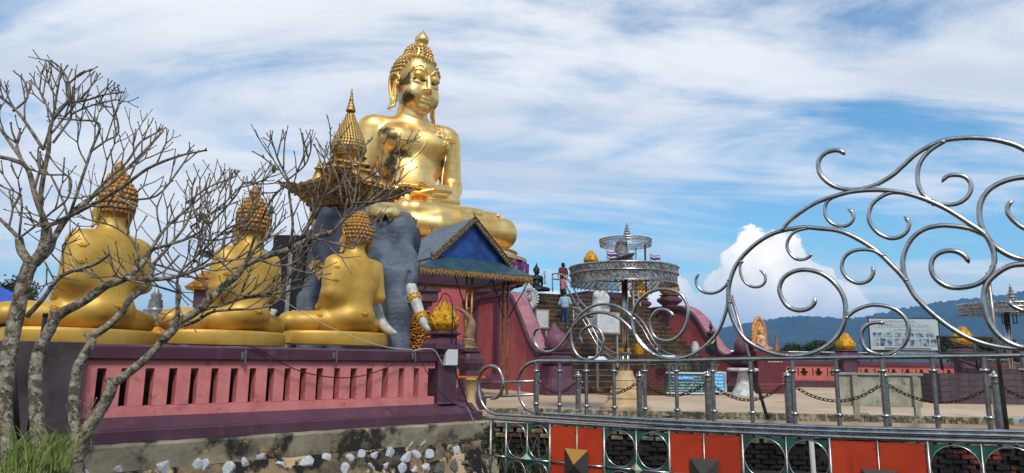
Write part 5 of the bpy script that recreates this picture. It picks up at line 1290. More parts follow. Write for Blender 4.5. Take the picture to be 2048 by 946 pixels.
def bare_trees():
    Y = TREE_Y
    U = Y / F
    def limb(m, pts, w0, w1, dY=0.0, Y0=None, n=9, sm=4):
        """pts in the photograph, w in its pixels; returns end point and direction"""
        Yb = Y0 if Y0 else Y; k = len(pts)
        P = [at(x, y, Yb + dY * i / (k - 1)) for i, (x, y) in enumerate(pts)]; P = cat(P, sm); N = len(P)
        rs = [(w0 + (w1 - w0) * i / (N - 1)) * U / 2 * (1 + .07 * mn.noise(Vector((i * .9, w0, pts[0][0])))) for i in range(N)]
        m.tube(P, rs, n); return P, rs
    za = lambda L: [(x / 2.364, 100 + y / 2.364) for x, y in L]; zb = lambda L: [(x / 2.121, 500 + y / 2.121) for x, y in L]
    zc = lambda L: [(280 + x / 4.3, 480 + y / 4.3) for x, y in L]; zd = lambda L: [(400 + x / 2.102, 250 + y / 2.102) for x, y in L]
    specs = [
     ('bare_tree', 'bare grey tree with the thickest trunk at the left edge of the picture', (19, 895),
      [(zb([(40, 850), (18, 740), (20, 600), (45, 400), (80, 230), (110, 110), (130, 60)]), 30, 28)],
      [(zb([(130, 60), (95, 10)]) + za([(95, 925), (90, 890)]), 20, 17, 0), (zb([(130, 60), (170, 20)]) + za([(215, 900), (222, 835)]), 24, 21, 0), (zb([(150, 60), (210, 0)]) + za([(260, 880), (330, 780), (430, 700)]), 17, 12, .4),
       (zb([(115, 280), (180, 210), (260, 110), (400, 60), (460, 20)]), 11, 7, -.3)],
      [(za([(222, 835), (170, 700), (130, 560), (60, 520), (0, 505), (-60, 480)]), 16, 9, .3), (za([(130, 560), (20, 400), (-30, 330)]), 9, 7, .2),
       (za([(222, 835), (190, 740), (205, 600), (230, 470), (245, 340), (320, 240), (325, 160), (290, 90), (248, 55)]), 15, 4.5, -.3), (za([(325, 160), (380, 110), (430, 97)]), 5.5, 4, -.1),
       (za([(205, 470), (90, 300), (0, 220), (-40, 180)]), 10, 6, .2), (za([(250, 320), (210, 240), (180, 180), (145, 150)]), 7, 4.5, .1), (za([(60, 290), (120, 240), (130, 200), (110, 140), (70, 105)]), 7, 4, .1),
       (za([(245, 340), (300, 260), (400, 240), (500, 210), (575, 200)]), 8, 4, -.2), (za([(250, 440), (330, 330), (345, 300), (440, 260), (545, 235)]), 7, 4, .2),
       (za([(205, 470), (250, 320), (270, 200), (280, 145)]), 7, 5, -.1),
       (za([(430, 700), (560, 600), (700, 460), (770, 385)]), 10, 5, .3), (za([(330, 780), (430, 480), (470, 350), (350, 330)]), 9, 5, .2), (za([(430, 480), (500, 430), (560, 390), (540, 280), (520, 270)]), 7, 4, .1),
       (za([(222, 835), (380, 760), (560, 660), (700, 560), (850, 500), (970, 475)]), 13, 5, -.4), (za([(380, 760), (480, 640), (600, 530), (660, 440), (740, 390)]), 9, 5, .2),
       (za([(90, 890), (0, 800), (-50, 780)]), 12, 7, .2), (za([(90, 890), (170, 830), (240, 770), (320, 700), (330, 600), (230, 590)]), 6, 5, -.2), (za([(90, 890), (100, 700), (20, 650)]), 7, 4, -.1), (za([(240, 590), (300, 720), (310, 800), (220, 835)]), 6, 6, -.3),
       (za([(560, 660), (600, 700), (740, 690), (850, 560), (900, 480)]), 7, 4, .1), (zb([(270, 100), (265, -20)]), 5, 4, 0), (zb([(190, 50), (230, 130)]), 5, 4, 0)]),
     ('bare_tree.001', 'bare mottled tree, second trunk from the left, bending across the leftmost gold Buddha', (80, 900),
      [(zb([(175, 850), (160, 760), (150, 560), (165, 430), (210, 340), (250, 275), (350, 220), (450, 150)]), 27, 18)],
      [(zb([(235, 290), (222, 262), (225, 248)]), 12, 10, 0), (zb([(450, 150), (530, 120), (600, 60), (640, 0)]), 17, 12, .2), (zb([(530, 120), (640, 125), (760, 110), (890, 60)]), 12, 7, -.2)],
      [(zb([(640, 0), (700, -90), (790, -170), (870, -240)]), 10, 5, .3), (zb([(600, 60), (560, -40), (480, -100), (370, -130)]), 7, 4, .1), (zb([(640, 0), (820, -60), (930, -150), (1000, -230)]), 9, 5, 0), (zb([(760, 110), (860, 60), (960, -20), (1020, -60)]), 7, 4, .2), (zb([(890, 60), (1000, 40), (1100, 30)]), 6, 4, 0), (zb([(450, 150), (400, 100), (340, 90)]), 5, 4, 0), (zb([(800, -60), (900, -40), (1000, -60)]), 6, 4, .2)]),
     ('bare_tree.002', 'bare forked tree in front of the pink wall with a long limb sweeping right', (152, 915),
      [(zb([(320, 870), (320, 790), (312, 650), (330, 500), (385, 400), (385, 365)]), 22, 17), (zb([(325, 880), (350, 800), (450, 640), (480, 560)]), 26, 22)],
      [(zb([(385, 370), (360, 355)]), 12, 11, 0), (zb([(385, 370), (460, 320), (520, 260), (550, 210), (620, 150), (650, 60)]), 17, 13, .1), (zb([(485, 590), (455, 545)]), 14, 11, 0),
       (zb([(480, 565), (560, 510), (640, 440), (700, 370), (750, 310), (753, 180)]), 22, 9, .1),
       (zb([(690, 385), (740, 330)]) + zc([(300, 720), (480, 620), (620, 500), (700, 410), (830, 310), (900, 220), (1050, 150), (1250, 90)]) + zd([(380, 520), (470, 475), (560, 450)]), 20, 12, .5)],
      [(zd([(560, 450), (600, 400), (700, 330), (780, 270), (835, 235)]), 10, 4, .2), (zd([(420, 480), (480, 385), (520, 300), (548, 205), (548, 20)]), 9, 3.5, -.2), (zd([(375, 520), (390, 420), (375, 290), (370, 230), (330, 150), (312, 95)]), 9, 4, -.3), (zd([(370, 230), (440, 170), (465, 110)]), 5, 3.5, -.1),
       (zd([(330, 190), (270, 140), (230, 115)]), 4.5, 3.5, 0), (zd([(380, 240), (310, 300), (250, 420), (200, 560)]), 7, 7, .2),
       (zd([(560, 445), (640, 340), (660, 230), (690, 100), (720, 60)]), 7, 4, .1), (zd([(660, 250), (760, 180), (840, 60)]), 6, 3.5, -.1), (zd([(600, 340), (570, 200), (490, 60)]), 6, 3.5, .2), (zd([(640, 330), (740, 320), (830, 300)]), 6, 4, .2), (zd([(470, 475), (540, 490), (640, 520), (650, 505)]), 6, 3.5, .1),
       (zb([(650, 60), (720, -20), (790, -110), (820, -200)]), 10, 5, .2), (zb([(753, 180), (760, 100), (840, 20), (870, -60)]), 8, 5, -.2), (zb([(753, 180), (650, 150), (560, 130), (480, 110)]), 6, 4, -.2),
       (zc([(340, 130), (200, 300), (340, 400), (330, 600)]), 6, 6, -.1), (zc([(480, 620), (700, 560), (900, 500), (1100, 480), (1300, 430)]), 9, 5, .2), (zc([(360, 740), (480, 700), (620, 620), (800, 600), (1000, 590), (1140, 560)]), 10, 5, 0), (zc([(700, 410), (900, 480), (1100, 450), (1250, 380), (1400, 330)]), 8, 4.5, .2),
       (zc([(620, 500), (560, 380), (450, 320), (300, 260), (100, 200)]), 8, 5, .1), (zc([(830, 310), (740, 230), (660, 150), (560, 40)]), 7, 4.5, .1), (zc([(900, 220), (1000, 60), (1100, -40), (1180, -120)]), 8, 4.5, .2), (zc([(1000, 160), (1200, 220), (1350, 180), (1460, 60)]), 7, 4.5, 0),
       (zd([(-60, 330), (40, 260), (140, 220), (160, 195)]), 6, 4, .1), (zd([(-40, 430), (100, 330), (180, 250), (220, 240)]), 6, 4, .2), (zd([(0, 540), (110, 440), (220, 380), (260, 240)]), 7, 4, -.1), (zb([(340, 790), (352, 740)]), 6, 5, 0)])]
    for (nm, lab, base, trunks, limbs, brs) in specs:
        b = at(base[0], base[1] + 8, Y)
        t = thing('bare_tree', lab, 'tree', b, 0, 'bare frangipani trees on the grassy bank')
        for pts, w0, w1 in trunks:
            m = MB(); pts = [(pts[0][0], pts[0][1] + 40)] + list(pts); limb(m, pts, w0 * 1.06, w1 * .92, 0, n=14, sm=6); m.build('trunk', bark, t, True, world=True)
        for pts, w0, w1, dY in limbs:
            m = MB(); limb(m, pts, w0 * .9, w1 * .88, dY, n=12, sm=5); m.build('limb', bark, t, True, world=True)
        tips = []
        mt_ = MB()
        for pts, w0, w1, dY in brs:
            m = MB(); st = Y + random.uniform(-.1, .25); P, rs = limb(m, pts, w0 * .72, w1 * .78, dY, st, n=8, sm=4); m.build('branch', twig, t, True, world=True)
            N = len(P); d = (P[-1] - P[-2]).normalized()
            # forks at the end and side twigs on the way
            for j in range(2):
                nd = (d + Vector((random.gauss(0, .4), random.gauss(0, .3), random.gauss(.05, .35)))).normalized(); grow(mt_, P[-1], nd, rs[-1] * .9, random.uniform(.10, .16), 1, tips=tips)
            stp = max(2, int(N / (5 if nm == 'bare_tree' else 6.5)))
            for i in range(int(N * .25), N - 1, stp):
                dd = (P[i + 1] - P[i]).normalized(); s = random.choice((-1, 1)); o = Vector((-dd.z, random.gauss(0, .5), dd.x)) * s
                if o.z < 0 and random.random() < .6: o = -o
                nd = (dd * .80 + o.normalized() * .55).normalized(); left = 1 - i / N
                grow(mt_, P[i], nd, max(rs[i] * .62, .0088), random.uniform(.17, .32), random.choice((1, 1, 2)) if w0 > 6 else random.choice((0, 1, 1)), tips=tips)
        mt_.build('twigs', twig, t, True, world=True, kind='stuff')
        if nm == 'bare_tree.002':
            for (px, py) in ((548, 338), (543, 420), (402, 432)):
                m = MB(); p = at(px, py, Y); m.ell(p, (.028, .008, .05), 10, 6); m.tube([p + Vector((0, 0, .048)), p + Vector((.004, 0, .085))], .003, 4); m.build('leaf', leafm, t, True, world=True)

def grass():
    m = MB()
    for i in range(5200):
        px = random.uniform(-60, 190); Yg = random.uniform(4.6, 9.0); x = at(px, 900, Yg).x
        if x > -3.35 - (Yg - 5) * .47 + random.uniform(-.3, .1): continue
        z = .20; h = random.uniform(.05, .15) * (1.6 if random.random() < .06 else 1); a = random.uniform(0, 6.3); ln = random.uniform(.1, .7) * h; w = .006
        d = Vector((math.cos(a), math.sin(a), 0)); s = Vector((-d.y, d.x, 0)) * w; p = Vector((x, Yg, z)); q = p + Vector((0, 0, h * .55)) + d * ln * .3; r_ = p + Vector((0, 0, h * (.95 - .3 * ln / h))) + d * ln
        m.add([p - s, p + s, q - s * .8, q + s * .8, r_], [(0, 1, 3, 2), (2, 3, 4)])
    for i in range(46):           # tall arching blades
        px, py = random.uniform(15, 150), 905; p = at(px, py, random.uniform(6.6, 7.2)); p.z = .24; a = random.uniform(-.9, 1.3); L = random.uniform(.35, .75)
        d = Vector((math.sin(a), random.uniform(-.3, .3), 0)); prev = None; vs = []; fs = []
        for k in range(7):
            u_ = k / 6; c = p + Vector((0, 0, L * (u_ - .35 * u_ * u_))) + d * L * .8 * u_ * u_; w = .009 * (1 - u_ ** 2) + .001; vs += [c - Vector((w, 0, 0)), c + Vector((w, 0, 0))]
        for k in range(6): fs.append((k * 2, k * 2 + 1, k * 2 + 3, k * 2 + 2))
        m.add(vs, fs)
    o = m.build('grass', grassm, kind='stuff')

def leafy_tree(label, loc, crown, n, leaf, trunk_h, trunk_r, mt=None, cat_='tree', name='leafy_tree', group=None, seed=1):
    """crown: list of (dx, dy, dz, rx, ry, rz) lobes relative to loc"""
    rnd = random.Random(seed); t = thing(name, label, cat_, loc, 0, group)
    m = MB(); m.tube([(0, 0, 0), (trunk_r * .4, 0, trunk_h * .5), (0, 0, trunk_h)], [trunk_r, trunk_r * .8, trunk_r * .6], 8)
    for (dx, dy, dz, rx, ry, rz) in crown: m.tube([(0, 0, trunk_h * .9), (dx * .5, dy * .5, (trunk_h + dz) * .5), (dx, dy, dz)], [trunk_r * .45, trunk_r * .3, trunk_r * .12], 6)
    m.build('trunk', bark, t, True)
    m = MB(); tot = sum(c[3] * c[5] for c in crown)
    for (dx, dy, dz, rx, ry, rz) in crown:
        for i in range(int(n * rx * rz / tot / 14)):
            while True:
                v = Vector((rnd.uniform(-1, 1), rnd.uniform(-1, 1), rnd.uniform(-1, 1)))
                if .45 < v.length < 1: break
            v = v.normalized() * (v.length ** .5); c = Vector((dx + v.x * rx, dy + v.y * ry, dz + v.z * rz))
            for k in range(14): leaf_quad(m, c + Vector((rnd.gauss(0, leaf * 1.6), rnd.gauss(0, leaf * 1.6), rnd.gauss(0, leaf * 1.1))), leaf)
    m.build('crown', mt or leafm, t)
    return t
def far_trees():
    def T(label, px, ybase, Y, w, h, n=2600, mt=None, seed=1, zb=-2.9, group='trees beyond the plaza', lobes=6):
        top = at(px, ybase - h, Y).z; bot = at(px, ybase, Y).z; W = w * Y / F / 2; H = (top - bot); rnd = random.Random(seed); c = at(px, ybase, Y)
        cr = [(rnd.uniform(-.62, .62) * W, rnd.uniform(-.4, .4) * W, bot - zb + H * rnd.uniform(.25, .66), W * rnd.uniform(.34, .5), W * .4, H * rnd.uniform(.26, .36)) for _ in range(lobes)]
        leafy_tree(label, (c.x, Y, zb), cr, n, max(.10, 3.4 * Y / F * .7), bot - zb + H * .3, W * .07, mt, seed=seed, group=group)
    T('dark spreading tree beyond the plaza just right of the maroon pedestal', 1600, 712, 75, 60, 24, 2600, leafd, 3)
    T('dark domed tree beyond the plaza left of the far wall bud post', 1650, 714, 70, 74, 34, 4200, leafd, 4)
    T('dark tree behind the big sign', 1760, 714, 72, 60, 22, 1500, leafd, 41)
    T('dark tree beyond the plaza right of the big sign', 1895, 722, 62, 80, 52, 5000, leafd, 5)
    T('dark tree behind the far wall bud post at the right', 1960, 716, 66, 90, 46, 5000, leafd, 6)
    T('bright green shrub behind the planters at the right', 1970, 752, 44, 70, 40, 3500, leafm, 7, 0, 'shrubs at the right')
    T('green tree at the left edge above the blue tent', 26, 640, 34, 130, 98, 5200, leafd, 8, -1, None)
    T('low green tree at the left between blue tent and gold Buddha', 62, 650, 30, 40, 56, 2000, leafd, 9, -1, None)
    T('yellow green bush tip peeping over the far salmon wall', 1588, 712, 41, 16, 11, 160, leafm, 10, 0, None, 2)
# ================================================================ ELEPHANT AND HOWDAH
def elephant():
    Y = 19.6; U = Y / F; c = at(700, 790, Y); z690 = at(700, 690, Y).z
    t = thing('elephant_statue', 'large grey elephant statue with white tusks standing behind the third gold Buddha', 'elephant statue', (c.x, Y, 0))
    def X(px): return (px - 700) * U
    def Z(py): return z690 + (690 - py) * U
    def p(px, py, y=0): q = at(px, py, Y + y); return (q.x - c.x, y, q.z)
    def e(px, py, y, rx, ry, rz, k=.25, rot=None): return E(p(px, py, y), (rx * U, ry, rz * U), k, rot)
    P = [e(655, 560, 2.6, 92, 1.5, 128, .4), e(748, 458, .05, 44, .66, 46, .16), e(800, 462, -.05, 34, .62, 42, .16), e(776, 520, .15, 54, .75, 78, .2), e(792, 560, -.35, 34, .45, 56, .2),
         C(p(792, 545, -.5), p(796, 610, -.62), 38 * U, 30 * U, .25), C(p(796, 610, -.62), p(790, 690, -.6), 30 * U, 23 * U, .2), C(p(790, 690, -.6), p(786, 790, -.62), 27 * U, 21 * U, .2),
         C(p(818, 515, -.42), p(812, 556, -.62), 17 * U, 23 * U, .14), C(p(766, 600, -.45), p(775, 560, -.3), 18 * U, 26 * U, .25),
         C(p(690, 600, .9), p(690, 800, .8), 38 * U, 34 * U, .3), C(p(620, 600, 1.4), p(612, 800, 1.4), 40 * U, 36 * U, .3), C(p(735, 640, .9), p(738, 800, .9), 34 * U, 30 * U, .3),
         C(p(773, 412, -.74), p(778, 500, -.86), .09, .06, .14, op=-1), C(p(762, 560, -.95), p(768, 640, -.95), .07, .07, .12, op=-1), C(p(818, 545, -.85), p(812, 590, -.95), .05, .05, .10, op=-1), E(p(800, 505, -.95), (.5, .22, .35), .2, op=-1), E(p(742, 530, -.8), (.12, .25, .4), .2, op=-1), e(742, 490, -.35, 12, .2, 14, .15), e(808, 505, -.40, 17, .2, 34, .2)]
    sdf_obj('body', P, .055, eleph, t)
    # ears: broad folded sheets
    def ear(px, py, w, h, y, rz, nm='ear'):
        vs, fs = [], []; nu, nv = 22, 18
        for s in (0, 1):
            for j in range(nv):
                v = j / (nv - 1)
                for i in range(nu):
                    u_ = i / (nu - 1); hw = w * (math.sin(math.pi * min(1, .22 + .70 * v)) ** .7) * (1 - .45 * v)
                    x = -u_ * hw * U; z = (h * .5 - v * h - 12 * math.sin(u_ * 2.5)) * U; yy = .17 * math.sin(u_ * 13 + v * 2.0) * (.3 + u_) + .35 * u_ * (1 - u_) + s * .07
                    vs.append((x, yy, z))
        n = nu * nv
        for j in range(nv - 1):
            for i in range(nu - 1):
                q = (j * nu + i, j * nu + i + 1, (j + 1) * nu + i + 1, (j + 1) * nu + i); fs += [q, tuple(n + a for a in q[::-1])]
        for j in range(nv - 1):
            for i in (0, nu - 1): fs.append((j * nu + i, (j + 1) * nu + i, n + (j + 1) * nu + i, n + j * nu + i))
        for i in range(nu - 1):
            for j in (0, nv - 1): fs.append((j * nu + i, j * nu + i + 1, n + j * nu + i + 1, n + j * nu + i))
        o = MB().add(vs, fs).build(nm, eleph_ear, t, True); o.location = p(px, py, y); o.rotation_euler = (0, 0, rz); return o
    ear(742, 535, 150, 262, -.30, R(-4))
    o = ear(822, 476, -13, 60, .35, R(-30))
    for (px, py, y, sx) in ((735, 500, -.52, 1), (824, 500, -.30, 1)):
        m = MB(); m.ell(p(px, py, y), (.07, .05, .05), 10, 7); m.build('eye', dark_eye, t, True)
    # tusks with gold bands
    def tusk(pts, r0, r1, bands):
        P = cat([Vector(p(*q)) for q in pts], 6); n = len(P); m = MB(); m.tube(P, [r0 * U + (r1 - r0) * U * (i / (n - 1)) ** 1.6 for i in range(n - 1)] + [r1 * U * .3], 14); o = m.build('tusk', ivory, t, True)
        for b in bands:
            i = int(b * (n - 1)); c_ = P[i]; r = (r0 + (r1 - r0) * b ** 1.6) * U
            d = (P[min(i + 1, n - 1)] - P[i - 1]).normalized(); m = MB(); m.tube([c_ - d * .06, c_ - d * .03, c_ + d * .03, c_ + d * .06], [r * 1.05, r * 1.15, r * 1.15, r * 1.05], 14)
            a = d.orthogonal().normalized(); bb = d.cross(a)
            for k in range(12):
                w = 2 * math.pi * k / 12
                for s in (-1, 1): m.ell(c_ + (a * math.cos(w) + bb * math.sin(w)) * r * 1.18 + d * (.07 * s), (.028, .028, .028), 6, 4)
            m.build('gold_band', gold_y, o, True)
    tusk([(800, 522, -.1), (812, 555, -.5), (822, 580, -.75), (832, 606, -.95), (841, 630, -1.1), (850, 650, -1.25), (859, 661, -1.35)], 14, 5, (.46, .70))
    tusk([(752, 600, -.6), (755, 630, -.9), (766, 650, -1.1), (780, 662, -1.3), (792, 667, -1.45)], 13, 4, ())
    tusk([(700, 640, .8), (706, 660, .6)], 12, 8, ())
    # cloth on the head and leaf edging
    HX, _, HZ = p(772, 405)
    m = MB(); vs, fs = [], []; N = 26; prof = []
    for j in range(6):
        v = j / 5
        for i in range(N):
            w = 2 * math.pi * i / N; r = .15 + .85 * v; vs.append((HX + math.cos(w) * 60 * U * r, .12 + math.sin(w) * .80 * r, HZ - (32 * v ** 2.2 + (7 * abs(math.sin(w * 6.5)) if j == 5 else 0)) * U))
    for j in range(5):
        for i in range(N): fs.append((j * N + i, j * N + (i + 1) % N, (j + 1) * N + (i + 1) % N, (j + 1) * N + i))
    fs.append(tuple(range(N))); m.add(vs, fs); o = m.build('head_cloth', cream_gold, t, True)
    md = o.modifiers.new('thick', 'SOLIDIFY'); md.thickness = .06
    leaf = None
    for i in range(20):
        w = 2 * math.pi * i / 20
        if leaf is None:
            m = MB(); m.prism([(-.12, .02), (0, .10), (.12, .02), (.05, -.10), (0, -.16), (-.05, -.10)], -.02, .02); leaf = m.build('leaf_pendant', gold_old, t); q = leaf
        else: q = link_copy(leaf, t)
        q.location = (HX + math.cos(w) * 61 * U, .12 + math.sin(w) * .84, HZ - 38 * U); q.rotation_euler = (R(18), 0, w + math.pi / 2)
    for (px, py, a) in ((632, 530, -.5), (645, 545, -.2)):
        m = MB(); m.prism([(-.2, .05), (-.05, .18), (.2, .05), (.15, -.22), (.02, -.1), (-.12, -.2)], -.03, .03); o = m.build('harness_ornament', gold_dk, t); o.location = p(px, py, -.4); o.rotation_euler = (0, a, 0)
    return t
cream_gold = mat('cream_gold_cloth', S(188, 170, 122), .5, .2, col2=S(150, 128, 82), ns=5, bump=.4)

def howdah():
    Y = 20.6; U = Y / F; b = at(690, 430, Y); t = thing('golden_howdah', 'tiered gilded howdah with a leafy onion spire on the elephant', 'howdah', b, R(8))
    def z(py): return (430 - py) * U * 1.045
    # flared tray with four upturned corners
    NT_ = 64; lv = [(0, 62, 0, 0), (1, 66, .02, 8), (2, 72, .08, 18), (3, 80, .2, 27), (4, 88, .45, 37), (5, 96, .8, 45), (6, 98, 1.0, 51)]
    vs, fs = [], []
    for (j, r, cr, h) in lv:
        for i in range(NT_):
            w = 2 * math.pi * i / NT_; q = abs(math.cos(2 * w)) ** 5     # corners along the axes
            rr = (r + cr * 40 * q) * U; zz = (h + cr * 12 * q + (2.5 * math.sin(w * 24) if j == 6 else 0)) * U
            vs.append((rr * math.cos(w), rr * math.sin(w), zz))
    n = len(lv)
    for j in range(n - 1):
        for i in range(NT_): fs.append((j * NT_ + i, j * NT_ + (i + 1) % NT_, (j + 1) * NT_ + (i + 1) % NT_, (j + 1) * NT_ + i))
    k = len(vs)
    for i in range(NT_): x, y, zz = vs[(n - 1) * NT_ + i]; vs.append((x * .96, y * .96, zz - .02))
    for i in range(NT_): x, y, zz = vs[i]; vs.append((x * .9, y * .9, .2))
    for i in range(NT_): a = (n - 1) * NT_ + i; b_ = (n - 1) * NT_ + (i + 1) % NT_; fs += [(a, b_, k + (i + 1) % NT_, k + i), (k + i, k + (i + 1) % NT_, k + NT_ + (i + 1) % NT_, k + NT_ + i)]
    fs += [tuple(range(NT_ - 1, -1, -1)), tuple(range(k + NT_, k + 2 * NT_))]
    tray = MB().add(vs, fs).build('flared_tray', gold_dk, t, True, sharp=50)
    # rows of carved leaves over the tray
    lf = None
    for j in range(1, 6):
        _, r, cr, h = lv[j]; _, r2, cr2, h2 = lv[j + 1]
        for i in range(48):
            w = 2 * math.pi * (i + .5 * (j % 2)) / 48; q = abs(math.cos(2 * w)) ** 5
            rr = (r + cr * 40 * q) * U + .02; zz = (h + cr * 12 * q) * U
            if lf is None: m = MB(); m.ell((0, 0, .05), (.10, .045, .10), 7, 5); lf = m.build('carved_leaf', gold_dk, tray, True); o = lf
            else: o = link_copy(lf, tray)
            o.location = (rr * math.cos(w), rr * math.sin(w), zz); o.rotation_euler = (R(-38), 0, w + math.pi / 2)
    # hull under the tray and saddle beam
    m = MB(); m.lathe([(60 * U, -.12), (66 * U, -.10), (66 * U, -.005), (60 * U, 0)], 24); m.build('saddle_beam', dark_wood, t)
    # tower
    def sq(prof, nm, mt, rot=0, parent=t):
        m = MB(); m.lathe([(r * U * 1.15, z(py)) for r, py in prof], sq=True, ch=.35); o = m.build(nm, mt, parent); o.rotation_euler = (0, 0, R(rot)); return o
    sq([(52, 402), (54, 392), (46, 388), (46, 374), (52, 370), (50, 366), (40, 360), (40, 352), (45, 348), (42, 344)], 'lower_tier', gold_old, 20)
    sq([(36, 345), (34, 338), (40, 335), (38, 331), (29, 326), (22, 324), (26, 318), (30, 316), (24, 312)], 'upper_tier', gold_old, 20)
    # gables with pointed pediments
    g = None
    for i in range(4):
        if g is None:
            m = MB(); m.prism([(-30 * U, 0), (-34 * U, 22 * U), (-22 * U, 30 * U), (-10 * U, 48 * U), (0, 78 * U), (10 * U, 48 * U), (22 * U, 30 * U), (34 * U, 22 * U), (30 * U, 0), (18 * U, 0), (16 * U, 14 * U), (0, 40 * U), (-16 * U, 14 * U), (-18 * U, 0)], -50 * U, -46 * U); g = m.build('gable_arch', gold_dk, t, bevel=.01); o = g
        else: o = link_copy(g, t)
        o.location = (0, 0, z(402)); o.rotation_euler = (0, 0, R(20 + 90 * i))
    # corner spirelets
    sp = None
    for i in range(8):
        a = R(20 + 45 * i); rr = (50 if i % 2 else 58) * U
        if sp is None: m = MB(); m.lathe([(12 * U, 0), (13 * U, 4 * U), (10 * U, 10 * U), (7 * U, 24 * U), (4 * U, 38 * U), (6 * U, 40 * U), (6.5 * U, 42 * U), (3 * U, 46 * U), (1.5 * U, 56 * U), (.3 * U, 66 * U)], 12); sp = m.build('spirelet', gold_old, t, True); o = sp
        else: o = link_copy(sp, t)
        o.location = (rr * math.cos(a), rr * math.sin(a), z(380)); 
        if i % 2 == 0: o.scale = (1.5, 1.5, .9)
    # leafy onion and spire
    prof = [(22, 314), (31, 309), (36, 300), (34, 288), (27, 272), (20, 256), (13, 242), (9, 232), (6, 222)]
    on = MB(); on.lathe([(r * U, z(py)) for r, py in prof], 28); on = on.build('onion_dome', gold_old, t, True)
    lf = None
    for row in range(13):
        py = 312 - row * 6.6; r = np.interp(-py, [-q[1] for q in prof], [q[0] for q in prof]); N = max(6, int(r * 1.05))
        for i in range(N):
            w = 2 * math.pi * (i + .5 * (row % 2)) / N
            if lf is None: m = MB(); m.lathe([(.01, 0), (.055, .04), (.05, .09), (.02, .16), (.001, .21)], 6, sy=.5); lf = m.build('dome_leaf', gold_old, on, True); o = lf
            else: o = link_copy(lf, on)
            o.location = ((r + .5) * U * math.cos(w), (r + .5) * U * math.sin(w), z(py)); o.rotation_euler = (R(-14), 0, w + math.pi / 2)
    m = MB(); m.lathe([(6 * U, z(222)), (5 * U, z(219)), (10 * U, z(218)), (10.5 * U, z(215)), (8 * U, z(211)), (8.5 * U, z(208)), (6 * U, z(204)), (6.5 * U, z(202)), (3.6 * U, z(196)), (4.8 * U, z(194)), (3.2 * U, z(191)), (4 * U, z(188)), (2.2 * U, z(184)), (2.8 * U, z(180)), (1.2 * U, z(176)), (1.8 * U, z(173)), (.2 * U, z(168))], 18); m.build('spire', gold_old, t, True, sharp=50)
dark_wood = mat('dark_wood', S(60, 40, 28), .7, col2=S(36, 24, 18), ns=6)

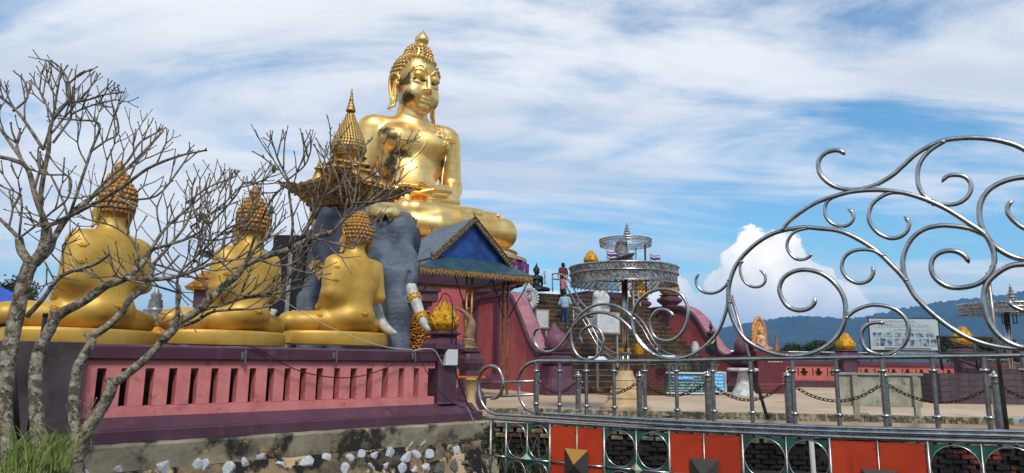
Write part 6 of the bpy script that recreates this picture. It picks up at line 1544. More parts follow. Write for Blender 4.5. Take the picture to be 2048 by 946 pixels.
# ================================================================ BLUE-ROOFED PAVILION
def pavilion():
    c = at(955, 700, 22.3); ang = R(33); t = thing('blue_roof_pavilion', 'small pavilion with blue gable, slate roof and cut-metal eaves on gilt poles', 'pavilion', (c.x, c.y, 0), ang)
    # local: x along the front eave, y back; front eave at y = 0
    zE = at(847, 531, 21.1).z; hw = 2.12; D = 3.9
    zg = zE + .22 + .22; gw = 1.28; gi = .55; zp = at(946, 438, 22.3).z + .1
    # skirt roof
    m = MB()
    o0 = [(-hw, 0, zE), (hw, 0, zE), (hw, D, zE), (-hw, D, zE)]; i0 = [(-gw, gi, zg), (gw, gi, zg), (gw, D - gi, zg), (-gw, D - gi, zg)]
    vs = o0 + i0 + [(x, y, z - .05) for x, y, z in o0 + i0]
    fs = [(0, 1, 5, 4), (1, 2, 6, 5), (2, 3, 7, 6), (3, 0, 4, 7), (8, 12, 13, 9), (9, 13, 14, 10), (10, 14, 15, 11), (11, 15, 12, 8), (0, 8, 9, 1), (1, 9, 10, 2), (2, 10, 11, 3), (3, 11, 8, 0), (4, 5, 13, 12), (5, 6, 14, 13), (6, 7, 15, 14), (7, 4, 12, 15)]
    m.add(vs, fs); m.build('skirt_roof', roofg, t)
    m = MB(); m.add([(x * .98, .03 + y * .985, z - .09) for x, y, z in o0] + [(x * .98, .03 + y * .985, z - .07) for x, y, z in o0], [(3, 2, 1, 0), (4, 5, 6, 7), (0, 1, 5, 4), (1, 2, 6, 5), (2, 3, 7, 6), (3, 0, 4, 7)]); m.build('ceiling', navy, t)
    # gable roof: two slopes with thickness, slates in courses
    oy = .18
    for s in (-1, 1):
        ex = gw + .26; ez = zg - .10
        m = MB(); A = Vector((0, gi - oy, zp)); Bv = Vector((s * ex, gi - oy, ez)); d = Bv - A; nrm = Vector((-d.z * s, 0, d.x * s)).normalized() * .05
        A2 = A + Vector((0, D - gi * 2 + oy * 2, 0)); B2 = Bv + Vector((0, D - gi * 2 + oy * 2, 0))
        vs = [A, Bv, B2, A2]; vs = vs + [q + Vector((0, 0, -.07)) for q in vs]
        m.add(vs, [(0, 1, 2, 3), (7, 6, 5, 4), (0, 4, 5, 1), (1, 5, 6, 2), (2, 6, 7, 3), (3, 7, 4, 0)]); rf = m.build('roof_slope', roofm, t)
        rows = 9
        for k in range(rows):
            a = A + d * ((k + .02) / rows); b_ = A + d * ((k + 1.0) / rows); L = A2 - A; up = Vector((s * abs(d.z), 0, abs(d.x))).normalized()
            cc = (a + b_) / 2 + L / 2 + up * .012
            m = MB(); m.obox(cc, (b_ - a) / 2, L / 2 * .999, up * .010); o = m.build('roof_course', roofm, rf); o.rotation_euler = (0, 0, 0)
        # scalloped verge boards
        m = MB(); n = 20; fr = gi - oy - .035
        pts = []
        for yb_ in (fr, D - gi + oy + .0):
            m2 = MB()
            for k in range(n):
                a = A + d * (k / n); b_ = A + d * ((k + 1) / n); w = .13; dn = Vector((0, 0, -1))
                P = [a + Vector((0, 0, .04)), b_ + Vector((0, 0, .04)), b_ + dn * w * .8, (a + b_) / 2 + dn * (w * 1.6), a + dn * w * .8]
                vs = [(q.x, yb_, q.z) for q in P] + [(q.x, yb_ + .03, q.z) for q in P]
                m2.add(vs, [(0, 1, 2, 3, 4), (9, 8, 7, 6, 5)] + [(i, (i + 1) % 5, (i + 1) % 5 + 5, i + 5)[::-1] for i in range(5)])
                for q, r in (((a + b_) / 2 + dn * .07, .04), (a + dn * .03, .02)): m2.ell((q.x, yb_ - .008, q.z), (r, .015, r), 6, 4)
            m2.build('verge_board', trim_g, t)
        m = MB(); m.tube([A + Vector((0, -.05, .05)), Bv + Vector((0, -.05, .05))], .022, 6); m.build('verge_rail', trim_g, t)
        m = MB(); m.box((s * ex - .02, gi - oy, ez - .26), (s * ex + .02, D - gi + oy, ez - .07)); m.build('fascia', navy_dk, t)
    for yb_ in (gi, D - gi - .03):
        m = MB(); m.prism([(-gw - .02, zg - .06), (gw + .02, zg - .06), (0, zp - .1)], yb_, yb_ + .03); m.build('gable_board', navy, t)
    # fringe of cut metal round the eaves
    def fringe(x0, y0, x1, y1):
        L = math.hypot(x1 - x0, y1 - y0); n = int(L / .11); m = MB(); d = Vector((x1 - x0, y1 - y0, 0)) / n; nn = Vector((d.y, -d.x, 0)).normalized() * .012
        for k in range(n):
            a = Vector((x0, y0, zE - .05)) + d * k; b_ = a + d; mid = (a + b_) / 2
            P = [a, b_, b_ + Vector((0, 0, -.10)), mid + d * .25 + Vector((0, 0, -.14)), mid + Vector((0, 0, -.20)), mid - d * .25 + Vector((0, 0, -.14)), a + Vector((0, 0, -.10))]
            vs = [q - nn for q in P] + [q + nn for q in P]; m.add(vs, [tuple(range(7)), tuple(range(13, 6, -1))] + [(i, (i + 1) % 7, (i + 1) % 7 + 7, i + 7)[::-1] for i in range(7)])
            m.ell(mid + Vector((0, 0, -.07)) + nn * 1.2, (.026, .016, .026), 6, 4)
        m.build('eave_fringe', gold_fr, t)
        m = MB(); m.tube([(x0, y0, zE - .045), (x1, y1, zE - .045)], .02, 6); m.build('eave_rail', trim_g, t)
    fringe(-hw, 0, hw, 0); fringe(hw, 0, hw, D); fringe(-hw, D, -hw, 0); fringe(hw, D, -hw, D)
    # paired gilt poles with rungs, diagonal black struts
    for (px, py_) in ((-1.2, .65), (.62, .65), (1.0, 3.2), (-1.2, 3.2)):
        pass
    poles = [((936, 22.6), ), ((1010, 24.6),), ((813, 21.3),), ((880, 26),)]
    Minv = Matrix.Translation((c.x, c.y, 0)) @ Matrix.Rotation(ang, 4, 'Z'); Minv = Minv.inverted()
    for (q,) in poles[:3]:
        w = at(q[0], 700, q[1]); l = Minv @ Vector((w.x, w.y, 0))
        for dx in (-.10, .10):
            m = MB(); m.tube([(l.x + dx, l.y, 0), (l.x + dx, l.y, zE + .1)], .042, 10); m.build('pole', gold_pole, t, True)
        m = MB()
        for k in range(8): m.tube([(l.x - .10, l.y, .4 + k * .5), (l.x + .10, l.y, .4 + k * .5)], .018, 6)
        m.build('rungs', gold_pole, t, True)
        for s in (-1, 1):
            m = MB(); m.tube([(l.x + s * .1, l.y - .05, zE - 1.35), (l.x + s * .75, l.y - .3, zE - .1)], .022, 6); m.build('strut', blackm, t, True)
    # wiry finials
    for (x, y, zz) in ((0, gi - oy, zp), (-gw - .26, gi - oy, zg - .05), (gw + .26, gi - oy, zg - .05), (0, D - gi + oy, zp), (-gw - .2, D - gi, zg), (-hw, 0, zE)):
        m = MB()
        for a in (-.5, 0, .5): m.tube([(x, y, zz), (x + .06 * a, y, zz + .12), (x + .16 * a - .03, y, zz + .22), (x + .22 * a + .02, y, zz + .30)], [.012, .010, .008, .004], 5)
        m.build('ridge_finial', trim_g, t, True)
navy_dk = mat('dark_navy_fascia', S(18, 28, 56), .5); gold_fr = mat('gilt_fringe', S(176, 136, 76), .5, .4, col2=S(110, 76, 40), ns=12); gold_pole = mat('gilt_pole', S(168, 128, 62), .4, .4, col2=S(120, 88, 46), ns=6)

# ================================================================ SILVER PARASOLS
def filigree(m, cx, cy, z0, z1, R0, nseg, rows, th=.010, w=.012, R1=None):
    R1 = R1 or R0
    def P(a, v, o=0): r = R0 + (R1 - R0) * v + o; return Vector((cx + r * math.cos(a), cy + r * math.sin(a), z0 + (z1 - z0) * v))
    def strip(a0, v0, a1, v1):
        A, Bv = P(a0, v0), P(a1, v1); d = (Bv - A).normalized(); nr = Vector((math.cos(a0), math.sin(a0), 0)); s = d.cross(nr).normalized() * w
        n_ = nr * th; m.add([A - s - n_, A + s - n_, Bv + s - n_, Bv - s - n_, A - s + n_, A + s + n_, Bv + s + n_, Bv - s + n_], [(0, 1, 2, 3), (7, 6, 5, 4), (0, 3, 7, 4), (1, 5, 6, 2)])
    for k in range(nseg):
        a = 2 * math.pi * k / nseg; b = 2 * math.pi * (k + 1) / nseg; mid = (a + b) / 2
        for r in range(rows):
            v0, v1 = r / rows, (r + 1) / rows; vm = (v0 + v1) / 2
            strip(a, vm, mid, v1); strip(mid, v1, b, vm); strip(b, vm, mid, v0); strip(mid, v0, a, vm)
            if (k + r) % 2: strip(a, v0, mid, vm)
            else: strip(mid, vm, b, v1)
def parasol(label, px, Y, pyr0, pyr1, rpx, pole_r=.055, base=True, seg=100, rows=3, group=None, lining=True, lantern=False, pxo=0):
    U = Y / F; g = at(px, 800, Y); t = thing('silver_parasol', label, 'parasol', (g.x, Y, 0), 0, group)
    z0, z1 = at(px, pyr1, Y).z, at(px, pyr0, Y).z; Rr = rpx * U; H = z1 - z0
    m = MB(); filigree(m, 0, 0, z0, z0 + H * .54, Rr * .985, seg, rows, .006, .0095 * Rr / 1.4); m.build('lower_filigree', silver, t, kind='stuff')
    m = MB(); filigree(m, 0, 0, z0 + H * .60, z1 - H * .06, Rr, seg, 1, .008, .012 * Rr / 1.4); m.build('upper_filigree', silver, t, kind='stuff')
    def hoop(z, r, th): m = MB(); m.tube([(r * math.cos(a), r * math.sin(a), z) for a in np.linspace(0, 2 * math.pi, 73)[:-1]], th, 6, closed=True); return m.build('hoop', steel, t, True)
    hoop(z0 + H * .57, Rr * 1.01, .022); hoop(z1 - H * .04, Rr * 1.015, .024); hoop(z0 + .01, Rr * .985, .012)
    m = MB()
    for k in range(seg // 2):
        a = 2 * math.pi * k / (seg // 2); r = Rr * 1.0; m.lathe([(.018, 0), (.02, .012), (.008, .03), (.001, .045)], 5, (r * math.cos(a), r * math.sin(a), z1 - H * .03))
        a += .02; m.lathe([(.001, -.055), (.022, -.02), (.026, 0)], 5, (Rr * .985 * math.cos(a), Rr * .985 * math.sin(a), z0 + .0))
    m.build('crest_points', silver, t, kind='stuff')
    if lining:
        m = MB(); n = 48; vs = []
        for (r, z) in ((Rr * .975, z0 + H * .80), (Rr * .972, z1 - H * .05), (.08, z1 + H * .02), (.08, z1 - .0), (Rr * .962, z1 - H * .12), (Rr * .965, z0 + H * .80)): 
            for k in range(n): a = 2 * math.pi * k / n; vs.append((r * math.cos(a), r * math.sin(a), z))
        fs = [(j * n + k, j * n + (k + 1) % n, (j + 1) % 6 * n + (k + 1) % n, (j + 1) % 6 * n + k) for j in range(6) for k in range(n)]
        m.add(vs, fs); m.build('cloth_lining', lining_m, t, True, sharp=40)
        m = MB()
        for k in range(16): a = 2 * math.pi * k / 16; m.tube([(.05 * math.cos(a), .05 * math.sin(a), z1 - H * .25), (Rr * .95 * math.cos(a), Rr * .95 * math.sin(a), z1 - H * .16)], .012, 5)
        m.build('rib', steel_d, t)
    zb = .0
    if base:
        zt = at(px, 741, Y).z
        m = MB(); m.lathe([(.64, 0), (.64, .17), (.60, .172), (.60, .175), (.57, .22), (.47, .30), (.44, .36), (.46, .38), (.44, .42), (.36, .58), (.35, .60), (.37, .62), (.34, .66), (.29, .80), (.30, .82), (.25, .86), (.22, .93), (.19, zt)], 32); m.build('bell_base', conc_s, t, True, sharp=40)
        m = MB(); zf = at(px, 704, Y).z
        for k in range(5): a = 2 * math.pi * k / 5 + .3; m.tube([(.10 * math.cos(a), .10 * math.sin(a), zt - .05), (.10 * math.cos(a), .10 * math.sin(a), zf - .03)], .03, 8)
        m.build('pole_cluster', steel, t, True)
        m = MB(); m.lathe([(.17, zf - .03), (.17, zf)], 20); m.build('flange', steel, t)
        for k in range(5): a = 2 * math.pi * k / 5 + .3; m = MB(); m.lathe([(.03, zf), (.04, zf + .03), (.03, zf + .06), (.035, zf + .08), (.01, zf + .11)], 8, (.12 * math.cos(a), .12 * math.sin(a), 0)); m.build('brass_knob', gold_y, t, True)
        zb = zf
    m = MB(); m.tube([(0, 0, zb), (0, 0, z1 + .05)], pole_r, 14); m.tube([(pole_r * 1.3, -.02, zb), (pole_r * 1.3, -.02, z1 - .1)], pole_r * .45, 8); m.build('pole', steel, t, True)
    return t, z0, z1, U
lining_m = mat('maroon_cloth', S(96, 26, 40), .8, col2=S(70, 18, 30), ns=5)
def silver_spire(label, px, Y, pyb, pyt, r, group=None, steps=7, bell=False):
    U = Y / F; zb, zt = at(px, pyb, Y).z, at(px, pyt, Y).z; H = zt - zb; g = at(px, pyb, Y)
    t = thing('silver_spire', label, 'spire', (g.x, Y, zb), 0, group)
    pr = []
    if bell: pr = [(1, 0), (1, .06), (.92, .08), (.95, .12), (.9, .26), (.92, .28), (.62, .30), (.55, .34), (.58, .38), (.5, .56), (.52, .58), (.36, .60), (.42, .66), (.40, .74), (.22, .80), (.12, .88), (.02, 1)]
    else:
        for i in range(steps):
            u_ = i / steps; q = 1 - u_; pr += [(q * .55, u_), (q * 1.0, u_ + .01), (q * .95, u_ + .5 / steps), (q * .5, u_ + .7 / steps)]
        pr.append((.02, 1))
    m = MB(); m.lathe([(a * r * U, b * H) for a, b in pr], 16); m.build('spire_body', silver_old if bell else silver, t, True, sharp=40)
    return t

def parasols():
    parasol('big silver filigree parasol on a concrete bell base in front of the stair', 1251, 18.0, 536, 571, 107)
    P = at(1256, 485, 37)
    t, z0, z1, U = parasol('small silver filigree parasol high on the platform behind the big one', 1256, 37, 480, 492, 52, pole_r=.06, base=False, seg=70, rows=2, lining=False)
    silver_spire('slim tiered silver spire rising through the small parasol', 1254, 37, 478, 443, 10)
    silver_spire('old silver bell shrine with pointed top on the dark roof', 1243, 36, 524, 469, 25, bell=True)
    for k, (px, a, b) in enumerate(((1272, 495, 540), (1291, 490, 540))):
        p = at(px, b, 36.5); o = thing('thin_pole', ['thin pale pole left below the small silver parasol', 'thin dark pole right below the small silver parasol'][k], 'pole', (p.x, p.y, ZT)); m = MB(); m.tube([(0, 0, 0), (0, 0, at(px, a, 36.5).z - ZT)], .05, 8); m.build('shaft', (steel, blackm)[k], o, True)
    # dark roof under the bell shrine
    g = at(1228, 530, 36); t = thing('dark_shed_roof', 'dark sloping shed roof on posts under the old silver shrine', 'roof', (g.x, 36, ZT))
    zl, zh = at(1190, 532, 36).z - ZT, at(1262, 512, 36).z - ZT; U = 36 / F
    m = MB(); m.prism([(-38 * U, zl), (33 * U, zh), (33 * U, zh - .12), (-38 * U, zl - .1)], -1.2, 1.6); m.build('roof_sheet', blackm, t)
    m = MB(); m.prism([(-30 * U, zl - .25), (30 * U, zh - .32), (30 * U, zh - .45), (-30 * U, zl - .35)], -1.1, -1.0); m.build('roof_beam', silver_old, t)
    for x in (-30, 30):
        for y in (-1, 1.4): m = MB(); m.tube([(x * U, y, 0), (x * U, y, zl - .15)], .05, 8); m.build('roof_post', silver_old, t)
    # flags
    for k, (px, py, pt) in enumerate(((1214, 518, 500), (1301, 524, 507))):
        p = at(px, py, 35); zt = at(px, pt, 35).z; o = thing('striped_flag', ['small red white and blue flag left of the old silver shrine', 'small red white and blue flag above the right rim of the big parasol'][k], 'flag', (p.x, 35, ZT), 0, 'small national flags'); U = 35 / F
        m = MB(); m.tube([(0, 0, 0), (0, 0, zt - ZT)], .025, 6); m.build('flag_pole', steel, o)
        W, Hh = 20 * U, 15 * U
        for (a, b, mt, nm) in ((0, 1 / 6, flag_r, 'red_stripe'), (1 / 6, 2 / 6, flag_w, 'white_stripe'), (2 / 6, 4 / 6, flag_b, 'blue_stripe'), (4 / 6, 5 / 6, flag_w, 'white_stripe'), (5 / 6, 1, flag_r, 'red_stripe')):
            vs, fs = [], []
            for i in range(9):
                u_ = i / 8; x = u_ * W; y = .07 * math.sin(u_ * 7); dr = -.30 * u_ * W - .05 * math.sin(u_ * 5)
                for v in (a, b): vs.append((x, y, zt - ZT - v * Hh + dr))
            for i in range(8): fs.append((i * 2, i * 2 + 2, i * 2 + 3, i * 2 + 1))
            q = MB().add(vs, fs).build(nm, mt, o, True); q.modifiers.new('t', 'SOLIDIFY').thickness = .01
    # far parasol at the right with hanging lantern frame
    t, z0, z1, U = parasol('silver filigree parasol with maroon lining at the far right behind the guard rails', 2030, 31, 609, 629, 80, pole_r=.09, base=False, seg=90, rows=2)
    m = MB()
    for dx in (-14, 8):
        for k in range(2): m.tube([((dx + k * 7) * U, -.2, z0), ((dx + k * 7) * U, -.2, z0 - 18 * U)], .025, 6)
        m.tube([(dx * U, -.2, z0 - 18 * U), ((dx + 7) * U, -.2, z0 - 18 * U)], .025, 6)
    m.build('lantern_frame', blackm, t)
    silver_spire('pointed silver crown on top of the far right parasol', 2024, 31, 606, 566, 11)
flag_r = mat('flag_red', S(190, 60, 76), .8); flag_w = mat('flag_white', S(220, 220, 220), .8); flag_b = mat('flag_blue', S(40, 58, 150), .8)
# ================================================================ HAND RAILS ON THE STAIR
def handrails():
    def rail(label, paths, posts, Y0, Y1, group='swooping steel handrails on the stair'):
        t = thing('stair_handrail', label, 'handrail', at(*paths[0][0], Y0), 0, group)
        xs = [p[0] for q in paths for p in q]; xa, xb = min(xs), max(xs)
        f = lambda x: Y0 + (Y1 - Y0) * (x - xa) / (xb - xa)
        for q in paths:
            m = MB(); m.tube(cat([at(x, y, f(x)) for x, y in q], 6), .036, 8); m.build('rail', steel, t, True, world=True)
        for (x, y0, y1) in posts:
            a = at(x, y0, f(x)); b = at(x, y1, f(x)); b.x, b.y = a.x, a.y; m = MB(); m.tube([a, b], .024, 8); m.build('rail_post', steel, t, True, world=True)
    rail('upper handrail starting beside the woman in the red shirt', [[(1105, 548), (1112, 547), (1124, 549), (1135, 558), (1146, 575), (1158, 597), (1170, 613), (1182, 622), (1195, 627)], [(1107, 558), (1122, 560), (1132, 572), (1144, 592), (1156, 612), (1168, 624), (1182, 632), (1194, 634)], [(1105, 548), (1105, 580)]], [(1157, 600, 618), (1105, 549, 584)], 34.5, 30)
    rail('lower left handrail of the stair ending beside the parasol pole', [[(1145, 615), (1158, 618), (1170, 632), (1184, 655), (1198, 680), (1214, 697), (1232, 707), (1248, 711)], [(1147, 626), (1160, 632), (1172, 650), (1184, 672), (1196, 692), (1210, 706), (1226, 716), (1240, 722)]], [(1147, 616, 665), (1177, 644, 672), (1205, 690, 722)], 29, 27)
    rail('right handrail of the stair sweeping down behind the big scroll', [[(1256, 622), (1272, 630), (1286, 645), (1298, 665), (1312, 688), (1330, 704), (1350, 711), (1366, 714)], [(1262, 634), (1276, 645), (1288, 662), (1300, 684), (1314, 702), (1328, 712)]], [(1314, 690, 720)], 31, 28.5)
    t = thing('metal_ladder', 'pale ladder leaning on the purple mouldings under the big parasol rim', 'ladder', at(1272, 625, 34))
    for a, b in (((1266, 575), (1268, 622)), ((1274, 575), (1281, 612))):
        m = MB(); m.tube([at(a[0], a[1], 34.4), at(b[0], b[1], 34)], .04, 6); m.build('ladder_rail', conc_l, t, world=True)
    for y in (582, 590, 599, 608): m = MB(); m.tube([at(1266.5, y + 1, 34.2), at(1276 + (y - 582) * .18, y, 34.2)], .025, 6); m.build('ladder_rung', conc_l, t, world=True)

# ================================================================ PEOPLE
skin = mat('skin', S(168, 118, 90), .55); hairm = mat('black_hair', S(20, 16, 16), .6)
def person(label, loc, rz, h, shirt, trousers, pose, female=False, group=None):
    k = h / 1.70; t = thing('person', label, 'person', loc, rz, group)
    s = k; wd = .92 if female else 1.0
    # local: facing -y, z up, 1.70 m tall; arms given as (elbow, wrist) per side
    P = [E((0, .01, 1.20), (.155 * wd, .10, .23), .06), E((0, 0, .97), (.145, .105, .13), .08), C((-.13 * wd, .01, 1.38), (.13 * wd, .01, 1.38), .062, .062, .06), C((0, .01, 1.40), (0, -.005, 1.52), .055, .05, .04)]
    for sx in (-1, 1):
        e, w = pose[sx]; P += [C((sx * .185 * wd, .01, 1.37), e, .052, .042, .04), C(e, w, .040, .028, .03)]
        kx = pose.get('k', {}).get(sx, (sx * .10, -.02, .50)); an = pose.get('a', {}).get(sx, (sx * .11, .02, .09))
        P += [C((sx * .085, 0, .92), kx, .088, .058, .06), C(kx, an, .056, .038, .05), C((an[0], an[1] + .03, .045), (an[0] + sx * .02, an[1] - .13, .035), .042, .036, .03)]
        d = (np.array(w) - np.array(e)); d = d / np.linalg.norm(d); hnd = np.array(w) + d * .06
        P += [E(hnd, (.030, .022, .048), .02)]
        for f_ in range(4): o = (f_ - 1.5) * .014; P.append(C(hnd + d * .03 + np.array([o, 0, 0]), hnd + d * (.085 + .01 * (f_ in (1, 2))) + np.array([o, -.012, 0]), .0085, .007, .004))
        P.append(C(hnd + np.array([sx * -.025, -.01, 0]), hnd + d * .04 + np.array([sx * -.045, -.02, 0]), .010, .008, .008))
    P += [E((0, -.005, 1.60), (.074, .088, .105), .02), E((0, -.03, 1.545), (.05, .055, .05), .03), C((0, -.092, 1.605), (0, -.108, 1.58), .010, .014, .01), E((-.078, .005, 1.595), (.012, .022, .032), .008), E((.078, .005, 1.595), (.012, .022, .032), .008),
          E((-.03, -.088, 1.612), (.016, .008, .006), .006, op=-1), E((.03, -.088, 1.612), (.016, .008, .006), .006, op=-1), E((0, -.092, 1.553), (.026, .008, .004), .005, op=-1)]
    sdf_obj('body', P, .022, skin, t, s)
    # shirt: fuller than the body, with sleeves to the elbow
    sl = pose.get('sleeve', .55)
    Q = [E((0, .012, 1.19), (.180 * wd, .128, .24), .06), E((0, .01, 1.0), (.172, .130, .11), .08), C((-.13 * wd, .01, 1.385), (.13 * wd, .01, 1.385), .074, .074, .06), E((0, .01, 1.60), (.085, .1, .12), .02, op=-1), C((0, .01, 1.44), (0, -.03, 1.56), .055, .065, .02, op=-1)]
    for sx in (-1, 1):
        e, w = map(np.array, pose[sx]); a = np.array((sx * .185 * wd, .01, 1.375)); m_ = a + (e - a) * min(1, sl * 1.6)
        Q += [C(a, m_, .066, .060, .05)]
        if sl > .6: Q += [C(e, e + (w - e) * (sl - .6) * 2.2, .056, .046, .03)]
    Q.append(B((0, 0, .74), (.4, .4, .15), .01, .015, op=-1))
    sdf_obj('shirt', Q, .02, shirt, t, s)
    Q = [E((0, 0, .96), (.165, .122, .11), .06)]
    for sx in (-1, 1):
        kx = pose.get('k', {}).get(sx, (sx * .10, -.02, .50)); an = pose.get('a', {}).get(sx, (sx * .11, .02, .09))
        Q += [C((sx * .088, 0, .90), kx, .104, .076, .05), C(kx, (an[0], an[1], an[2] + .02), .074, .062, .04)]
    sdf_obj('trousers', Q, .022, trousers, t, s)
    H = [E((0, .018, 1.635), (.090, .098, .092), .03), E((0, -.10, 1.575), (.066, .06, .075), .01, op=-1)]
    if female: H = [E((0, .018, 1.635), (.098, .105, .098), .04), E((0, .045, 1.54), (.10, .075, .11), .06), E((0, -.105, 1.575), (.062, .06, .075), .01, op=-1)]
    sdf_obj('hair', H, .014, hairm, t, s)
    for sx in (-1, 1): m = MB(); m.ell((sx * .03 * s, -.083 * s, 1.612 * s), (.012 * s, .006 * s, .006 * s), 8, 5); m.build('eye', dark_eye, t, True)
    return t
def people():
    def strp(name, base, other, n, direction='X'):
        m = bpy.data.materials.new(name); m.use_nodes = True; w = NT(m.node_tree); b = m.node_tree.nodes['Principled BSDF']; tc = w.node('ShaderNodeTexCoord'); wv = w.node('ShaderNodeTexWave', bands_direction=direction); wv.inputs['Scale'].default_value = n; wv.inputs['Distortion'].default_value = .6
        w.link(tc.outputs['Object'], wv.inputs[0]); w.link(w.mix(w.ramp(wv.outputs['Fac'], .55, .75), base, other), b.inputs['Base Color']); b.inputs['Roughness'].default_value = .8; return m
    s_blue = strp('blue_striped_cotton', S(176, 206, 220), S(82, 120, 158), 7.5)
    s_pink = mat('pink_print_cotton', S(214, 140, 150), .8, col2=S(190, 70, 96), ns=16, lo=.48, hi=.56)
    s_red = mat('maroon_cotton', S(112, 22, 40), .8, col2=S(86, 16, 30), ns=6); jean = mat('blue_denim', S(50, 70, 104), .85, col2=S(34, 48, 78), ns=8); dk = mat('dark_trousers', S(40, 36, 46), .85)
    def on_stair(px, zfac_row, x_over=None):
        pass
    def place(px, pyhead, h, zs):     # feet height zs chosen on a stair tread; find the distance for the head row
        lo, hi = 20., 50.
        # head top: z = zs + h
        for _ in range(40):
            mid = (lo + hi) / 2
            if at(px, pyhead, mid).z > zs + h: hi = mid
            else: lo = mid
        return at(px, pyhead, lo)
    best = None
    Ri = Matrix.Rotation(-SA, 3, 'Z')
    def solve(px, py, h):
        bst = None
        for i in range(2, NS + 1):
            z = i * RISE; q = place(px, py, h, z); l = Ri @ (Vector((q.x, q.y, 0)) - Vector((SO.x, SO.y, 0))); s_need = .35 + (i - .5) * TREAD
            if bst is None or abs(l.y - s_need) < bst[0]: bst = (abs(l.y - s_need), i, q, l)
        i, q = bst[1], bst[2]; print('person', px, 'step', i, 'err', round(bst[0], 2), 'Y', round(q.y, 1)); return Vector((q.x, q.y, i * RISE))
    p1 = solve(1130, 583, 1.72); p2 = solve(1127, 551, 1.60)
    person('man in pale blue striped shirt and jeans climbing the stair with arms folded', p1, R(180) - R(18), 1.72, s_blue, jean,
           {-1: ((-.27, -.02, 1.13), (-.10, -.22, 1.18)), 1: ((.27, -.02, 1.13), (.08, -.24, 1.12)), 'sleeve': .95, 'k': {1: (.10, -.10, .52)}, 'a': {1: (.11, -.02, .20)}})
    person('person in pink patterned shirt standing above the man in blue stripes', p2, R(120), 1.60, s_pink, dk,
           {-1: ((-.26, -.02, 1.12), (-.22, -.14, .90)), 1: ((.26, -.08, 1.14), (.20, -.30, 1.10)), 'sleeve': .7})
    p3 = place(1126, 526, 1.60, ZT); p3.z = ZT
    person('woman with black hair in maroon shirt at the top of the stair', p3, R(190), 1.60, s_red, dk, {-1: ((-.24, .03, 1.12), (-.25, -.05, .86)), 1: ((.24, .03, 1.12), (.27, -.05, .86)), 'sleeve': .6}, True)
    q = at(2036, 742, 27.5); U = 27.5 / F
    person('figure in dark clothes sitting on the block planters at the right edge', (q.x, q.y, at(2036, 742, 27.5).z - .42), R(60), 1.62, mat('black_jacket', S(28, 24, 30), .8), dk, {-1: ((-.26, -.1, 1.1), (-.15, -.35, 1.0)), 1: ((.26, -.1, 1.1), (.15, -.35, 1.0)), 'sleeve': .95, 'k': {-1: (-.12, -.46, .90), 1: (.12, -.46, .90)}, 'a': {-1: (-.12, -.5, .46), 1: (.12, -.5, .46)}})
# ================================================================ SMALLER STATUES, SIGNS AND FURNITURE
def text_mat(name, bg, fg, rows, cols, fill=.5, ns=60):
    """rows of fine illegible print: broken marks in lines; uses generated 0-1 coordinates of a flat panel (x, z)"""
    m = bpy.data.materials.new(name); m.use_nodes = True; w = NT(m.node_tree); b = m.node_tree.nodes['Principled BSDF']; tc = w.node('ShaderNodeTexCoord'); sp = w.node('ShaderNodeSeparateXYZ'); w.link(tc.outputs['Generated'], sp.inputs[0])
    x, z = sp.outputs[0], sp.outputs[2]
    fr = w.math('FRACT', w.math('MULTIPLY', z, rows)); line = w.math('MULTIPLY', w.math('GREATER_THAN', fr, .25), w.math('LESS_THAN', fr, .25 + fill))
    cmb = w.node('ShaderNodeCombineXYZ'); w.link(w.math('MULTIPLY', x, cols), cmb.inputs[0]); w.link(w.math('MULTIPLY', z, rows * 2.6), cmb.inputs[1])
    n = w.node('ShaderNodeTexNoise'); n.inputs['Scale'].default_value = 1; n.inputs['Detail'].default_value = 3; w.link(cmb.outputs[0], n.inputs[0])
    ink = w.math('GREATER_THAN', n.outputs[0], .50)
    ed = w.math('MULTIPLY', w.math('MULTIPLY', w.math('GREATER_THAN', x, .06), w.math('LESS_THAN', x, .94)), w.math('MULTIPLY', w.math('GREATER_THAN', z, .06), w.math('LESS_THAN', z, .95)))
    f_ = w.math('MULTIPLY', w.math('MULTIPLY', line, ink), ed)
    n2 = w.node('ShaderNodeTexNoise'); n2.inputs['Scale'].default_value = 3; n2.inputs['Detail'].default_value = 6; w.link(tc.outputs['Object'], n2.inputs[0])
    dirt = w.mix(w.math('MULTIPLY', w.ramp(n2.outputs[0], .5, .75), .35), bg, (bg[0] * .5, bg[1] * .52, bg[2] * .5, 1))
    w.link(w.mix(w.math('MULTIPLY', f_, .85), dirt, fg), b.inputs['Base Color']); b.inputs['Roughness'].default_value = .55; return m
